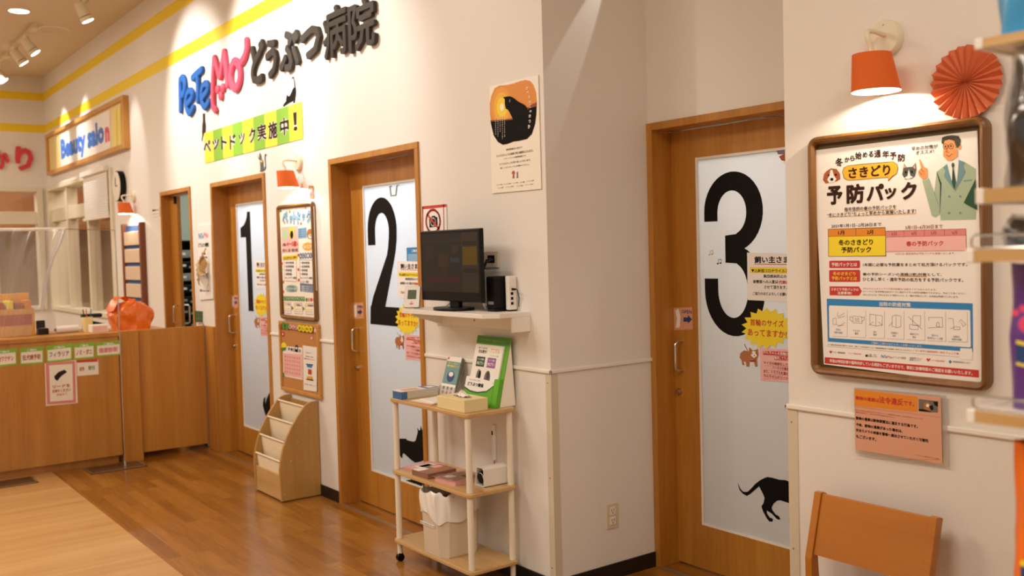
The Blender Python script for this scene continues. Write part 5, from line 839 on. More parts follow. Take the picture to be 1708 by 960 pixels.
# ------------------------------------------------------------------ materials
def lin(c): return c / 12.92 if c <= 0.04045 else ((c + 0.055) / 1.055) ** 2.4
def hx(s): return tuple(lin(int(s[i:i + 2], 16) / 255) for i in (0, 2, 4)) + (1,)
def new_mat(name):
    m = bpy.data.materials.new(name); m.use_nodes = True
    return m, m.node_tree, m.node_tree.nodes['Principled BSDF']
def plain(name, color, rough=0.5, metal=0.0, spec=0.5, noise=0.0, nscale=40, emit=None, estr=0, coat=0):
    m, nt, b = new_mat(name)
    c = hx(color) if isinstance(color, str) else tuple(color) + (1,)
    b.inputs['Base Color'].default_value = c; b.inputs['Roughness'].default_value = rough
    b.inputs['Metallic'].default_value = metal; b.inputs['Specular IOR Level'].default_value = spec
    b.inputs['Coat Weight'].default_value = coat; b.inputs['Coat Roughness'].default_value = 0.12
    if noise:
        tc = nt.nodes.new('ShaderNodeTexCoord'); n = nt.nodes.new('ShaderNodeTexNoise'); n.inputs['Scale'].default_value = nscale
        n.inputs['Detail'].default_value = 4
        mx = nt.nodes.new('ShaderNodeMix'); mx.data_type = 'RGBA'; mx.blend_type = 'MULTIPLY'
        mx.inputs[0].default_value = 1.0; mx.inputs[6].default_value = c
        mr = nt.nodes.new('ShaderNodeMapRange'); mr.inputs[3].default_value = 1 - noise; mr.inputs[4].default_value = 1 + noise
        nt.links.new(tc.outputs['Object'], n.inputs['Vector']); nt.links.new(n.outputs['Fac'], mr.inputs[0])
        nt.links.new(mr.outputs[0], mx.inputs[7]); nt.links.new(mx.outputs[2], b.inputs['Base Color'])
        bp = nt.nodes.new('ShaderNodeBump'); bp.inputs['Strength'].default_value = 0.05; bp.inputs['Distance'].default_value = 0.002
        nt.links.new(n.outputs['Fac'], bp.inputs['Height']); nt.links.new(bp.outputs['Normal'], b.inputs['Normal'])
    if emit:
        b.inputs['Emission Color'].default_value = tuple(emit) + (1,); b.inputs['Emission Strength'].default_value = estr
    return m
def wood(name, c1, c2, axis='z', scale=9, stretch=14, rough=0.38, coat=0.15, fine=1.0):
    m, nt, b = new_mat(name)
    tc = nt.nodes.new('ShaderNodeTexCoord'); mp = nt.nodes.new('ShaderNodeMapping')
    s = {'x': (1 / stretch, 1, 1), 'y': (1, 1 / stretch, 1), 'z': (1, 1, 1 / stretch)}[axis]
    mp.inputs['Scale'].default_value = tuple(v * scale for v in s)
    n = nt.nodes.new('ShaderNodeTexNoise'); n.inputs['Scale'].default_value = 1.0; n.inputs['Detail'].default_value = 6; n.inputs['Roughness'].default_value = 0.62; n.inputs['Distortion'].default_value = 0.4
    n2 = nt.nodes.new('ShaderNodeTexNoise'); n2.inputs['Scale'].default_value = 9.0; n2.inputs['Detail'].default_value = 3
    ad = nt.nodes.new('ShaderNodeMath'); ad.operation = 'MULTIPLY_ADD'; ad.inputs[1].default_value = 0.35 * fine
    rp = nt.nodes.new('ShaderNodeValToRGB'); rp.color_ramp.elements[0].position = 0.45; rp.color_ramp.elements[1].position = 0.9
    rp.color_ramp.elements[0].color = hx(c1); rp.color_ramp.elements[1].color = hx(c2)
    L = nt.links.new
    L(tc.outputs['Object'], mp.inputs['Vector']); L(mp.outputs[0], n.inputs['Vector']); L(mp.outputs[0], n2.inputs['Vector'])
    L(n2.outputs['Fac'], ad.inputs[0]); L(n.outputs['Fac'], ad.inputs[2]); L(ad.outputs[0], rp.inputs[0]); L(rp.outputs[0], b.inputs['Base Color'])
    b.inputs['Roughness'].default_value = rough; b.inputs['Coat Weight'].default_value = coat; b.inputs['Coat Roughness'].default_value = 0.2
    return m
def parquet(name):
    m, nt, b = new_mat(name); L = nt.links.new; N = nt.nodes.new
    tc = N('ShaderNodeTexCoord'); br = N('ShaderNodeTexBrick')
    br.offset = 0.37; br.inputs['Scale'].default_value = 1.0; br.inputs['Brick Width'].default_value = 0.62; br.inputs['Row Height'].default_value = 0.073
    br.inputs['Mortar Size'].default_value = 0.0006; br.inputs['Mortar Smooth'].default_value = 0.4; br.inputs['Bias'].default_value = 0.0
    br.inputs['Color1'].default_value = (0.26, 0.26, 0.26, 1); br.inputs['Color2'].default_value = (0.74, 0.74, 0.74, 1); br.inputs['Mortar'].default_value = (0.2, 0.2, 0.2, 1)
    mp = N('ShaderNodeMapping'); mp.inputs['Scale'].default_value = (1.3, 16, 1)
    n = N('ShaderNodeTexNoise'); n.inputs['Scale'].default_value = 2.2; n.inputs['Detail'].default_value = 7; n.inputs['Distortion'].default_value = 1.6
    ad = N('ShaderNodeVectorMath'); ad.operation = 'ADD'
    mx = N('ShaderNodeMix'); mx.data_type = 'FLOAT'; mx.inputs[0].default_value = 0.5
    rp = N('ShaderNodeValToRGB'); e = rp.color_ramp.elements
    e[0].position = 0.22; e[0].color = hx('6e4210'); e[1].position = 0.74; e[1].color = hx('b88034'); q = e.new(0.48); q.color = hx('96601e')
    L(tc.outputs['Object'], br.inputs['Vector']); L(tc.outputs['Object'], mp.inputs['Vector']); L(mp.outputs[0], ad.inputs[0]); L(br.outputs['Color'], ad.inputs[1])
    L(ad.outputs[0], n.inputs['Vector'])
    L(br.outputs['Color'], mx.inputs[2]); L(n.outputs['Fac'], mx.inputs[3]); L(mx.outputs[0], rp.inputs[0]); L(rp.outputs[0], b.inputs['Base Color'])
    b.inputs['Roughness'].default_value = 0.32; b.inputs['Coat Weight'].default_value = 0.5; b.inputs['Coat Roughness'].default_value = 0.13
    return m
def clear(name, tint=(1, 1, 1), gloss=0.12, rough=0.08, edge=0.5, haze=0.0):
    m, nt, b = new_mat(name); L = nt.links.new; N = nt.nodes.new
    nt.nodes.remove(b); out = nt.nodes['Material Output']
    t = N('ShaderNodeBsdfTransparent'); t.inputs[0].default_value = tuple(tint) + (1,)
    g = N('ShaderNodeBsdfGlossy'); g.inputs['Roughness'].default_value = rough
    lw = N('ShaderNodeLayerWeight'); lw.inputs[0].default_value = edge
    mr = N('ShaderNodeMapRange'); mr.inputs[3].default_value = gloss * 0.3; mr.inputs[4].default_value = gloss * 2.2
    mx = N('ShaderNodeMixShader'); L(lw.outputs['Fresnel'], mr.inputs[0]); L(mr.outputs[0], mx.inputs[0]); L(t.outputs[0], mx.inputs[1]); L(g.outputs[0], mx.inputs[2])
    if haze:
        d = N('ShaderNodeBsdfTranslucent'); d.inputs[0].default_value = (.9, .9, .9, 1); m2 = N('ShaderNodeMixShader'); m2.inputs[0].default_value = haze
        L(mx.outputs[0], m2.inputs[1]); L(d.outputs[0], m2.inputs[2]); L(m2.outputs[0], out.inputs[0])
    else: L(mx.outputs[0], out.inputs[0])
    return m
def frosted(name, col=(0.80, 0.82, 0.84)):
    m, nt, b = new_mat(name); L = nt.links.new; N = nt.nodes.new
    nt.nodes.remove(b); out = nt.nodes['Material Output']
    d = N('ShaderNodeBsdfDiffuse'); d.inputs[0].default_value = col + (1,); t = N('ShaderNodeBsdfTranslucent'); t.inputs[0].default_value = (0.95, 0.97, 1, 1)
    m1 = N('ShaderNodeMixShader'); m1.inputs[0].default_value = 0.45; L(d.outputs[0], m1.inputs[1]); L(t.outputs[0], m1.inputs[2])
    g = N('ShaderNodeBsdfGlossy'); g.inputs['Roughness'].default_value = 0.22; fr = N('ShaderNodeFresnel'); fr.inputs[0].default_value = 1.4
    m2 = N('ShaderNodeMixShader'); L(fr.outputs[0], m2.inputs[0]); L(m1.outputs[0], m2.inputs[1]); L(g.outputs[0], m2.inputs[2]); L(m2.outputs[0], out.inputs[0])
    return m
PAL = dict(paper='f4efe8', cream='f6efe0', brown='3a2015', amber='f2b12a', gold='e0a63c', dogbrown='a5562a', ink='17120e', catgrey='55534f', pinkear='e0968a',
    darkred='a03028', red='c8322c', orange='e48c22', yellow='f4dc28', rose='e08a88', pink='f3bcb8', blue='2f86c4', lead='77716a', inkblue='2a5f90',
    jacket='a6b89c', lapel='6d949c', forest='1d4a28', hair='3c3a1e', skin='e59a5c', salmon='dca285', photogrey='6d675e', fur='b0703c', black='0d0b0a',
    mauve='85708e', rust='b4512c', navy='1f4076', lemon='f6e234', lime='86bd2e', sunset='e08a24', sun1='e89a20', sun2='f0b41c', sun3='f6d428', sunw='fff6d0',
    duskred='8a3a10', skyblue='86b4d8', mint='b4d8b0', slate='66789c', leaf='4c8a34', wheat='f0dc96', azure='2878d8', hotpink='e84878')
_pm = {}
def pm(k):
    if k not in _pm:
        if k == 'clear': _pm[k] = clear('laminate_film', gloss=0.25, haze=0.18)
        elif k in ('ink', 'black', 'brown'): _pm[k] = plain('print_' + k, PAL[k], rough=0.7, spec=0.15)
        else: _pm[k] = plain('print_' + k, PAL[k], rough=0.45, coat=0.12)
    return _pm[k]
W_ = plain('white_wallpaper', 'e9e3da', 0.7, noise=0.03, nscale=90, spec=0.3)
M = dict(wall=W_, ceil=plain('ceiling_board', 'd8cbb4', 0.85, noise=0.03), stripe=plain('yellow_stripe_paint', 'f2d21c', 0.6),
    door=wood('door_veneer', 'a8681e', 'c48a34', 'z', 10, 16), door_x=wood('door_veneer_horizontal', 'a8681e', 'c48a34', 'x', 10, 16), counter=wood('counter_veneer', 'b07026', 'cc9040', 'z', 8, 18),
    parquet=parquet('parquet_floor'), pale=wood('pale_plank_floor', 'b98a50', 'd2a76c', 'y', 9, 22, rough=0.4),
    black=plain('black_vinyl_baseboard', '15110e', 0.45), frost=frosted('frosted_glass'), frost3=frosted('frosted_glass_plain', (0.80, 0.78, 0.75)),
    white=plain('white_paint', 'eee8de', 0.4), cream=plain('cream_plastic', 'e6dcc0', 0.4), steel=plain('brushed_steel', 'c4beb4', 0.25, 1.0), chrome=plain('chrome', 'd8d4cc', 0.1, 1.0),
    alum=plain('aluminium_strip', 'b9ae98', 0.35, 0.8), orange=plain('orange_shade_fabric', 'e0671c', 0.75, noise=0.03, nscale=300), shade_in=plain('white_shade_lining', 'fff6ea', 0.6),
    bulb=plain('lamp_bulb', 'ffffff', 0.5, emit=(1, .86, .66), estr=14), beech=wood('beech_shelf', 'bd9458', 'd4b07a', 'x', 10, 14), beech_z=wood('beech_panel', 'b08444', 'c49a5a', 'z', 10, 16),
    chair=wood('chair_wood', 'b46c16', 'c88024', 'x', 8, 12, fine=0.5), frame=wood('oak_poster_frame', '6a431a', '8c5e2a', 'z', 12, 16), cork=plain('cork', 'bd8448', 0.9, noise=0.12, nscale=120),
    corkframe=wood('pale_cork_frame', 'c08438', 'd49c50', 'z', 12, 14), fabric=plain('ivory_canvas', 'f0dfc0', 0.85), plastic=plain('black_plastic', '080808', 0.35, spec=.25), matte=plain('black_matte', '0e0d0d', 0.6, spec=.2),
    screen=plain('screen_glass', '2a2824', 0.18), fan=plain('orange_crepe_paper', 'd8744a', 0.7), guard=plain('corner_guard', 'd4c8b0', 0.45), tissue=plain('tissue_box_card', 'ead9a4', 0.5), bag=plain('white_plastic_bag', 'f4efe6', 0.35, coat=0.3),
    bin=plain('beige_bin_plastic', 'dccab2', 0.5), green=plain('green_card', '5fae1e', 0.4), grey=plain('grey_plastic', '8d8a86', 0.4), lcd=plain('lcd_panel', '5c6450', 0.3),
    orangebag=plain('orange_foil_bag', 'f5781e', 0.32, noise=0.15, nscale=12, coat=0.3), bluebag=plain('blue_foil_bag', '3c9ad0', 0.3, noise=0.08, nscale=14, coat=0.3), purple=plain('purple_foil_bag', '5a2a8c', 0.35, coat=0.2),
    darkfood=plain('dark_kibble', '2c1e16', 0.7, noise=0.4, nscale=60), film=clear('clear_vinyl_film', gloss=0.09, rough=0.06), filmroll=clear('gathered_vinyl_film', gloss=0.55, rough=0.2, haze=0.3), filmw=clear('wrinkled_vinyl_film', gloss=0.30, rough=0.14, haze=0.07), acryl=clear('clear_acrylic', gloss=0.15), pane=clear('window_glass', gloss=0.10),
    tan=plain('salon_wall', 'b8a078', 0.8), orangewood=wood('salon_cabinet', 'a86a34', 'c0854a', 'z', 6, 12), creamframe=plain('cream_window_frame', 'e4dcc4', 0.5), room=plain('staff_room_wall', 'd4d8cc', 0.8), plate=plain('partition_foot_plate', '6a4c34', 0.35, 0.3),
    blind=plain('white_blind', 'e8e4de', 0.6), navy=plain('navy_fabric', '3a5c98', 0.8), sand=plain('sand_fabric', 'd8c0a4', 0.85), backb=plain('olive_backboard', '5c4a20', 0.6), brownrim=plain('brown_rim', '7a4424', 0.6),
    blue=plain('sign_blue', '1c62b4', 0.6, spec=.3), pinksign=plain('sign_pink', 'e0546e', 0.6, spec=.3), charcoal=plain('sign_charcoal', '3c352e', 0.6, spec=.3), redsign=plain('sign_red', 'd84048', 0.5),
    clockface=plain('clock_face', 'ece6d8', 0.4), switch=plain('ivory_wall_plate', 'd8ccb0', 0.4), tapered=plain('cellophane_gold', 'd8b070', 0.25, coat=0.5), lamp_lit=plain('downlight_glass', 'ffffff', 0.5, emit=(1, .95, .85), estr=9),
    booksblue=plain('book_blue', '3f6ea8', 0.4), pages=plain('page_edges', 'd8d2c4', 0.8), magpink=plain('magazine_pink', 'e0a8a4', 0.35), magbrown=plain('magazine_brown', '8a5c48', 0.3, coat=0.4), teal=plain('leaflet_teal', '6f9c9c', 0.45))

# ------------------------------------------------------------------ geometry helpers
class MB:
    def __init__(s): s.bm = bmesh.new(); s.mats = []
    def mi(s, m):
        if m not in s.mats: s.mats.append(m)
        return s.mats.index(m)
    def _fin(s, faces, m, smooth=False):
        i = s.mi(m)
        for f in faces: f.material_index = i; f.smooth = smooth
    def box(s, x0, x1, y0, y1, z0, z1, m, bev=0.0, seg=2):
        r = bmesh.ops.create_cube(s.bm, size=1.0)
        vs = r['verts']
        for v in vs: v.co = Vector(((x0 + x1) / 2 + v.co.x * (x1 - x0), (y0 + y1) / 2 + v.co.y * (y1 - y0), (z0 + z1) / 2 + v.co.z * (z1 - z0)))
        fs = set(f for v in vs for f in v.link_faces)
        if bev:
            es = list(set(e for v in vs for e in v.link_edges))
            for f in fs: f.material_index = s.mi(m)
            rr = bmesh.ops.bevel(s.bm, geom=es, offset=bev, segments=seg, affect='EDGES', profile=0.5)
            fs = set(rr['faces']) | set(f for f in fs if f.is_valid)
        s._fin(fs, m); return s
    def prism(s, pts, f3, d0, d1, m, bev=0.0):
        """pts: 2D polygon, f3(a,b,d) -> 3D; extruded from d0 to d1"""
        a = [s.bm.verts.new(f3(p[0], p[1], d0)) for p in pts]; b = [s.bm.verts.new(f3(p[0], p[1], d1)) for p in pts]
        fs = [s.bm.faces.new(a), s.bm.faces.new(list(reversed(b)))]
        n = len(pts)
        for i in range(n): fs.append(s.bm.faces.new((a[(i + 1) % n], a[i], b[i], b[(i + 1) % n])))
        bmesh.ops.recalc_face_normals(s.bm, faces=fs)
        if bev:
            es = list(set(e for f in fs[:2] for e in f.edges))
            rr = bmesh.ops.bevel(s.bm, geom=es, offset=bev, segments=2, affect='EDGES', profile=0.5); fs = list(rr['faces']) + [f for f in fs if f.is_valid]
        s._fin(fs, m); return s
    def cone(s, p0, p1, r0, r1, m, n=20, caps=True, smooth=True):
        p0, p1 = Vector(p0), Vector(p1); d = (p1 - p0).normalized()
        u = d.orthogonal().normalized(); w = d.cross(u)
        a = [s.bm.verts.new(p0 + (u * math.cos(t) + w * math.sin(t)) * r0) for t in [2 * math.pi * i / n for i in range(n)]]
        b = [s.bm.verts.new(p1 + (u * math.cos(t) + w * math.sin(t)) * r1) for t in [2 * math.pi * i / n for i in range(n)]]
        fs = [s.bm.faces.new((a[i], a[(i + 1) % n], b[(i + 1) % n], b[i])) for i in range(n)]
        s._fin(fs, m, smooth)
        if caps: s._fin([s.bm.faces.new(list(reversed(a))), s.bm.faces.new(b)], m)
        return s
    def tube(s, pts, r, m, n=10):
        P = [Vector(p) for p in pts]; rings = []; up = None
        for i, p in enumerate(P):
            d = ((P[min(i + 1, len(P) - 1)] - P[max(i - 1, 0)])).normalized()
            if up is None: up = d.orthogonal().normalized()
            else: up = (up - d * up.dot(d)).normalized()
            w = d.cross(up)
            rings.append([s.bm.verts.new(p + (up * math.cos(t) + w * math.sin(t)) * r) for t in [2 * math.pi * k / n for k in range(n)]])
        fs = []
        for a, b in zip(rings, rings[1:]):
            fs += [s.bm.faces.new((a[k], a[(k + 1) % n], b[(k + 1) % n], b[k])) for k in range(n)]
        s._fin(fs, m, True); s._fin([s.bm.faces.new(list(reversed(rings[0]))), s.bm.faces.new(rings[-1])], m); return s
    def lathe(s, c, prof, m, n=28, axis='z', caps=True):
        c = Vector(c); rings = []
        for r, h in prof:
            ring = []
            for k in range(n):
                t = 2 * math.pi * k / n; a, b = r * math.cos(t), r * math.sin(t)
                ring.append(s.bm.verts.new(c + (Vector((a, b, h)) if axis == 'z' else Vector((a, -h, b)) if axis == 'y' else Vector((h, a, b)))))
            rings.append(ring)
        fs = []
        for a, b in zip(rings, rings[1:]): fs += [s.bm.faces.new((a[k], a[(k + 1) % n], b[(k + 1) % n], b[k])) for k in range(n)]
        s._fin(fs, m, True)
        if caps and prof[0][0] > 1e-5: s._fin([s.bm.faces.new(list(reversed(rings[0])))], m)
        if caps and prof[-1][0] > 1e-5: s._fin([s.bm.faces.new(rings[-1])], m)
        bmesh.ops.recalc_face_normals(s.bm, faces=[f for f in s.bm.faces if f.is_valid and f.material_index == s.mi(m)]); return s
    def grid(s, fn, nu, nv, m, smooth=True):
        V = [[s.bm.verts.new(fn(i / nu, j / nv)) for j in range(nv + 1)] for i in range(nu + 1)]
        fs = [s.bm.faces.new((V[i][j], V[i + 1][j], V[i + 1][j + 1], V[i][j + 1])) for i in range(nu) for j in range(nv)]
        s._fin(fs, m, smooth); return s
    def sweep(s, path, sec, f3, m):
        """closed 2D path with outward normals; sec: list of (offset, depth)"""
        n = len(path); cx = sum(p[0] for p in path) / n; cz = sum(p[1] for p in path) / n
        nr = []
        for i in range(n):
            a, b = Vector(path[i - 1]), Vector(path[(i + 1) % n]); t = (b - a).normalized(); q = Vector((t.y, -t.x))
            if q.dot(Vector((path[i][0] - cx, path[i][1] - cz))) < 0: q = -q
            nr.append(q)
        R = [[s.bm.verts.new(f3(path[i][0] + nr[i].x * o, path[i][1] + nr[i].y * o, d)) for o, d in sec] for i in range(n)]
        fs = []
        for i in range(n):
            for k in range(len(sec) - 1): fs.append(s.bm.faces.new((R[i][k], R[i][k + 1], R[(i + 1) % n][k + 1], R[(i + 1) % n][k])))
        bmesh.ops.recalc_face_normals(s.bm, faces=fs); s._fin(fs, m); return s
    def build(s, name, parent=None):
        me = bpy.data.meshes.new(name)
        s.bm.normal_update()
        for e in s.bm.edges:
            if len(e.link_faces) == 2 and e.calc_face_angle(0) > 0.75: e.smooth = False
        s.bm.to_mesh(me); s.bm.free()
        for m in s.mats: me.materials.append(m)
        o = bpy.data.objects.new(name, me); COL.objects.link(o)
        if parent is not None:
            o.parent = parent; o.matrix_parent_inverse = PINV.get(parent.name, Matrix.Identity(4))
        return o
PINV = {}
def tag(o, label, cat, group=None):
    o['label'] = label; o['category'] = cat
    if group: o['group'] = group
    return o
def thing(name, label, cat, loc=(0, 0, 0), group=None):
    o = bpy.data.objects.new(name, None); COL.objects.link(o); o.location = loc
    o.empty_display_size = 0.1
    PINV[o.name] = Matrix.Translation(Vector(loc)).inverted()
    if label: tag(o, label, cat, group)
    return o
def struct(o): o['kind'] = 'structure'; return o
def rrect(x0, x1, z0, z1, r, n=5):
    P = []
    for cx, cz, a0 in ((x1 - r, z1 - r, 0), (x0 + r, z1 - r, 90), (x0 + r, z0 + r, 180), (x1 - r, z0 + r, 270)):
        for i in range(n + 1):
            a = math.radians(a0 + 90 * i / n); P.append((cx + r * math.cos(a), cz + r * math.sin(a)))
    return P
# ------------------------------------------------------------------ lettering
_tc = {}
def text_mesh(txt):
    k = txt
    if k not in _tc:
        c = bpy.data.curves.new('lettering', 'FONT'); c.body = txt; c.resolution_u = 2
        o = bpy.data.objects.new('lettering', c); me = bpy.data.meshes.new_from_object(o)
        V = [(v.co.x, v.co.y) for v in me.vertices]; F = [tuple(p.vertices) for p in me.polygons]
        bpy.data.objects.remove(o); bpy.data.curves.remove(c); bpy.data.meshes.remove(me)
        _tc[k] = (V, F)
    return _tc[k]
_be = {}
def boundary(txt):
    if txt not in _be:
        V, F = text_mesh(txt); cnt = {}
        for f in F:
            for i in range(len(f)):
                e = (f[i], f[(i + 1) % len(f)]); k = (min(e), max(e)); cnt[k] = cnt.get(k, 0) + 1
        _be[txt] = [k for k, c in cnt.items() if c == 1]
    return _be[txt]
def add_text(mb, txt, bold, cx, cz, w, h, f3, lift, m):
    V, F = text_mesh(txt)
    if not V: return
    b = bold * 1.0
    x0 = min(v[0] for v in V) - b; x1 = max(v[0] for v in V) + b; y0 = min(v[1] for v in V) - b; y1 = max(v[1] for v in V) + b
    sx = w / max(x1 - x0, 1e-6); sy = h / max(y1 - y0, 1e-6)
    def P(x, y, k=0.0): return mb.bm.verts.new(f3(cx + (x - (x0 + x1) / 2) * sx, cz + (y - (y0 + y1) / 2) * sy, lift - k))
    vs = [P(*v) for v in V]; fs = []
    for f in F:
        try: fs.append(mb.bm.faces.new([vs[i] for i in f]))
        except ValueError: pass
    if b > 0:          # heavier weight: a rim along every outline edge
        for n_, (i, j) in enumerate(boundary(txt)):
            p, q = Vector(V[i]), Vector(V[j]); t = q - p
            if t.length < 1e-6: continue
            t.normalize(); o = Vector((-t.y, t.x)) * b; e = t * b * 0.6
            fs.append(mb.bm.faces.new([P(a[0], a[1], 0.00004 + 0.00002 * (n_ % 5)) for a in (p - e - o, q + e - o, q + e + o, p - e + o)]))
    mb._fin(fs, m)
def flat_into(mb, key, axis, val, dx=0.0, dz=0.0, back=None, pick=None, step=0.00045):
    """printed sheet or decal laid flat on a wall; every patch of print is a raised ink layer of its own"""
    if axis == 1: f3 = lambda a, b, d: Vector((a + dx, val - d, b + dz))
    else: f3 = lambda a, b, d: Vector((val + d, a + dx, b + dz))
    nrm = Vector((0, -1, 0)) if axis == 1 else Vector((1, 0, 0))
    first = True
    for op in FLAT[key]:
        kind, col, L = op[0], op[1], op[2]
        if pick and not pick(op): continue
        m = pm(col); d = L * step
        if kind == 'p':
            pts = [p for i, p in enumerate(op[3]) if p != op[3][i - 1]]
            vs = [mb.bm.verts.new(f3(p[0], p[1], d)) for p in pts]
            fs = [mb.bm.faces.new(vs)]; fs[0].normal_update()
            if fs[0].normal.dot(nrm) < 0: fs[0].normal_flip()
            if L == 0 and back:
                bv = [mb.bm.verts.new(f3(p[0], p[1], -back)) for p in pts]; n = len(pts)
                for i in range(n): fs.append(mb.bm.faces.new((vs[i], vs[(i + 1) % n], bv[(i + 1) % n], bv[i])))
                fs.append(mb.bm.faces.new(bv))
            mb._fin(fs, m)
        elif kind == 'l':
            w = op[3] / 2; P = [Vector(p) for p in op[4]]
            for a, b in zip(P, P[1:]):
                t = (b - a)
                if t.length < 1e-6: continue
                t.normalize(); q = Vector((-t.y, t.x)) * w; e = t * w * 0.6
                mb._fin([mb.bm.faces.new([mb.bm.verts.new(f3(p.x, p.y, d)) for p in (a - e - q, b + e - q, b + e + q, a - e + q)])], m)
        else:
            _, _, _, txt, cx, cz, w, h, bold = op
            add_text(mb, txt, bold, cx, cz, w, h, f3, d, m)
def flat(name, key, axis, val, label=None, cat=None, group=None, dx=0, dz=0, back=0.0008, parent=None):
    mb = MB(); flat_into(mb, key, axis, val, dx, dz, back)
    o = mb.build(name, parent)
    if label: tag(o, label, cat, group)
    return o
# ================================================================== SETTING
XA, SR, XC, YC, XD, ZC, ZR = 0.849, 0.62, 2.124, -0.02, -9.25, 3.84, 1.0
FX = lambda a, b, d: Vector((a, -d, b))        # facing the room from the main wall
D1, D2, D3, DW, DH = -3.302, -1.239, 0.849, 1.045, 2.10
S0, S1 = -4.582, -3.783
WX0, WX1, WZ0, WZ1 = -9.18, -6.12, 0.92, 2.455
mb = MB(); mb.box(XD - 2.5, 7.5, -1.19, 3.0, -0.1, 0.0, M['parquet']); struct(mb.build('floor'))
mb = MB(); mb.box(XD - 2.5, 7.5, -9.0, -1.19, -0.1, 0.0, M['pale']); struct(mb.build('floor'))
mb = MB(); mb.box(XD - 2.5, 7.5, -9.0, 3.0, ZC, ZC + 0.1, M['ceil']); struct(mb.build('ceiling'))
mb = MB(); w = M['wall']; T = 0.2
mb.box(XD - 0.2, WX0, 0, T, 0, ZC, w); mb.box(WX0, WX1, 0, T, 0, WZ0, w); mb.box(WX0, WX1, 0, T, WZ1, ZC, w)
mb.box(WX1, S0, 0, 0.1, 0, ZC, w); mb.box(S0, S1, 0, 0.1, 2.11, ZC, w); mb.box(S1, D1, 0, T, 0, ZC, w)
mb.box(D1, D1 + DW + .025, 0, T, DH, ZC, w); mb.box(D1 + DW + .025, D2, 0, T, 0, ZC, w); mb.box(D2, D2 + DW, 0, T, DH, ZC, w); mb.box(D2 + DW, XA, 0, T, 0, ZC, w)
struct(mb.build('wall_back'))
mb = MB(); mb.box(XA - 0.15, XA, T, SR + 0.2, 0, ZC, w); struct(mb.build('wall_return'))
mb = MB(); mb.box(XA, D3 + DW, SR, SR + 0.2, DH, ZC, w); mb.box(D3 + DW, 2.6, SR, SR + 0.2, 0, ZC, w); struct(mb.build('wall_recess'))
mb = MB(); mb.box(XC, 7.5, YC, SR, 0, ZC, w); struct(mb.build('wall_right'))
mb = MB(); mb.box(XD - 0.2, XD, -9, -4.2, 0, ZC, w); mb.box(XD - 0.2, XD, -4.2, -0.06, 0, WZ0, w); mb.box(XD - 0.2, XD, -4.2, -0.06, WZ1, ZC, w); mb.box(XD - 0.2, XD, -0.06, 0, 0, ZC, w); struct(mb.build('wall_left'))
# painted stripes round the top of the walls
for z0, z1 in ((3.149, 3.248), (3.551, 3.648)):
    mb = MB(); mb.box(XD, -0.02, -0.002, 0, z0, z1, M['stripe']); mb.box(XD, XD + 0.002, -9, -0.002, z0, z1, M['stripe']); struct(mb.build('trim_%d' % (1 if z0 < 3.3 else 2)))
# chair rail
n = 3
def rail(x0, x1, y0, y1):
    global n
    mb = MB(); mb.box(x0, x1, y0, y1, ZR - 0.017, ZR, M['white'], 0.004); struct(mb.build('trim_%d' % n)); n += 1
rail(D1 + DW + .03, D2 - 0.004, -0.011, 0.001); rail(D2 + DW + 0.004, XA + 0.011, -0.011, 0.001); rail(XA - 0.001, XA + 0.011, -0.011, SR); rail(XC - 0.011, 7.4, YC - 0.011, YC + 0.001); rail(XC - 0.011, XC + .001, YC - 0.011, SR)
# corner guards with screws
for x0, x1, y0, y1, sx, sy in ((XA - 0.035, XA + 0.003, -0.003, 0.035, 1, 0), (XC - 0.003, XC + 0.035, YC - 0.003, YC + 0.035, 1, 0)):
    mb = MB(); g = M['guard']
    mb.box(x0, x1, y0, y0 + 0.003, 0.075, ZR - 0.018, g)
    xs = (x1 - 0.003, x1) if x0 < XA else (x0, x0 + 0.003)
    mb.box(xs[0], xs[1], y0 + 0.003, y1, 0.075, ZR - 0.018, g)
    cx = (x0 + x1) / 2
    for z in (0.12, 0.52, 0.94):
        mb.lathe((cx - .004, y0, z), [(0.0035, 0), (0.0035, 0.0012), (0.0, 0.0014)], M['steel'], 10, 'y')
    struct(mb.build('trim_%d' % n)); n += 1
# baseboards
BB = 0.072
def base(name, *bx):
    mb = MB()
    for b in bx: mb.box(*b, 0.0, BB, M['black'], 0.002, 1)
    struct(mb.build(name))
base('baseboard_back', (D1 + DW + .03, D2, -0.008, 0.0), (D2 + DW, XA + 0.008, -0.008, 0.0), (S1, D1 - 0.15, -0.008, 0), (XD, S0, -0.008, 0))
base('baseboard_return', (XA, XA + 0.008, 0.0, SR)); base('baseboard_right', (XC - 0.008, 7.4, YC - 0.008, YC), (XC - 0.008, XC, YC, SR)); base('baseboard_left', (XD, XD + 0.008, -9, -0.01))
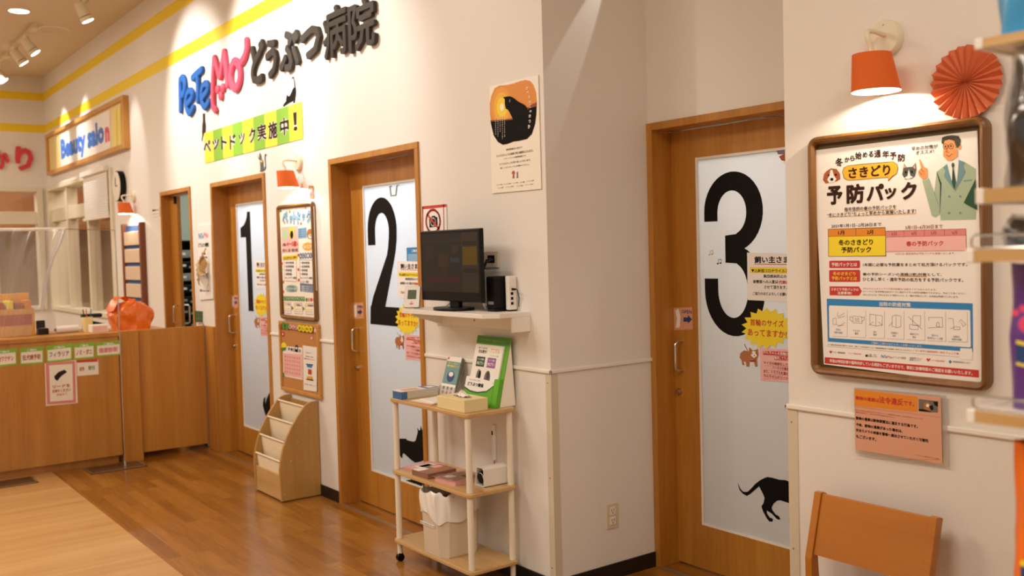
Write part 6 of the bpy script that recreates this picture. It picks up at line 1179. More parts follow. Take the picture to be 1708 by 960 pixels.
# ---------------------------------------------------------------- salon behind the windows
mb = MB(); t_ = M['tan']
mb.box(-12.2, -6.04, 1.9, 2.0, 0, ZC, t_); mb.box(-12.2, -12.1, -9, 2.0, 0, ZC, t_); mb.box(-6.10, -6.04, 0.2, 1.9, 0, ZC, t_); mb.box(-6.12, -6.04, .1, .2, 0, ZC, t_)
mb.box(-12.1, -6.1, 1.3, 1.9, 2.0, ZC, M['orangewood']); mb.box(-12.1, -11.4, -9, 1.3, 2.0, ZC, M['orangewood'])
struct(mb.build('wall_salon'))
def salon_window(num, along, a0, a1, mull, transom):
    """window in the wall: frame, mullions, transom, panes"""
    def bx(mb, p0, p1, q0, q1, z0, z1, m):
        if along == 'x': mb.box(p0, p1, q0, q1, z0, z1, m, 0.003, 1)
        else: mb.box(XD - q1, XD - q0, p0, p1, z0, z1, m, 0.003, 1)
    r = thing('window_%d' % num, None, None, ((a0 + a1) / 2, 0.1, WZ0) if along == 'x' else (XD - .1, (a0 + a1) / 2, WZ0)); struct(r)
    mb = MB(); c = M['creamframe']
    bx(mb, a0, a1, -0.03, 0.16, WZ1 - 0.05, WZ1, c); bx(mb, a0, a1, -0.03, 0.16, WZ0, WZ0 + 0.05, c); bx(mb, a0, a0 + 0.07, -0.03, 0.16, WZ0 + .05, WZ1 - .05, c); bx(mb, a1 - 0.07, a1, -0.03, 0.16, WZ0 + .05, WZ1 - .05, c)
    mb.build('window_frame', r)
    for k, x in enumerate(mull):
        mb = MB(); bx(mb, x - 0.035, x + 0.035, 0.0, 0.12, WZ0 + .05, WZ1 - .05, c); mb.build('mullion', r)
    mb = MB(); bx(mb, a0 + .07, a1 - .07, 0.01, 0.11, transom[0], transom[1], c); mb.build('transom', r)
    mb = MB(); bx(mb, a0 + 0.07, a1 - 0.07, 0.05, 0.058, WZ0 + .05, WZ1 - .05, M['pane']); mb.build('window_pane', r)
salon_window(1, 'x', WX0, WX1, (-8.25, -7.25), (2.02, 2.17)); salon_window(2, 'y', -4.2, -0.06, (-3.2, -2.2, -1.2, -.62), (2.0, 2.16))
area('salon_lamp', (-8.0, 1.0, 3.2), 1.2, 48, WARM); area('salon_lamp', (-10.6, -1.5, 3.2), 1.2, 55, WARM)
# roller blind drawn over the upper right of the window
mb = MB(); r = thing('window_blind', 'white slatted blind half drawn over the window beside the wall clock', 'blind', (-6.66, -0.03, 1.96))
for i in range(20): mb.box(-7.18, -6.2, -0.045, -0.036, 1.99 + i * 0.0225, 2.010 + i * 0.0225, M['blind'])
mb.build('slats', r); mb = MB(); mb.box(-7.2, -6.18, -0.075, -0.031, 2.43, 2.48, M['white'], .004); mb.build('head_rail', r); mb = MB(); mb.box(-7.2, -6.18, -0.062, -0.031, 1.955, 1.985, M['white'], .004); mb.build('bottom_rail', r)

# ---------------------------------------------------------------- staff doorway
def casing(root, x0, x1, y, h, depth, m):
    mb = MB(); t = 0.034; yf = y - 0.012
    P = [(x0, 0), (x0, h), (x1, h), (x1, 0), (x1 - t, 0), (x1 - t, h - t), (x0 + t, h - t), (x0 + t, 0)]
    for a0, a1, b0, b1 in ((x0, x0 + t, 0, h - t), (x1 - t, x1, 0, h - t), (x0, x1, h - t, h)):
        mb.box(a0, a1, yf, y + depth, b0, b1, m, 0.0015, 1)
    return mb.build('door_frame', root)
def pull(root, x, y, z0, z1, out=0.045):
    mb = MB(); h = z1 - z0
    mb.tube([(x + .02, y, z0), (x + .02, y - out * .7, z0), (x + .016, y - out, z0 + 0.012), (x + .016, y - out, z1 - 0.012), (x + .02, y - out * .7, z1), (x + .02, y, z1)], 0.007, M['chrome'], 10)
    return mb.build('pull_handle', root)
r = struct(thing('door_4', None, None, ((S0 + S1) / 2, 0.05, 0)))
casing(r, S0, S1, 0, 2.11, 0.1, M['door'])
mb = MB(); mb.box(-4.547, -4.362, 0.066, 0.096, 0.01, 2.06, M['door']); pn = mb.build('door_panel', r)
pull(pn, -4.44, 0.066, 0.955, 1.115)
mb = MB(); mb.tube([(-4.375, 0.096, 0.955), (-4.375, 0.135, 0.957), (-4.372, 0.142, .967), (-4.372, 0.142, 1.103), (-4.375, 0.135, 1.113), (-4.375, 0.096, 1.115)], 0.007, M['chrome']); mb.build('pull_handle', pn)
mb = MB(); mb.box(-4.54, -3.82, .055, .1, 2.062, 2.076, M['steel']); mb.box(-4.40, -4.365, .05, .066, 2.0, 2.062, M['matte']); mb.build('slide_track', r)
mb = MB(); rm = M['room']
mb.box(-6.03, -3.3, 1.75, 1.85, 0, 2.6, rm); mb.box(-6.03, -5.95, 0.1, 1.75, 0, 2.6, rm); mb.box(-3.45, -3.4, 0.2, 1.75, 0, 2.6, rm); mb.box(-6.03, -3.3, 0.1, 1.85, 2.6, 2.7, rm); struct(mb.build('wall_staffroom'))
area('staffroom_lamp', (-4.6, 1.0, 2.55), 0.7, 14, (0.92, 1, 0.92))
r = thing('file_rack', 'black file rack seen through the half open staff doorway', 'rack', (-5.7, 0.6, 0))
mb = MB(); k = M['matte']; mb.box(-5.88, -5.53, 0.22, 0.235, 0, 1.70, k); mb.box(-5.88, -5.53, 1.1, 1.115, 0, 1.70, k); mb.box(-5.88, -5.53, 0.235, 1.1, 1.685, 1.70, k); mb.box(-5.89, -5.88, 0.22, 1.115, 0, 1.7, k); mb.build('carcass', r)
for i in range(13):
    mb = MB(); mb.box(-5.88, -5.535, 0.236, 1.099, 0.14 + i * 0.115, 0.148 + i * 0.115, k); mb.build('shelf', r)
for i in range(13):
    z = 0.1482 + i * 0.115
    mb = MB(); kk = M['grey'] if i in (5, 10, 12) else M['plastic']
    mb.box(-5.82, -5.52, 0.26, 1.06, z, z + 0.075, kk, 0.004); mb.box(-5.522, -5.516, 0.38, 0.50, z + 0.028, z + 0.05, M['white'] if i > 8 else M['grey']); mb.box(-5.522, -5.514, 0.53, 0.8, z + 0.012, z + .03, M['alum'])
    tag(mb.build('storage_box'), 'dark storage box with pale tags on a shelf of the black file rack', 'box', 'storage boxes in the black file rack')

# ---------------------------------------------------------------- the three numbered sliding doors
def digit(mb, num, x, y, m):
    f = lambda a, b, d: Vector((x + a, y - d, b))
    if num == 1:
        P = [(-0.012, 1.115), (0.085, 1.115), (0.085, 1.862), (0.028, 1.862), (0.022, 1.83), (-0.005, 1.795), (-0.045, 1.765), (-0.115, 1.745), (-0.115, 1.672), (-0.012, 1.672)]
        mb.prism(P, f, 0.0, 0.001, m); return
    def arc(cx, cz, rx, rz, a0, a1, n=26): return [(cx + rx * math.cos(math.radians(a0 + (a1 - a0) * i / n)), cz + rz * math.sin(math.radians(a0 + (a1 - a0) * i / n))) for i in range(n + 1)]
    def ribbon(P, Q): mb.prism(list(P) + list(reversed(Q)), f, 0.0, 0.0010, m)
    if num == 2:
        out = arc(0.0, 1.66, 0.172, 0.19, 180, 0) + [(0.168, 1.60), (0.155, 1.545), (0.135, 1.49), (0.01, 1.21), (-0.015, 1.16), (-0.02, 1.106)]
        inn = arc(0.0, 1.655, 0.083, 0.105, 180, 0) + [(0.078, 1.61), (0.068, 1.56), (0.052, 1.515), (-0.13, 1.27), (-0.165, 1.20), (-0.175, 1.106)]
        ribbon([(-0.172, 1.575)] + out, [(-0.083, 1.575)] + inn)
        mb.prism([(-0.175, 1.106), (0.172, 1.106), (0.172, 1.215), (-0.10, 1.215), (-0.165, 1.215)], f, 0.0, 0.0011, m)
    else:
        up_o = arc(0.0, 1.672, 0.168, 0.178, 180, -72); up_i = arc(-0.006, 1.668, 0.083, 0.098, 180, -72)
        ribbon([(-0.168, 1.632)] + up_o, [(-0.089, 1.632)] + up_i)
        lo_o = arc(0.0, 1.318, 0.172, 0.204, -180, 72); lo_i = arc(-0.006, 1.320, 0.086, 0.124, -180, 72)
        ribbon([(-0.172, 1.372)] + lo_o, [(-0.092, 1.372)] + lo_i)
        mb.prism([(-0.046, 1.444), (0.022, 1.440), (0.05, 1.47), (0.066, 1.508), (0.05, 1.54), (0.022, 1.572), (-0.046, 1.566)], f, 0.0, 0.0011, m)
GY = 0.122
def sliding_door(num, x0, y, w, glass):
    r = struct(thing('door_%d' % num, None, None, (x0 + w / 2, y, 0)))
    casing(r, x0, x0 + w, y, DH, 0.2, M['door'])
    gx0, gx1, gz0, gz1 = x0 + 0.185, x0 + 0.86, 0.215, 1.93
    px0, px1 = x0 + 0.034, x0 + w - 0.034
    mb = MB(); yb, ye = y + 0.116, y + 0.152
    for a, b, c, d in ((px0, gx0, 0.008, 2.062), (gx1, px1, 0.008, 2.062), (gx0, gx1, 0.008, gz0), (gx0, gx1, gz1, 2.062)): mb.box(a, b, yb, ye, c, d, M['door'])
    p = mb.build('door_panel', r)
    mb = MB(); q = M['white']
    for a, b, c, d in ((gx0, gx0 + .012, gz0, gz1), (gx1 - .012, gx1, gz0, gz1), (gx0 + .012, gx1 - .012, gz0, gz0 + .010), (gx0 + .012, gx1 - .012, gz1 - .012, gz1)): mb.box(a, b, yb + .002, ye - .002, c, d, q)
    mb.build('glazing_bead', p)
    mb = MB(); mb.box(gx0 + .012, gx1 - .012, y + GY + 0.003, y + GY + 0.009, gz0 + .010, gz1 - .012, glass); g = mb.build('door_glass', p)
    mb = MB(); digit(mb, num, x0 + (0.398 if num > 1 else 0.37), y + GY + 0.002, pm('ink')); mb.build('door_numeral', g)
    pull(p, x0 + 0.065, y + 0.116, 0.935, 1.075)
    mb = MB(); mb.lathe((x0 + 0.062, y + 0.116, 0.832), [(0.016, 0), (0.016, .006), (0.011, .012), (0.011, .02), (0, .021)], M['steel'], 20, 'y'); mb.build('lock_cylinder', p)
    mb = MB(); mb.box(px0, px1, y + 0.09, y + 0.16, 2.064, 2.066, M['steel']); mb.build('slide_track', r)
    mb = MB(); mb.box(px0, px1, y - 0.012, y + 0.008, 0.0, 0.004, M['alum']); mb.build('threshold_strip', r)
    return g
g1 = sliding_door(1, D1, 0, DW + .025, M['frost']); g2 = sliding_door(2, D2, 0, DW, M['frost']); g3 = sliding_door(3, D3, SR, DW, M['frost3'])
flat('cat_silhouette', 'cat3', 1, 0.743, parent=g3, back=.0005); flat('cat_silhouette', 'cat2', 1, 0.123, parent=g2, back=.0005); flat('cat_silhouette', 'cat1', 1, 0.123, parent=g1, back=.0005)
flat('music_note_decal', 'notes', 1, 0.743, parent=g3, back=.0005)
for x, e in ((D1 + .5, 27), (D2 + .5, 29)): area('consulting_room_light', (x, 0.75, 2.0), 0.7, e, COOL, (x, 0.13, 1.25))
area('consulting_room_light', (D3 + .5, 1.45, 2.1), 0.7, 20.0, (1, .97, .93), (D3 + .5, 0.76, 1.35))
mb = MB()
for x0, x1, y0 in ((D1, D1 + 1.07, 0.2), (D2, D2 + 1.045, 0.2), (D3, D3 + 1.045, SR + .2)):
    mb.box(x0 - .06, x0 - .02, y0, y0 + 1.1, 0, 2.4, rm); mb.box(x1 + .02, x1 + .06, y0, y0 + 1.1, 0, 2.4, rm); mb.box(x0 - .02, x1 + .02, y0 + 1.06, y0 + 1.1, 0, 2.4, rm); mb.box(x0 - .02, x1 + .02, y0, y0 + 1.06, 2.36, 2.4, rm)
struct(mb.build('wall_consulting'))
# bag hook seen at the top of the glass of door 2, notices and stickers
mb = MB(); mb.tube([(D2 + .537, .119, 1.905), (D2 + .537, .108, 1.905), (D2 + .55, .106, 1.85), (D2 + .605, .106, 1.85), (D2 + .618, .108, 1.905), (D2 + .618, .119, 1.905)], .005, M['alum'], 8)
tag(mb.build('door_hook'), 'small metal hook frame at the top of the glass of the door numbered 2', 'hook')
for num, dx, dz, y in ((3, 0, 0, 0.742), (2, -1.999, -0.006, 0.1215), (1, -4.112, 0.01, 0.1215)):
    w_ = 'the door numbered %d' % num
    flat('notice_sheet', 'owner', 1, y, 'pinkish owner notice with a yellow band taped to the glass of ' + w_, 'notice', 'owner notices on the doors', dx, dz)
    flat('notice_burst', 'collar', 1, y - .0025, 'yellow star burst notice about collar size on ' + w_, 'notice', 'yellow burst notices on the doors', dx - .012, dz)
    flat('notice_sheet', 'size', 1, y, 'pink notice with a red heading below the yellow burst on ' + w_, 'notice', 'pink notices on the doors', dx, dz)
    flat('dog_sticker', 'corgi', 1, y + .001, 'small brown and white dog sticker below the yellow burst on ' + w_, 'sticker', 'dog stickers on the doors', dx, dz)
flat('arrow_sticker', 'arrow3', 1, 0.735, 'salmon sticker with a blue arrow on the frame of the door numbered 3', 'sticker', 'arrow stickers on the doors')
flat('arrow_sticker', 'arrow2', 1, 0.1155, 'salmon sticker with a blue arrow on the frame of the door numbered 2', 'sticker', 'arrow stickers on the doors', back=.0005)
flat('arrow_sticker', 'arrow1', 1, 0.1155, 'salmon sticker with a blue arrow on the frame of the door numbered 1', 'sticker', 'arrow stickers on the doors', back=.0005)
flat('paper_garland', 'garland', 1, 0.742, 'mauve and rust paper flags at the top of the glass of the door numbered 3', 'decoration', back=.0004)
flat('info_card', 'bluecard', 1, 0.1235, 'blue card behind the owner notice on the door numbered 2', 'card', back=.0003)
# ---------------------------------------------------------------- ceiling fittings
def downlight(x, y, r, lit, label):
    t = thing('ceiling_downlight' if lit else 'ceiling_disc', label, 'light' if lit else 'ceiling cover', (x, y, ZC))
    mb = MB(); mb.lathe((x, y, ZC), [(r * 1.12, 0), (r * 1.12, -0.008), (r, -0.012), (r, -0.004)], M['white'], 32, 'z', False); mb.build('trim_ring', t)
    mb = MB(); mb.lathe((x, y, ZC - 0.003), [(r * .99, 0.002), (r * .99, -0.004), (0, -0.004)], M['lamp_lit'] if lit else M['ceil'], 32); mb.build('lens' if lit else 'cover', t)
downlight(-5.75, -0.86, 0.085, True, 'bright round recessed downlight in the ceiling'); downlight(-6.37, -0.44, 0.13, False, 'blank round cover disc on the ceiling next to the track')
def track(x0, x1, y, label):
    t = thing('lighting_track', label, 'track', ((x0 + x1) / 2, y, ZC)); mb = MB(); mb.box(x0, x1, y - .018, y + .018, ZC - .03, ZC, M['cream'], .003); mb.build('rail', t); mb = MB(); mb.box(x1 - .16, x1 - .0, y - .03, y + .03, ZC - .055, ZC - .03, M['cream'], .004); mb.build('power_feed', t)
track(-7.45, -6.2, -0.64, 'cream lighting track on the ceiling carrying two spotlights'); track(-9.1, -7.75, -0.64, 'cream lighting track on the ceiling nearer the left wall')
def head(x, y, tgt, label, group='track spotlights on the ceiling', lit=.3):
    t = thing('track_spotlight', label, 'spotlight', (x, y, ZC - .03), group); p = Vector((x, y, ZC - .15)); d = (Vector(tgt) - p).normalized()
    mb = MB(); mb.box(x - .05, x + .05, y - .02, y + .02, ZC - .062, ZC - .0305, M['cream'], .004); mb.tube([(x, y, ZC - .06), (x, y, ZC - .10), p], .008, M['cream'], 8); mb.build('stem', t)
    mb = MB(); mb.cone(p - d * .07, p + d * .05, .042, .052, M['cream'], 24); mb.cone(p + d * .058, p + d * .095, .056, .056, M['cream'], 24); mb.build('lamp_housing', t)
    mb = MB(); mb.cone(p + d * .094, p + d * .098, .048, .048, M['lamp_lit'], 24); mb.build('lens', t)
head(-6.55, -.64, (-6.4, 0, 2.8), 'cream track spotlight nearest the power feed'); head(-7.15, -.64, (-7.1, 0, 2.8), 'cream track spotlight second from the power feed'); head(-8.35, -.64, (-8.2, 0, 2.8), 'cream track spotlight at the left edge of the photo')
head(-4.86, -.52, (-4.8, -.0, 2.6), 'cream spotlight shining at the top edge of the photo')
mb = MB(); mb.box(-5.35, -4.75, -.42, -.41, ZC - .003, ZC, M['grey']); mb.box(-4.76, -4.75, -.42, -.1, ZC - .003, ZC, M['grey']); tag(mb.build('ceiling_hatch'), 'dark edged access hatch in the ceiling above the salon sign', 'hatch')

# ================================================================== THINGS ON THE MAIN WALL
def stroke(mb, pts, w, m, y0=-0.006, y1=-0.027, bev=0.006):
    P = [Vector(p) for p in pts]
    if len(P) > 2:
        Q = []; closed = (P[0] - P[-1]).length < 1e-4
        for i in range(len(P) - 1):
            a = P[i - 1] if i else (P[-2] if closed else P[0]); b, c = P[i], P[i + 1]; d = P[i + 2] if i + 2 < len(P) else (P[1] if closed else P[-1])
            for k in range(7):
                t = k / 7; Q.append(0.5 * ((2 * b) + (c - a) * t + (2 * a - 5 * b + 4 * c - d) * t * t + (3 * b - a - 3 * c + d) * t ** 3))
        Q.append(P[-1]); P = Q
    h = w / 2
    prof = [(-h, y0), (-h, y1 + bev), (-h + bev, y1), (h - bev, y1), (h, y1 + bev), (h, y0)]
    R = []
    for i, p in enumerate(P):
        t = (P[min(i + 1, len(P) - 1)] - P[max(i - 1, 0)]).normalized() if len(P) > 1 else Vector((1, 0)); q = Vector((-t.y, t.x))
        R.append([mb.bm.verts.new((p.x + q.x * a, b, p.y + q.y * a)) for a, b in prof])
    fs = [mb.bm.faces.new((R[i][k], R[i][k + 1], R[i + 1][k + 1], R[i + 1][k])) for i in range(len(R) - 1) for k in range(5)]
    bmesh.ops.recalc_face_normals(mb.bm, faces=fs); mb._fin(fs, m)
    for p in ([] if (P[0] - P[-1]).length < 1e-4 else [P[0], P[-1]]): mb.lathe((p.x, 0, p.y), [(h, -y0), (h, -y1 - bev), (h - bev, -y1 + .0002), (0, -y1 + .0002)], m, 20, 'y')
W1 = {'P': 0.058, 'e1': 0.055, 'T': 0.060, 'e2': 0.055, 'M': 0.055, 'o': 0.062, 'tail': 0.058}
for keys, lab, mat in ((('P',), 'blue raised sign letter P, first of the wall sign', 'blue'), (('e1',), 'blue raised sign letter e directly after the letter P', 'blue'), (('T',), 'blue raised capital letter T of the wall sign', 'blue'), (('e2',), 'blue raised sign letter e just before the pink M', 'blue'), (('M', 'dots'), 'pink raised sign letter M with three pink dots under it', 'pinksign'), (('o', 'tail'), 'pink raised sign letter o with a curved tail', 'pinksign')):
    mb = MB()
    q_ = 0
    for k in keys:
        for s_ in SIGN_STROKES[k]:
            q_ += .0003
            if k == 'dots': mb.lathe((s_[0], 0, s_[1]), [(.034, .006), (.034, .021), (.027, .027), (0, .027)], M[mat], 20, 'y')
            else: stroke(mb, s_, W1[k], M[mat], y1=-.027 - q_)
    tag(mb.build('sign_letter'), lab, 'sign letter', 'raised letters of the clinic sign')
def solid_glyph(name, ch, box, m, label, y_front=-0.027, y_back=-0.006, axis=1, bold=0.035, group=None):
    """raised sign character: solid letter body with a heavy rounded outline"""
    V, F = text_mesh(ch); E = boundary(ch)
    x0 = min(v[0] for v in V) - bold; x1 = max(v[0] for v in V) + bold; y0 = min(v[1] for v in V) - bold; y1 = max(v[1] for v in V) + bold
    sx = (box[1] - box[0]) / (x1 - x0); sy = (box[3] - box[2]) / (y1 - y0)
    def f3(x, y, d):
        a = box[0] + (x - x0) * sx; b = box[2] + (y - y0) * sy
        return Vector((a, d, b)) if axis == 1 else Vector((d, a, b))
    mb = MB(); vs = [mb.bm.verts.new(f3(v[0], v[1], y_front)) for v in V]; fs = []
    for f in F: fs.append(mb.bm.faces.new([vs[i] for i in f]))
    mb._fin(fs, m); ends = set()
    sg = 1 if y_front < y_back else -1
    for n_, (i, j) in enumerate(E):
        p, q = Vector(V[i]), Vector(V[j]); t = q - p
        if t.length < 1e-6: continue
        t.normalize(); o = Vector((-t.y, t.x)) * bold
        mb.prism([p - o, q - o, q + o, p + o], f3, y_back, y_front + sg * (.0001 + .00003 * (n_ % 23)), m); ends.add(i); ends.add(j)
    for n_, i in enumerate(ends): mb.prism([(V[i][0] + bold * math.cos(k * math.pi / 6), V[i][1] + bold * math.sin(k * math.pi / 6)) for k in range(12)], f3, y_back, y_front + sg * (.001 + .00003 * (n_ % 29)), m)
    return tag(mb.build(name), label, 'sign letter', group)
for ch, b in SIGN_GLYPHS.items():
    solid_glyph('sign_letter', ch, b, M['charcoal'], 'charcoal raised sign character %s of the wall sign' % ch, group='raised letters of the clinic sign', bold=0.02 if ch in '病院' else 0.042)
for ch, b in LEFT_GLYPHS.items():
    solid_glyph('sign_letter', ch, b, M['redsign'], 'red sign character %s on the far left wall' % ch, y_front=XD + .03, y_back=XD + .004, axis=0, bold=0.05, group='red letters on the left wall')
flat('sign_banner', 'banner', 1, -0.004, 'yellow and green striped paper banner below the raised sign letters', 'banner')
flat('cat_decal', 'stretch', 1, -0.003, 'black stretching cat silhouette standing on the banner', 'decal'); flat('cat_decal', 'hang', 1, -0.003, 'dark cat silhouette hanging at the left end of the banner', 'decal'); flat('cat_decal', 'sit', 1, -0.003, 'grey cat decal above the top right corner of the door numbered 1', 'decal')
flat('bear_sticker', 'bear', 1, -.003, 'small brown bear sticker above the tall framed poster', 'sticker')
flat('wall_poster', 'catposter', 1, -0.006, 'white poster with a black cat against a sunset', 'poster', back=.004)
flat('warning_sign', 'nocam', 1, -0.004, 'no photography sign with a crossed out camera above the monitor', 'sign')
flat('paper_sign', 'tag', 1, -0.004, 'tiny white paper sign on the wall left of the staff doorway', 'sign'); flat('opening_hours_sign', 'hours', 1, -0.012, 'tall white opening hours plate between the staff doorway and door 1', 'sign', back=.011)
flat('info_card', 'green', 1, -.006, 'small dark green card under the opening hours plate', 'card', back=.005)
# gold cellophane bow
mb = MB(); t = thing('cellophane_bow', 'gold and white cellophane bow hanging by the opening hours plate', 'decoration', (-3.42, -.05, 1.42))
for k in range(7):
    a = k * math.pi / 3.5; s_ = .13 + .03 * math.sin(k * 2.3)
    mb.grid(lambda u, v: (-3.44 + math.cos(a) * s_ * u * (.55 + .1 * math.sin(7 * v)), -.05 - .035 * math.sin(u * 3) * math.cos(v * 6.28), 1.41 + math.sin(a) * s_ * u + .05 * (v - .5) * (1 - u * .3)), 6, 6, M['tapered'] if k % 2 else M['bag'])
mb.build('ribbon_loops', t); mb = MB(); mb.lathe((-3.44, -.05, 1.41), [(0, -.03), (.03, -.01), (.03, .01), (0, .03)], M['tapered'], 12); mb.build('knot', t)
mb = MB(); mb.tube([(-3.44, -.05, 1.43), (-3.43, -.06, 1.52), (-3.39, -.03, 1.60)], .006, M['tapered'], 6); mb.build('tie', t)
# salon sign
t = thing('salon_sign', 'wooden framed yellow and white salon sign high on the wall', 'sign', (-7.3, 0, 2.6)); mb = MB()
x0, x1, z0, z1 = -8.95, -5.46, 2.585, 3.085
for a in ((x0, x1, z1 - .045, z1), (x0, x1, z0, z0 + .045), (x0, x0 + .06, z0 + .045, z1 - .045), (x1 - .06, x1, z0 + .045, z1 - .045)): mb.box(a[0], a[1], -.06, 0, a[2], a[3], M['corkframe'], .003, 1)
mb.build('sign_frame', t); mb = MB(); mb.box(x0 + .05, x1 - .05, -.03, -.001, z0 + .04, z1 - .04, pm('wheat')); flat_into(mb, 'salon', 1, -.032, pick=lambda o: not (o[0] == 'p' and o[2] == 0)); mb.build('sign_face', t)
# wall clock
t = thing('wall_clock', 'round wall clock with a black rim below the salon sign', 'clock', (-5.80, 0, 2.245)); mb = MB(); mb.lathe((-5.80, -.001, 2.245), [(.150, 0), (.150, .052), (.146, .056), (.142, .056), (.142, .04)], M['matte'], 36, 'y', False); mb.build('rim', t)
mb = MB(); mb.lathe((-5.80, -.002, 2.245), [(.1425, .03), (.1425, .057), (.13, .060), (0, .060)], M['clockface'], 36, 'y'); mb.build('dial', t); mb = MB(); mb.box(-5.804, -5.796, -.067, -.064, 2.245, 2.33, M['matte']); mb.build('minute_hand', t); mb = MB(); mb.box(-5.80, -5.74, -.0645, -.0625, 2.241, 2.249, M['matte']); mb.build('hour_hand', t)
# wall lamps
def wall_lamp(px, y, label, e):
    sx, sy, zb, zt = px + .017, y - .09, 1.957, 2.062
    t = thing('wall_lamp', label, 'lamp', (px, y, 2.12), 'orange wall lamps')
    mb = MB(); mb.lathe((px, y, 2.12), [(.054, 0), (.054, .014), (.048, .022), (0, .022)], M['cream'], 36, 'y'); mb.lathe((px, y, 2.158), [(.003, .0215), (.003, .024), (0, .024)], M['steel'], 8, 'y'); mb.build('wall_plate', t)
    mb = MB(); mb.tube([(px + .004, y - .02, 2.128), (px + .003, y - .07, 2.133), (px + .004, y - .10, 2.131), (px + .010, y - .118, 2.122), (sx - .004, y - .120, 2.105), (sx, sy - .018, 2.085), (sx, sy - .008, 2.04)], .0075, M['cream'], 12); mb.lathe((sx, sy, 2.03), [(.02, .025), (.02, .01), (.013, .0)], M['cream'], 16); mb.build('lamp_arm', t)
    def sh(rb, rt, z0, z1): return lambda u, v: (sx + (rb + (rt - rb) * v) * math.cos(u * 2 * math.pi), sy + .004 - .020 * (z0 + (z1 - z0) * v - zb) / (zt - zb) + (rb + (rt - rb) * v) * math.sin(u * 2 * math.pi), z0 + (z1 - z0) * v)
    mb = MB(); mb.grid(sh(.0685, .054, zb, zt), 44, 2, M['orange']); mb.grid(sh(.054, .012, zt, zt + .0006), 44, 1, M['orange'], False)
    mb.grid(sh(.0668, .0522, zb, zt - .002), 44, 2, M['shade_in']); mb.grid(sh(.0522, .012, zt - .002, zt - .0015), 44, 1, M['shade_in'], False); mb.grid(sh(.0685, .0668, zb, zb + .0001), 44, 1, M['shade_in'], False); mb.build('lamp_shade', t)
    mb = MB(); mb.lathe((sx, sy, 2.015), [(0, -.026), (.018, -.018), (.026, 0), (.018, .018), (.012, .03)], M['bulb'], 20); mb.build('bulb', t)
    point('wall_lamp_light', (sx, sy, 1.978), e, (1, .88, .70), r=.008)
wall_lamp(-1.67, 0, 'orange shaded wall lamp above the tall framed poster', 5.5); wall_lamp(2.495, YC, 'orange shaded wall lamp above the large framed poster and fan', 4.2); wall_lamp(-5.40, 0, 'orange shaded wall lamp at the far left beyond the staff doorway', 5.5)
# wall pocket organiser
t = thing('wall_pocket', 'blue and sand striped wall pocket hanging below the far wall lamp', 'wall pocket', (-5.42, 0, 1.2)); mb = MB(); mb.box(-5.68, -5.14, -.02, 0, .98, 1.85, M['navy'], .004); mb.build('backing', t)
mb = MB(); mb.box(-5.14, -5.09, -.05, 0, .96, 1.87, M['brownrim'], .004); mb.build('side_rail', t); mb = MB(); mb.box(-5.73, -5.68, -.05, 0, .96, 1.87, M['brownrim'], .004); mb.build('side_rail', t)
for i in range(5):
    mb = MB(); z = 1.0 + i * .165; mb.box(-5.66, -5.16, -.045, -.0205, z, z + .13, M['sand'] if i < 4 else M['skyp'] if 'skyp' in M else M['sand'], .006); mb.build('pocket', t)
# rounded poster frames
def poster_frame(name, label, x0, x1, z0, z1, y, key, wood_m, r=.03, w=.03, dep=.035, sy=None):
    t = thing(name, label, 'poster', ((x0 + x1) / 2, y, z0)); f = lambda a, b, d: Vector((a, y - d, b))
    sec = [(0, 0), (0, dep * .55), (-w * .12, dep * .82), (-w * .4, dep), (-w * .7, dep * .92), (-w, dep * .6), (-w, .006)]
    mb = MB(); mb.sweep(rrect(x0, x1, z0, z1, r), sec, f, wood_m); mb.build('frame', t)
    mb = MB(); mb.prism(rrect(x0 + .004, x1 - .004, z0 + .004, z1 - .004, r), f, 0.001, .006, M['backb']); mb.build('backboard', t)
    mb = MB(); flat_into(mb, key, 1, sy, back=.005); mb.build('poster_sheet', t); return t
poster_frame('framed_poster', 'tall oak framed pet checkup poster under the middle wall lamp', -2.012, -1.455, 1.105, 1.862, 0, 'dock', M['frame'], w=.028, dep=.028, sy=-.014)
poster_frame('framed_poster', 'large oak framed prevention pack poster on the right wall', 2.228, 2.803, 1.109, 1.858, YC, 'pack', M['frame'], r=.033, w=.024, dep=.032, sy=-.032)
flat('notice_sheet', 'dump', 1, -0.0335, 'laminated orange headed notice under the large framed poster', 'notice', back=.002)
# cork board
t = thing('cork_board', 'cork notice board with a pale wooden frame above the leaflet rack', 'board', (-1.76, 0, .62)); x0, x1, z0, z1 = -2.045, -1.437, .622, 1.09; mb = MB()
for a in ((x0, x1, z1 - .022, z1), (x0, x1, z0, z0 + .022), (x0, x0 + .022, z0 + .022, z1 - .022), (x1 - .022, x1, z0 + .022, z1 - .022)): mb.box(a[0], a[1], -.024, 0, a[2], a[3], M['corkframe'], .003, 1)
mb.build('frame', t); mb = MB(); mb.box(x0 + .02, x1 - .02, -.013, -.001, z0 + .02, z1 - .02, M['cork']); mb.build('cork_sheet', t)
flat('calendar_sheet', 'cal', 1, -.0145, 'pink calendar sheet pinned to the cork board', 'calendar', back=.001, dx=.016); flat('food_leaflet', 'food', 1, -.0145, 'white leaflet with a pet food bag pinned to the cork board', 'leaflet', back=.001); flat('paper_decoration', 'corkdeco', 1, -.0245, 'row of round paper letters along the top of the cork board', 'decoration', back=.0008)
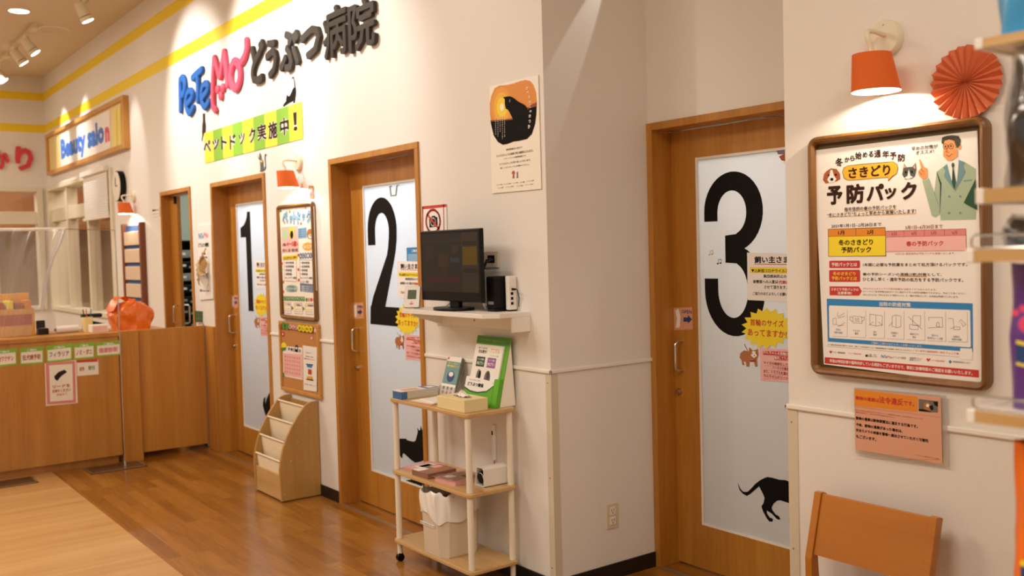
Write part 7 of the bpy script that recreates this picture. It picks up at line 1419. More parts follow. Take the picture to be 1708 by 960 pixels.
for k_, n_, l_ in (('fl1', 'paper_flower', 'red paper flower at the left edge of the cork board'), ('fl2', 'paper_flower', 'pink paper flower at the upper right of the cork board'), ('fruit', 'paper_decoration', 'yellow and green paper fruit at the left corner of the calendar'), ('leafcut', 'paper_decoration', 'small green paper leaf beside the lower left of the calendar'), ('clip', 'paper_clip', 'black and white clip holding the top of the calendar')): flat(n_, k_, 1, -.0155 if k_ != 'fruit' else -.0165, l_, 'decoration', back=.001)
# outlets and plates
t = thing('wall_outlet', 'double socket outlet low on the return wall', 'outlet', (XA, .338, .295)); mb = MB(); mb.box(XA, XA + .006, .303, .373, .236, .352, M['switch'], .002); mb.build('cover_plate', t)
for z in (.318, .272):
    mb = MB(); mb.box(XA + .006, XA + .009, .322, .354, z - .018, z + .018, M['white'], .001); s_ = mb.build('socket', t); mb = MB(); mb.box(XA + .009, XA + .0095, .330, .3325, z - .002, z + .01, M['matte']); mb.box(XA + .009, XA + .0095, .343, .3455, z - .002, z + .01, M['matte']); mb.lathe((XA + .009, .338, z - .009), [(.003, 0), (.003, .0005), (0, .0005)], M['matte'], 10, 'x'); mb.build('slots', s_)
t = thing('cable_wall_plate', 'ivory wall plate with cables going in beside the monitor', 'wall plate', (.43, 0, 1.485)); mb = MB(); mb.box(.365, .487, -.008, 0, 1.447, 1.523, M['switch'], .002); mb.build('cover_plate', t); mb = MB(); mb.box(.405, .462, -.0085, -.0081, 1.468, 1.505, M['matte']); mb.build('opening', t)
mb = MB(); mb.tube([(.44, -.004, 1.49), (.43, -.03, 1.485), (.415, -.04, 1.45), (.41, -.05, 1.36)], .004, M['plastic'], 8); mb.tube([(.45, -.004, 1.485), (.437, -.035, 1.475), (.425, -.05, 1.43), (.42, -.055, 1.35)], .004, M['plastic'], 8); mb.build('cable', t)
# ================================================================== WALL SHELF AND ELECTRONICS
SZ = 1.25
t = thing('wall_shelf', 'white wall shelf carrying the monitor', 'shelf', (.33, 0, SZ))
mb = MB(); mb.prism([(-.045, 0), (-.045, -.215), (-.035, -.225), (.66, -.225), (.715, -.17), (.715, 0)], lambda a, b, d: Vector((a, b, d)), SZ - .021, SZ, M['white'], .002); mb.build('shelf_board', t)
mb = MB(); mb.box(-.07, .70, -.02, 0, SZ - .088, SZ - .0212, M['white'], .003); mb.build('wall_cleat', t)
for x in (.0, .665):
    mb = MB(); mb.prism([(0, SZ - .085), (-.03, SZ - .085), (-.19, SZ - .035), (-.19, SZ - .0212), (0, SZ - .0212)], lambda a, b, d: Vector((d, a - .0, b)), x, x + .012, M['white']) if x < .1 else mb.box(.70, .715, -.10, 0, SZ - .088, SZ - .0212, M['white'], .002); mb.build('bracket', t)
for x in (.30, .62):
    mb = MB(); mb.lathe((x, -.02, SZ - .055), [(.006, 0), (.006, .003), (0, .004)], M['steel'], 12, 'y'); mb.build('screw', t)
# monitor
t = thing('computer_monitor', 'black flat monitor on the white wall shelf', 'monitor', (.29, -.13, SZ))
mx0, mx1, mz0, mz1, my = .035, .553, 1.292, 1.630, -.150
mb = MB(); mb.box(mx0, mx1, my, my + .022, mz0, mz1, M['plastic'], .005); mb.box(mx0 + .06, mx1 - .06, my + .022, my + .05, mz0 + .05, mz1 - .05, M['plastic'], .012); mb.build('housing', t)
mb = MB(); f = lambda a, b, d: Vector((a, my - d, b)); sx0, sx1, s0, s1 = mx0 + .018, mx1 - .018, mz0 + .045, mz1 - .016
def scr(x0, x1, z0, z1, c, d):
    k = plain('screen_' + c, c, .35, spec=.2); U = lambda u: sx0 + (sx1 - sx0) * u; V = lambda v: s0 + (s1 - s0) * v
    mb._fin([mb.bm.faces.new([mb.bm.verts.new(f(U(a), V(b), d)) for a, b in ((x0, z0), (x1, z0), (x1, z1), (x0, z1))])], k)
scr(0, 1, 0, 1, '2a2826', .0003); scr(.72, 1, 0, 1, '36332a', .0005); scr(.74, .98, .46, .76, '57481a', .0007); scr(.74, .98, .78, .85, '2a2620', .0007); scr(.74, .98, .33, .41, '2a2620', .0007); scr(.72, 1, .86, 1, '3c302e', .0007)
scr(.05, .22, .55, .78, '332826', .0007); scr(.3, .5, .42, .66, '3a2c28', .0007); scr(.36, .46, .25, .42, '342826', .0008); scr(.52, .68, .5, .58, '2c3a46', .0007); scr(.55, .66, .66, .80, '3a3030', .0007); scr(.08, .68, .16, .25, '3e242c', .0007); scr(.76, .96, .05, .3, '34322e', .0007); scr(0, 1, .86, .885, '302f2c', .0006)
mb.build('screen', t)
mb = MB(); mb.box(.25, .33, my + .022, my + .045, SZ + .012, mz0 + .06, M['plastic'], .004); mb.build('neck', t)
mb = MB(); mb.bm.verts.ensure_lookup_table(); mb.prism([(.29 + .125 * math.cos(a * math.pi / 18), -.130 + .085 * math.sin(a * math.pi / 18)) for a in range(36)], lambda a, b, d: Vector((a, b, d)), SZ + .0005, SZ + .014, M['plastic'], .004); mb.build('foot', t)
# small white adapters behind the foot
mb = MB(); mb.box(.155, .225, -.05, -.02, SZ + .001, SZ + .045, M['white'], .004); tag(mb.build('power_adapter'), 'white power adapter on the wall shelf behind the left of the monitor foot', 'adapter')
mb = MB(); mb.tube([(.17, -.052, SZ + .03), (.16, -.075, SZ + .02), (.13, -.08, SZ + .006), (.10, -.06, SZ + .006)], .003, M['white'], 8); mb.tube([(.46, -.06, SZ + .006), (.47, -.08, SZ + .03), (.50, -.075, SZ + .03), (.49, -.05, SZ + .006)], .007, M['white'], 8); tag(mb.build('white_cable'), 'white cable lying on the wall shelf under the monitor', 'cable')
# thermometer
ca, sa = math.cos(math.radians(36)), math.sin(math.radians(36))
t = thing('digital_thermometer', 'white digital thermometer leaning at the left end of the wall shelf', 'thermometer', (.0, -.185, SZ))
def TH(a, h, d):
    ln = math.radians(14); y = d * math.cos(ln) - h * math.sin(ln); z = h * math.cos(ln) + d * math.sin(ln)
    return Vector((.0 + a * ca + y * sa, -.185 + a * sa - y * ca, SZ + .003 + z))
mb = MB(); mb.prism(rrect(-.042, .042, 0, .108, .006), TH, 0, .014, M['grey'], .002); mb.prism(rrect(-.040, .040, .002, .106, .005), TH, .014, .0155, M['white']); mb.build('body', t)
mb = MB(); mb.prism(rrect(-.023, .023, .042, .088, .002), TH, .0156, .0165, M['lcd']); mb.build('display', t)
mb = MB(); mb.prism([(.012 * math.cos(i * .45), .018 + .003 * math.sin(i * .45)) for i in range(14)], TH, .0156, .0159, pm('red')); mb.prism([(.004 * math.cos(i * .45), .027 + .003 * math.sin(i * .45)) for i in range(14)], TH, .0156, .0159, pm('red')); mb.build('red_mark', t)
mb = MB(); mb.prism([(-.012, .002), (.012, .002), (.012, .006), (-.012, .006)], lambda a, b, d: Vector((.0 + a * ca - (.01 + d) * sa, -.185 + a * sa + (.01 + d) * ca, SZ - .0015 + b + max(0, (.05 - d)) * 1.1)), 0.0, .05, M['grey']); mb.build('prop_leg', t)
# speaker, media box
t = thing('speaker', 'small black speaker at the right of the monitor', 'speaker', (.55, -.06, SZ)); mb = MB(); mb.box(.513, .588, -.098, -.028, SZ + .012, SZ + .160, M['matte'], .008, 3); mb.build('cabinet', t)
mb = MB(); mb.prism(rrect(.515, .59, -.1, -.025, .015), lambda a, b, d: Vector((a, b, d)), SZ + .0005, SZ + .0122, M['plastic']); mb.build('base', t); mb = MB(); mb.prism(rrect(.53, .572, SZ + .032, SZ + .046, .005), lambda a, b, d: Vector((a, -.0981 - d, b)), 0, .0012, M['grey'], .0004); mb.build('badge', t)
t = thing('media_box', 'slim white box with ports standing to the right of the speaker', 'electronic box', (.62, -.04, SZ)); mb = MB(); mb.box(.597, .625, -.050, -.004, SZ + .006, SZ + .160, M['white'], .005); mb.box(.600, .622, -.047, -.007, SZ + .0005, SZ + .0062, M['matte']); mb.build('housing', t)
mb = MB()
for i in range(3): mb.box(.6251, .6256, -.04, -.026, SZ + .03 + i * .022, SZ + .043 + i * .022, M['matte'])
mb.build('ports', t)
mb = MB(); mb.cone((.6252, -.03, SZ + .10), (.65, -.03, SZ + .10), .006, .004, M['plastic'], 12); mb.tube([(.65, -.03, SZ + .10), (.66, -.028, SZ + .098), (.65, -.012, SZ + .06), (.64, -.008, SZ + .02)], .0022, M['plastic'], 6); mb.build('plug', t)
# ================================================================== TROLLEY
t = thing('trolley', 'three tier beech and ivory trolley between door 2 and the wall corner', 'trolley', (.28, -.17, 0))
cx0, cx1, cy0, cy1 = -.06, .635, -.305, -.03
XY = lambda a, b, d: Vector((a, b, d))
for z in (.115, .46, .815):
    mb = MB(); mb.prism(rrect(cx0, cx1, cy0, cy1, .03), XY, z - .018, z, M['beech'], .004); mb.build('tier', t)
LEG = M['ivory'] if 'ivory' in M else plain('ivory_tube', 'eee2cc', 0.45)
for x, y in ((cx0 + .026, cy0 + .026), (cx1 - .03, cy0 + .026), (cx1 - .03, cy1 - .024), (cx0 + .026, cy1 - .024)):
    mb = MB(); mb.cone((x, y, .1155), (x, y, .4415), .0145, .0145, LEG, 20); mb.cone((x, y, .4605), (x, y, .7965), .0145, .0145, LEG, 20); mb.cone((x, y, .035), (x, y, .0965), .0125, .0125, LEG, 20); l = mb.build('leg', t)
    mb = MB()
    mb.cone((x - .011, y, .019), (x - .003, y, .019), .019, .019, M['plastic'], 20); mb.cone((x + .003, y, .019), (x + .011, y, .019), .019, .019, M['plastic'], 20); mb.box(x - .013, x + .013, y - .012, y + .012, .024, .042, M['plastic'], .004); mb.build('caster', l)
Z1 = .8152
t = thing('document_stack', 'thick blue stack of documents on the left end of the trolley top', 'documents', (.05, -.16, Z1)); mb = MB(); mb.box(-.03, .055, -.292, -.075, Z1, Z1 + .036, M['pages'], .001, 1); mb.build('pages', t)
mb = MB(); mb.box(-.0315, .054, -.2935, -.2922, Z1, Z1 + .037, M['booksblue']); mb.box(.0552, .0562, -.2935, -.262, Z1, Z1 + .037, M['booksblue']); mb.build('blue_cover', t); mb = MB(); mb.box(-.032, .057, -.295, -.074, Z1 + .0365, Z1 + .040, pm('paper')); mb.box(-.032, .057, -.15, -.074, Z1 + .0401, Z1 + .0406, M['booksblue']); mb.box(-.01, .045, -.27, -.18, Z1 + .0401, Z1 + .0406, pm('salmon')); mb.box(-.01, .04, -.13, -.09, Z1 + .0407, Z1 + .0411, pm('paper')); mb.build('top_leaflet', t)
def booklet(name, label, cat, cx, cy, z, w, d, h, rot, m, deco=None, group=None):
    mb = MB(); c, s = math.cos(rot), math.sin(rot); g = lambda a, b, e: Vector((cx + a * c - b * s, cy + a * s + b * c, e))
    mb.prism(rrect(-w / 2, w / 2, -d / 2, d / 2, .004), g, z, z + h, m)
    for q in (deco or []):
        a0, a1, b0, b1, k = q; mb.prism([(a0 * w, b0 * d), (a1 * w, b0 * d), (a1 * w, b1 * d), (a0 * w, b1 * d)], g, z + h, z + h + .0006, pm(k))
    return tag(mb.build(name), label, cat, group)
booklet('magazine', 'white magazine with an orange edge lying under the tissue box corner', 'magazine', .215, -.205, Z1, .17, .17, .006, .1, pm('salmon'), [(-.49, .49, -.48, .49, 'paper'), (-.1, .3, -.1, .3, 'gold')])
booklet('pamphlet', 'thin white pamphlet resting on the magazine beside the tissue box', 'pamphlet', .225, -.17, Z1 + .0068, .15, .16, .003, -.1, pm('paper'), [(-.3, .1, .0, .4, 'pink'), (.1, .4, -.2, .2, 'lemon')])
t = thing('tissue_box', 'pale yellow tissue box at the front corner of the trolley top', 'tissue box', (.49, -.235, Z1)); mb = MB(); mb.box(.375, .600, -.292, -.165, Z1, Z1 + .056, M['tissue'], .002); mb.build('carton', t)
mb = MB(); mb.prism([(.49 + .065 * math.cos(i * math.pi / 12), -.228 + .022 * math.sin(i * math.pi / 12)) for i in range(24)], XY, Z1 + .0561, Z1 + .0567, pm('lead')); mb.build('opening', t)
mb = MB(); mb.grid(lambda u, v: (.45 + .085 * u + .01 * math.sin(9 * v), -.245 + .036 * v + .008 * math.sin(7 * u), Z1 + .057 + .026 * math.sin(math.pi * u) * math.sin(math.pi * v) + .006 * math.sin(11 * u + 5 * v) ** 2), 10, 8, M['bag']); mb.build('tissue', t)
# leaflet stand
t = thing('leaflet_holder', 'small teal leaflet in a clear holder behind the tissue box', 'leaflet holder', (.13, -.06, Z1)); H = lambda a, h, d: Vector((a, -.075 + h * .30 - d, Z1 + .0005 + h * .955))
mb = MB(); mb.prism([(.075, 0), (.195, 0), (.195, .195), (.075, .195)], H, 0, .006, pm('lead')); mb.prism([(.065, .0), (.19, .0), (.19, .20), (.065, .20)], H, .0061, .010, M['teal']); mb.prism([(.065, .175), (.19, .175), (.19, .20), (.065, .20)], H, .0101, .0105, pm('paper')); mb.prism([(.068, .183), (.082, .183), (.082, .195), (.068, .195)], H, .0106, .011, pm('red')); mb.prism([(.065, .0), (.19, .0), (.19, .062), (.065, .062)], H, .0101, .0105, pm('paper'))
add_text(mb, '知っていますか？', .02, .128, .165, .09, .008, H, .0105, pm('lemon')); add_text(mb, '熱中症のこと', .03, .128, .152, .10, .012, H, .0105, pm('lemon'))
mb.prism([(.128 + .032 * math.cos(i * .314), .1 + .028 * math.sin(i * .314)) for i in range(20)], H, .0101, .0105, pm('navy')); mb.prism([(.128 + .02 * math.cos(i * .314), .112 + .012 * math.sin(i * .314)) for i in range(20)], H, .0106, .011, pm('paper'))
for i in range(3):
    for j, c in enumerate(('slate', 'rose')): mb.prism([(.09 + i * .035 + .009 * math.cos(k * .6), .042 - j * .022 + .009 * math.sin(k * .6)) for k in range(10)], H, .0106, .011, pm(c))
mb.build('leaflet', t)
mb = MB(); mb.prism([(.05, 0), (.205, 0), (.205, .05), (.05, .05)], H, .012, .0135, M['acryl']); mb.prism([(.05, .0), (.0515, .0), (.0515, .05), (.05, .05)], H, -.002, .012, M['acryl']); mb.build('holder', t)
mb = MB(); mb.prism([(-.079, 0), (-.075, 0), (-.022, .17), (.0, 0), (-.004, 0), (-.024, .155)], lambda a, b, d: Vector((.205 + d, a, Z1 + .0005 + b)), 0, .002, M['grey']); mb.build('easel_leg', t)
# green counter display
t = thing('leaflet_display', 'tall green card display with leaflets at the right end of the trolley top', 'display stand', (.465, -.08, Z1)); ln = .25
G_ = lambda a, h, d: Vector((.33 + a, -.10 + h * ln - d, Z1 + .0005 + h * .968))
mb = MB(); mb.prism([(0, 0), (.265, 0), (.265, .32), (0, .32)], G_, 0, .004, M['green']); mb.prism([(.002, .285), (.263, .285), (.263, .318), (.002, .318)], G_, .0041, .0045, pm('leaf')); add_text(mb, 'どうぶつ保険のご案内はこちらから', .02, .132, .301, .21, .012, G_, .0048, pm('lime')); mb.build('backing_card', t)
mb = MB(); mb.prism([(.012, .06), (.235, .06), (.235, .28), (.012, .28)], G_, .0046, .013, pm('paper')); a = .0133
add_text(mb, '知っていますか？', .02, .075, .263, .07, .009, G_, a, pm('ink')); add_text(mb, '支払割合？', .03, .078, .247, .07, .016, G_, a, pm('ink')); add_text(mb, 'アニマル', .02, .175, .255, .07, .022, G_, a, pm('gold')); add_text(mb, 'わんちゃん用', .01, .175, .232, .06, .007, G_, a, pm('lead'))
mb.prism([(.04, .175), (.107, .175), (.107, .222), (.04, .222)], G_, .0131, .0134, pm('forest')); mb.prism([(.128, .175), (.195, .175), (.195, .222), (.128, .222)], G_, .0131, .0134, plain('print_violet', '9a5aa0', .4))
for x in (.073, .161): add_text(mb, 'ペット保険', .02, x, .210, .05, .009, G_, .0137, pm('paper')); add_text(mb, '70%プラン', .03, x, .192, .056, .016, G_, .0137, pm('paper'))
for cx_, cz_, rx, rz, c in ((.075, .125, .018, .038, 'lead'), (.085, .135, .010, .022, 'ink'), (.148, .125, .024, .036, 'photogrey'), (.150, .137, .014, .018, 'lead'), (.035, .09, .016, .016, 'fur'), (.118, .085, .02, .02, 'dogbrown'), (.118, .078, .01, .01, 'ink')):
    mb.prism([(cx_ + rx * math.cos(i * .314), cz_ + rz * math.sin(i * .314)) for i in range(20)], G_, .0131, .0134 + .0002 * (c == 'ink'), pm(c))
mb.build('leaflets', t)
mb = MB(); mb.prism([(0, 0), (.225, 0), (.225, .10), (.18, .072), (.11, .06), (.05, .062), (0, .075)], G_, .016, .026, M['green']); mb.prism([(0, .075), (.05, .062), (.11, .06), (.18, .072), (.225, .10), (.225, .106), (.175, .10), (.1, .115), (0, .125)], G_, .016, .0262, pm('paper')); mb.prism([(0, .068), (.05, .055), (.11, .053), (.18, .065), (.225, .094), (.225, .10), (.18, .072), (.11, .06), (.05, .062), (0, .075)], G_, .0261, .0264, pm('forest'))
mb.prism([(0, .075), (.225, .10), (.2, .118), (.02, .128)], G_, .0262, .0264, pm('paper')); add_text(mb, 'もしものときに', .01, .075, .112, .09, .008, G_, .0267, pm('ink')); add_text(mb, 'どうぶつ健保', .05, .085, .092, .13, .018, G_, .0267, pm('ink')); add_text(mb, 'ご自由にお取りください', .01, .15, .028, .09, .008, G_, .0266, pm('lemon')); mb.build('pocket', t)
mb = MB(); mb.prism([(.225, 0), (.265, 0), (.265, .13), (.225, .13)], G_, .0042, .024, M['green']); mb.box(0, .0001, 0, .0001, .9, .9001, M['green']) if False else None; mb.prism([(.225, .005), (.227, .005), (.227, .13), (.225, .13)], G_, .0242, .0247, pm('lime')); mb.build('side_flap', t)
mb = MB(); mb.prism([(-.095, 0), (-.025, .30), (-.006, 0)], lambda a, b, d: Vector((.590 + d, a, Z1 + .0005 + b)), 0, .003, pm('cream')); mb.build('easel_leg', t)
# middle tier things
Z2 = .4602
for i, (x, y, rot, lab, m, dec) in enumerate(((.045, -.165, .12, 'pink magazine, leftmost on the middle trolley tier', M['magpink'], [(-.2, .25, -.3, .3, 'paper'), (-.12, .15, -.2, .2, 'photogrey')]), (.19, -.205, .04, 'brown covered magazine bundle in the middle of the middle trolley tier', M['magbrown'], [(-.48, -.1, -.48, -.1, 'paper'), (-.1, .4, -.2, .4, 'fur'), (-.4, -.1, .1, .4, 'pink')]))):
    booklet('magazine', lab, 'magazine', x, y, Z2, .14, .165, (.012, .026)[i], rot, m, dec, 'magazines on the middle tier')
t = thing('magazine_bundle', 'film wrapped magazine bundle behind the front right trolley leg', 'magazine', (.36, -.19, Z2)); mb = MB(); c, s = math.cos(.1), math.sin(.1); g = lambda a, b, e: Vector((.378 + a * c - b * s, -.185 + a * s + b * c, e))
mb.prism(rrect(-.075, .075, -.085, .085, .004), g, Z2, Z2 + .02, M['magpink']); mb.prism([(-.06, -.07), (.06, -.07), (.06, .07), (-.06, .07)], g, Z2 + .02, Z2 + .0206, pm('fur')); mb.prism([(-.05, -.06), (-.01, -.06), (.0, -.01), (-.05, -.01)], g, Z2 + .0207, Z2 + .0212, pm('paper')); mb.prism([(.0, .01), (.05, 0), (.05, .05), (.0, .06)], g, Z2 + .0207, Z2 + .0212, pm('brown')); mb.build('magazines', t)
mb = MB(); mb.grid(lambda u, v: tuple(g(-.085 + .17 * u, -.095 + .19 * v, Z2 + .0235 + .004 * math.sin(13 * u + 5 * v) * math.sin(9 * v - 4 * u) + .004 * u)), 22, 22, M['filmw']); mb.build('film_wrap', t)
t = thing('dispenser_box', 'white open ended metal dispenser box on the middle trolley tier', 'dispenser', (.54, -.11, Z2)); P = [(.497, 0), (.572, 0), (.572, .078), (.560, .086), (.528, .086), (.518, .082)]
mb = MB(); pts_o = P; F = lambda a, b, d: Vector((a, d, Z2 + .0012 + b))
for (a, b), (c, d) in zip(P, P[1:] + P[:1]):
    q = Vector((d - b, -(c - a))).normalized() * .002
    mb.prism([(a, b), (c, d), (c - q.x, d - q.y), (a - q.x, b - q.y)], F, -.18, -.045, M['bin'] if False else M['white'])
mb.box(.50, .57, -.052, -.046, Z2 + .003, Z2 + .075, M['white']); mb.build('sleeve', t)
mb = MB(); mb.lathe((.540, -.155, Z2 + .040), [(.012, -.02), (.026, -.02), (.026, .02), (.012, .02)], M['matte'], 24, 'y'); mb.tube([(.540 + .022 * math.cos(i * .7) , -.174 + .0004 * i, Z2 + .040 + .022 * math.sin(i * .7)) for i in range(24)], .0025, M['bag'], 6); mb.build('coiled_cord', t)
t = thing('wall_handset', 'white stick shaped handset on the wall behind the trolley with a cord', 'handset', (.415, 0, .53)); mb = MB(); mb.box(.405, .426, -.016, 0, .535, .705, M['white'], .004); mb.build('body', t); mb = MB(); mb.prism(rrect(.4115, .4195, .655, .675, .003), FX, .0161, .018, M['matte']); mb.build('button', t); mb = MB(); mb.tube([(.415, -.008, .535), (.416, -.01, .51), (.42, -.02, .48), (.43, -.024, .470), (.455, -.03, .470)], .0022, M['brownrim'], 6); mb.build('cord', t)
# bin with its bag
t = thing('waste_bin', 'beige waste bin with a white liner bag on the bottom trolley tier', 'waste bin', (.31, -.19, .1152))
def binring(z, g): return [(.215 - g, -.272), (.245, -.30 - g), (.375, -.30 - g), (.405 + g, -.27), (.405 + g, -.12), (.375, -.09 + g), (.245, -.09 + g), (.215 - g, -.12)]
mb = MB(); R = []
for z, gq in ((.1152, .0), (.12, .002), (.405, .016), (.405, .012), (.13, -.004)):
    R.append([mb.bm.verts.new((x, y, z)) for x, y in binring(z, gq)])
fs = [mb.bm.faces.new((R[i][k], R[i][(k + 1) % 8], R[i + 1][(k + 1) % 8], R[i + 1][k])) for i in range(4) for k in range(8)] + [mb.bm.faces.new(R[0][::-1]), mb.bm.faces.new(R[4])]
bmesh.ops.recalc_face_normals(mb.bm, faces=fs); mb._fin(fs, M['bin']); mb.build('bucket', t)
mb = MB(); N = 40
def ringp(u, off):
    P = binring(0, off); L = len(P); k = u * L; i = int(k) % L; f_ = k - int(k); a, b = P[i], P[(i + 1) % L]; return a[0] + (b[0] - a[0]) * f_, a[1] + (b[1] - a[1]) * f_
def liner(u, v):
    zz = [.36, .418, .412, .37, .325, .30]; oo = [.004, .012, .020, .0215, .0205, .019]; k = v * 5; i = min(int(k), 4); f_ = k - i
    hem = .022 * math.sin(u * 12.566 + .6) + .012 * math.sin(u * 37.7 + 1)
    o = oo[i] + (oo[i + 1] - oo[i]) * f_ + .0035 * math.sin(u * 56.5 + 3 * v) * min(1, 2 * v) + .002 * math.sin(u * 100.5 - 8 * v)
    z = zz[i] + (zz[i + 1] - zz[i]) * f_; x, y = ringp(u % 1.0, o)
    return (x, y, z + hem * max(0, v - .35) * 1.5 + (.010 * math.sin(u * 31.4) + .006 * math.sin(u * 69.1)) * max(0, 1 - abs(v - .25) / .25))
mb.grid(liner, 120, 16, M['bag']); mb.build('liner_bag', t)
mb = MB(); mb.box(.228, .352, -.3125, -.3115, .252, .266, pm('paper'));
add_text(mb, '●ペットのゴミはこちらへ●', .04, .29, .259, .115, .008, lambda a, b, d: Vector((a, -.3127 - d, b)), 0, pm('ink')); mb.build('label_strip', t)
# ================================================================== LEAFLET RACK
t = thing('leaflet_rack', 'pale wooden leaflet rack with four empty canvas tiers below the cork board', 'rack', (-1.72, -.14, 0)); PR = [(-.005, .006), (-.27, .006), (-.276, .2), (-.268, .26), (-.25, .33), (-.222, .40), (-.185, .465), (-.14, .53), (-.105, .572), (-.08, .592), (-.055, .602), (-.005, .604)]
for x in (-1.937, -1.525):
    mb = MB(); mb.prism(PR, lambda a, b, d: Vector((d, a, b)), x, x + .02, M['beech_z'], .002); mb.build('side_panel', t)
mb = MB(); mb.box(-1.917, -1.525, -.266, -.25, .008, .165, M['beech'], .001, 1); mb.build('front_panel', t); mb = MB(); mb.box(-1.917, -1.525, -.014, -.006, .01, .58, M['beech_z']); mb.build('back_panel', t)
for y, z in ((-.262, .25), (-.228, .365), (-.170, .475), (-.095, .575)):
    mb = MB(); mb.tube([(-1.917, y, z), (-1.525, y, z)], .0065, LEG, 14); mb.build('rod', t)
    mb = MB(); mb.grid(lambda u, v: (-1.912 + .382 * u, y + .004 - .0 + .045 * (v ** 1.5) * .3, z - .002 - .135 * v), 4, 5, M['fabric']); mb.grid(lambda u, v: (-1.912 + .382 * u, y + .0175 + .055 * v, z - .137 - .0 * v), 2, 3, M['fabric']); mb.build('canvas_tier', t)
for k, (y, z) in enumerate(((-.25, .05), (-.2, .25), (-.15, .36), (-.09, .47))):
    mb = MB(); mb.lathe((-1.505, y, z), [(.006, 0), (.006, .0012), (0, .0012)], M['beech'], 12, 'x'); mb.build('screw_cap', t)
# ================================================================== COUNTER, GATE, PARTITION
t = thing('reception_counter', 'wooden reception counter at the left with stickers on its front', 'counter', (-3.75, -2.1, 0)); mb = MB(); mb.box(-4.05, -3.45, -3.8, -.70, .06, .955, M['counter'], .002, 1); mb.box(-4.05, -3.5, -3.8, -.72, 0, .06, M['counter']); mb.build('body', t); mb = MB(); mb.box(-4.07, -3.44, -3.8, -.695, .955, .988, M['counter'], .004); mb.build('worktop', t)
CL = ('first strip from the left edge', 'second strip from the left edge', 'strip above the red bordered sign', 'fourth strip from the left edge', 'strip nearest the gate')
for i in range(5): flat('price_strip', 'strip%d' % i, 0, -3.4395 if False else -3.4492, 'green topped card on the counter front, ' + CL[i], 'card', 'green cards along the counter front', back=.0007)
flat('paper_sign', 'redsign', 0, -3.4492, 'red bordered paper sign with a dog lead on the counter front', 'sign', back=.0007); flat('paper_sign', 'smallsign', 0, -3.4492, 'small white sign with a red top edge on the counter front', 'sign', back=.0007)
t = thing('swing_gate', 'waist high wooden swing gate beside the reception counter', 'gate', (-3.52, -.28, 0)); mb = MB(); mb.box(-3.54, -3.50, -.548, -.034, .045, .987, M['counter'], .002, 1); mb.build('gate_leaf', t)
mb = MB(); mb.box(-3.535, -3.505, -.0335, -.024, .03, .99, M['alum']); mb.build('hinge_strip', t); mb = MB(); mb.tube([(-3.52, -.03, .988), (-3.52, -.03, 1.004), (-3.515, -.07, 1.004)], .006, M['steel'], 8); mb.build('hinge_pin', t); mb = MB(); mb.lathe((-3.4995, -.535, .68), [(.006, 0), (.006, .003), (0, .003)], M['steel'], 12, 'x'); mb.build('catch', t)
mb = MB(); mb.box(-3.56, -3.462, -.692, -.552, .0, .99, M['counter'], .002, 1); mb.box(-3.563, -3.459, -.695, -.549, 0, .055, M['counter']); tag(mb.build('gate_post'), 'square wooden post between the counter and the swing gate', 'post')
mb = MB(); mb.box(-3.47, -3.325, -.022, 0, 0, .985, M['counter'], .002, 1); mb.box(-3.56, -3.47, -.022, 0, 0, .985, M['counter'], .002, 1); tag(mb.build('gate_post'), 'wooden hinge post of the gate against the wall beside door 1', 'post')
t = thing('vinyl_partition', 'clear vinyl partition on foot plates in front of the counter', 'partition', (-3.33, -2.1, 0))
for lab, x, y0, y1 in (('a', -3.33, -.99, -.60), ('b', -3.33, -1.72, -1.335)):
    mb = MB(); mb.box(x - .09, x + .14, y0, y1, .0, .006, M['plate'], .002); mb.box(x + .125, x + .14, y0, y1, .0061, .0075, M['alum']); mb.box(x - .09, x + .14, y1 - .012, y1, .0061, .0075, M['alum']); mb.box(x - .09, x + .14, y0, y0 + .012, .0061, .0075, M['alum']); mb.build('foot_plate', t)
mb = MB(); mb.box(-3.40, -3.22, -.585, -.50, .0, .004, M['film']) if False else None
mb.cone((-3.33, -.72, .006), (-3.33, -.72, 1.745), .004, .004, M['chrome'], 10); mb.cone((-3.33, -.72, .006), (-3.33, -.72, .04), .013, .01, M['chrome'], 16); mb.build('pole', t)
mb = MB(); mb.tube([(-3.30, -1.075, 1.75), (-3.29, -1.11, 1.66), (-3.30, -1.155, 1.56), (-3.29, -1.19, 1.46), (-3.295, -1.215, 1.36), (-3.29, -1.235, 1.24), (-3.29, -1.24, 1.18)], .012, M['filmroll'], 10); mb.build('gathered_film', t)
mb = MB(); mb.cone((-3.33, -.72, 1.747), (-3.33, -1.06, 1.757), .003, .003, M['chrome'], 8); mb.cone((-3.33, -1.06, 1.757), (-3.33, -3.6, 1.757), .012, .012, M['white'], 14); mb.build('top_rail', t)
mb = MB(); mb.grid(lambda u, v: (-3.33 + .004 * math.sin(u * 9) * v, -.722 - 2.85 * u, 1.744 - 1.70 * v), 30, 8, M['film']); mb.build('film_sheet', t)
mb = MB(); mb.grid(lambda u, v: (-3.30 + .022 * math.sin(u * 34 + v * 3) * (1 - .3 * v) + .012 * math.sin(u * 71 + 2 * v), -1.07 - .26 * (v ** .8) * (1 - u) - 1.5 * u, 1.755 - .74 * v), 90, 16, M['filmw']); mb.build('film_curtain', t)
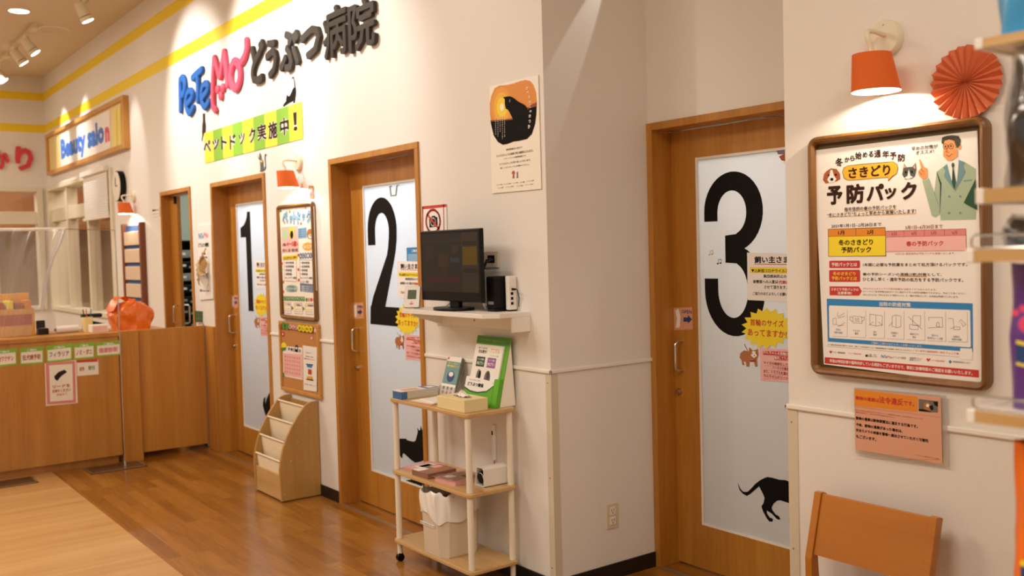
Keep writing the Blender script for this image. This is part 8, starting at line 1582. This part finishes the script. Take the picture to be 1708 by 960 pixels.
# side cabinet and the things on and behind the counter
mb = MB(); mb.box(-4.35, -3.72, -.69, -.2, 0.0, .935, M['counter'], .003); mb.box(-4.37, -3.70, -.692, -.18, .936, .955, M['counter'], .003); tag(mb.build('side_cabinet'), 'low wooden cabinet behind the swing gate under the orange bag', 'cabinet')
def pouch(mb, x0, x1, y0, y1, z0, z1, m, seed=0, lean=0.0, nu=18, nv=14, wr=.008, squeeze=.25, topd=.02):
    """stuffed bag: pillow that narrows to a sealed top edge"""
    rr = random.Random(seed); ph = [rr.uniform(0, 6) for _ in range(6)]
    def ring(u, v):
        a = u * 2 * math.pi; th = max(topd, (math.sin(math.pi * min(1, .12 + v * .95)) ** .45)) if v > .5 else min(1, .75 + v * .5)
        ex = 2.6; c, s = math.cos(a), math.sin(a); X = math.copysign(abs(c) ** (2 / ex), c); Yy = math.copysign(abs(s) ** (2 / ex), s)
        wx = (x1 - x0) / 2 * (1 - squeeze * max(0, v - .55)); wy = (y1 - y0) / 2 * th
        k = wr * (math.sin(5 * a + ph[0] + 4 * v) * math.sin(7 * v + ph[1]) + .6 * math.sin(11 * a + ph[2] - 9 * v))
        return ((x0 + x1) / 2 + X * (wx + k) + lean * v, (y0 + y1) / 2 + Yy * (wy + k), z0 + (z1 - z0) * v + k * .5 * v)
    mb.grid(ring, nu * 2, nv, m)
    mb.prism([ring(i / 20, 0)[:2] for i in range(20)], XY, z0 + .0001, z0 + .002, m)
t = thing('orange_bag', 'crumpled orange bag on the cabinet behind the swing gate', 'bag', (-3.98, -.45, .957)); mb = MB(); pouch(mb, -4.13, -3.83, -.63, -.285, .9562, 1.21, M['orangebag'], 3, wr=.012, squeeze=.3); mb.build('bag_body', t)
mb = MB(); mb.grid(lambda u, v: (-3.98 + .10 * (u - .5) * (1 + v), -.50 - .13 * v + .02 * math.sin(8 * u), 1.20 + .04 * math.sin(3 * v) - .08 * v * v + .01 * math.sin(14 * u)), 12, 8, M['orangebag']); mb.build('bag_neck', t)
CT = .9885
t = thing('product_display', 'yellow and brown card display box at the left end of the counter', 'display box', (-3.75, -1.33, CT)); mb = MB(); mb.box(-3.88, -3.68, -1.47, -1.22, CT, CT + .20, pm('gold'), .003); mb.box(-3.89, -3.87, -1.47, -1.22, CT + .20, CT + .31, pm('amber'), .003); mb.build('carton', t); mb = MB()
for i, (y, h, c) in enumerate(((-1.44, .05, 'rust'), (-1.38, .06, 'lemon'), (-1.32, .045, 'dogbrown'), (-1.26, .06, 'orange'))): mb.box(-3.86, -3.70, y - .024, y + .024, CT + .2005, CT + .2 + h, pm(c), .004)
mb.build('packets', t); mb = MB(); mb.box(-3.679, -3.6785, -1.45, -1.24, CT + .08, CT + .16, pm('rust')); mb.build('printed_band', t)
t = thing('card_terminal', 'dark card terminal on the counter beside the display box', 'terminal', (-3.75, -1.15, CT)); mb = MB(); mb.box(-3.80, -3.70, -1.195, -1.125, CT, CT + .045, M['plastic'], .006); mb.box(-3.83, -3.80, -1.19, -1.13, CT, CT + .10, M['plastic'], .006); mb.build('body', t); mb = MB(); mb.box(-3.79, -3.72, -1.18, -1.14, CT + .0452, CT + .047, M['grey']); mb.build('keypad', t)
mb = MB(); mb.cone((-3.72, -1.075, CT + .028), (-3.74, -.915, CT + .028), .027, .027, pm('paper'), 24); mb.cone((-3.719, -1.083, CT + .028), (-3.72, -1.0751, CT + .028), .01, .01, pm('lead'), 16); tag(mb.build('paper_roll'), 'white paper roll lying in the middle of the counter top', 'paper roll')
t = thing('pen_cup', 'beige cup of pens on the counter left of the orange bag', 'pen cup', (-3.72, -.85, CT)); mb = MB(); mb.lathe((-3.72, -.85, CT), [(.034, 0), (.04, .11), (.036, .11), (.03, .01), (0, .01)], pm('wheat'), 24); mb.build('cup', t)
for i, (dx, dy, c) in enumerate(((.01, .012, 'navy'), (-.012, .0, 'red'), (.0, -.014, 'ink'))):
    mb = MB(); mb.cone((-3.72 + dx, -.85 + dy, CT + .012), (-3.72 + dx * 2, -.85 + dy * 2.0, CT + .17), .004, .004, pm(c), 8); mb.build('pen', t)
mb = MB(); mb.box(-3.66, -3.55, -.86, -.74, CT, CT + .055, pm('cream'), .003); mb.box(-3.5495, -3.549, -.85, -.75, CT + .01, CT + .045, pm('pink')); tag(mb.build('small_carton'), 'small cream carton on the counter end nearest the gate', 'carton')
t = thing('desk_phone', 'black desk phone on the counter beside the orange bag', 'phone', (-3.8, -.76, CT)); mb = MB(); mb.prism([(-.85, 0), (-.715, 0), (-.715, .05), (-.85, .09)], lambda a, b, d: Vector((d, a, CT + b)), -3.9, -3.75, M['plastic'], .004); mb.build('base', t); mb = MB(); mb.box(-3.9, -3.86, -.86, -.705, CT + .095, CT + .125, M['plastic'], .01); mb.build('handset', t)
# ================================================================== RIGHT SIDE
# pleated paper fan
fxc, fzc, R = 2.741, 1.955, .100; t = thing('paper_fan', 'round orange pleated paper fan on the wall beside the large framed poster', 'paper fan', (fxc, YC, fzc)); mb = MB(); n_ = 24
c0 = mb.bm.verts.new((fxc, YC - .02, fzc)); rim = []; mid = []
for i in range(n_ * 2):
    a = i * math.pi / n_ + .05; rr = R * (1.0 if i % 2 else .992); yo = -.026 if i % 2 else -.010
    rim.append(mb.bm.verts.new((fxc + rr * math.cos(a), YC + yo, fzc + rr * math.sin(a)))); mid.append(mb.bm.verts.new((fxc + .008 * math.cos(a), YC - .02 + (-.003 if i % 2 else .003), fzc + .008 * math.sin(a))))
fs = []
for i in range(n_ * 2): j = (i + 1) % (n_ * 2); fs += [mb.bm.faces.new((mid[i], rim[i], rim[j], mid[j])), mb.bm.faces.new((c0, mid[i], mid[j]))]
mb._fin(fs, M['fan']); mb.build('pleats', t); mb = MB(); mb.lathe((fxc, YC - .002, fzc), [(.012, 0), (.012, .008), (0, .008)], M['fan'], 16, 'y'); mb.build('mount', t)
# chair
t = thing('chair', 'orange brown wooden chair standing against the right wall under the notice', 'chair', (2.49, -.36, 0)); CH = M['chair']
for x in (2.283, 2.663):
    mb = MB(); mb.prism([(-.092, .752), (-.108, .752), (-.160, .555), (-.158, .45), (-.112, 0), (-.076, 0), (-.118, .45), (-.126, .56), (-.075, .745)], lambda a, b, d: Vector((d, a, b)), x, x + .024, CH, .002); mb.build('back_leg', t)
    mb = MB(); mb.prism([(-.60, 0), (-.565, 0), (-.565, .405), (-.60, .405)], lambda a, b, d: Vector((d, a, b)), x, x + .024, CH, .002); mb.build('front_leg', t)
    mb = MB(); mb.box(x + .003, x + .021, -.564, -.155, .35, .404, CH, .002); mb.build('side_rail', t)
mb = MB(); mb.prism([(-.094, .748), (-.103, .747), (-.150, .568), (-.138, .565)], lambda a, b, d: Vector((d, a, b)), 2.3075, 2.6625, CH, .002); mb.build('backrest', t)
mb = MB(); mb.box(2.28, 2.69, -.62, -.16, .405, .43, CH, .006); mb.build('seat', t)
for y in (-.585, -.14):
    mb = MB(); mb.box(2.308, 2.662, y - .009, y + .009, .35, .404, CH, .002); mb.build('cross_rail', t)
# gondola shelf and its bags
gx0, gx1 = 3.40, 4.95; t = thing('gondola_shelf', 'tall shop shelf with pale wood edges at the right edge of the photo', 'shelf unit', (4.1, -.95, 0)); SH = ((1.806, 1.819, -1.238), (1.582, 1.602, -1.238), (1.497, 1.514, -1.268), (1.264, 1.281, -1.268), (.88, .898, -1.268), (.5, .518, -1.268))
for z0, z1, yf in SH:
    mb = MB(); mb.box(gx0 + .012, gx1, yf + .004, -.80, z0, z1, M['white'], .001, 1); mb.box(gx0 + .012, gx1, yf, yf + .004, z0, z1, M['beech']); mb.box(gx0, gx0 + .0118, yf - .002, -.80, z0 - .002, z1 + .001, M['white'], .002); mb.build('shelf_board', t)
mb = MB(); mb.box(gx0 + .05, gx1, -.798, -.78, .12, 2.1, M['white']); mb.build('back_panel', t); mb = MB(); mb.box(gx0 + .03, gx1, -1.27, -.79, 0, .12, M['white'], .004); mb.build('base', t)
for x in (gx0 + .02, gx1 - .05):
    mb = MB(); mb.box(x, x + .03, -.779, -.74, 0, 2.1, M['white']); mb.build('upright', t)
for z in (1.514, 1.281):
    mb = MB(); mb.tube([(gx0 + .009, -1.26, z + .002), (gx0 + .006, -1.262, z + .006), (gx0 + .006, -1.262, z + .016), (gx0 + .012, -1.262, z + .021), (gx0 + .5, -1.262, z + .021)], .0019, M['chrome'], 8); mb.tube([(gx0 + .009, -1.26, z + .002), (gx0 + .5, -1.262, z + .002)], .0019, M['chrome'], 8); mb.build('wire_fence', t)
    mb = MB(); mb.box(gx0 + .02, gx0 + .5, -1.2615, -1.2605, z + .003, z + .020, M['acryl']); mb.build('acrylic_fence', t)
t = thing('food_bag', 'blue bag on the top board of the shop shelf', 'bag', (3.60, -1.12, 1.82)); mb = MB(); pouch(mb, 3.409, 3.70, -1.228, -1.13, 1.8205, 2.12, M['bluebag'], 5, wr=.004, squeeze=.05, topd=.85); mb.build('bag_body', t); mb = MB(); mb.prism([(3.47, 1.874), (3.7, 1.89), (3.7, 1.93), (3.47, 1.90)], lambda a, b, d: Vector((a, -1.2345 - d, b)), 0, .001, pm('fur')); mb.build('printed_band', t)
t = thing('treat_bag', 'clear bag of dark treats on the second board of the shop shelf', 'bag', (3.58, -1.12, 1.603)); mb = MB(); pouch(mb, 3.416, 3.71, -1.221, -1.10, 1.6045, 1.790, M['darkfood'], 8, lean=.0, wr=.002, squeeze=.16, topd=.9); mb.build('treats', t); mb = MB(); pouch(mb, 3.409, 3.715, -1.228, -1.08, 1.6035, 1.800, M['filmw'], 9, lean=.0, wr=.003, squeeze=.16, topd=.9); mb.build('clear_bag', t)
for i, x in enumerate((3.432, 3.50, 3.568)):
    mb = MB(); pouch(mb, x, x + .06, -1.235, -1.165, 1.5145, 1.556, M['matte'], 20 + i, wr=.002); pouch(mb, x - .003, x + .063, -1.239, -1.161, 1.5143, 1.564, M['filmw'], 30 + i, wr=.003)
    tag(mb.build('treat_packet'), ('dark shiny packet on the third board of the shop shelf, nearest its open end', 'dark packet, second from the open end on the third board of the shop shelf', 'dark packet, third from the open end on the third board of the shop shelf')[i], 'packet', 'dark packets on the third board')
t = thing('food_bag', 'purple bag with a pink paw and yellow band on the fourth board', 'bag', (3.58, -1.15, 1.282)); mb = MB(); pouch(mb, 3.430, 3.72, -1.246, -1.13, 1.2815, 1.492, M['purple'], 11, wr=.002, squeeze=.05, topd=.8); mb.build('bag_body', t)
mb = MB(); q = lambda a, b, d: Vector((a, -1.2485 - d, b)); mb.prism([(3.463, 1.354), (3.49, 1.349), (3.60, 1.362), (3.60, 1.398), (3.49, 1.375), (3.463, 1.380)], q, 0, .001, pm('navy')); mb.prism([(3.463, 1.380), (3.49, 1.375), (3.60, 1.398), (3.60, 1.403), (3.49, 1.380), (3.463, 1.385)], q, 0, .0012, pm('yellow')); mb.prism([(3.463, 1.350), (3.49, 1.345), (3.60, 1.358), (3.60, 1.362), (3.49, 1.349), (3.463, 1.354)], q, 0, .0012, pm('yellow')); mb.build('printed_band', t)
mb = MB()
for a, b, r_ in ((3.478, 1.408, .012), (3.462, 1.424, .005), (3.473, 1.430, .0055), (3.485, 1.430, .0055), (3.495, 1.422, .005)): mb.prism([(a + r_ * math.cos(i * .45), b + r_ * math.sin(i * .45)) for i in range(14)], q, 0, .001, pm('hotpink'))
mb.build('paw_mark', t)
t = thing('food_bag', 'orange bag with a navy bottom on the lower board of the shop shelf', 'bag', (3.6, -1.15, .899)); mb = MB(); pouch(mb, 3.436, 3.74, -1.25, -1.13, .8985, 1.232, M['orangebag'], 12, wr=.004, squeeze=.05, topd=.8); mb.build('bag_body', t); mb = MB(); q = lambda a, b, d: Vector((a, -1.2545 - d, b)); mb.prism([(3.47, .93), (3.72, .93), (3.72, 1.055), (3.47, 1.065)], q, 0, .001, pm('navy')); mb.prism([(3.47, 1.065), (3.72, 1.055), (3.72, 1.063), (3.47, 1.073)], q, 0, .0012, pm('yellow')); mb.build('printed_panel', t)
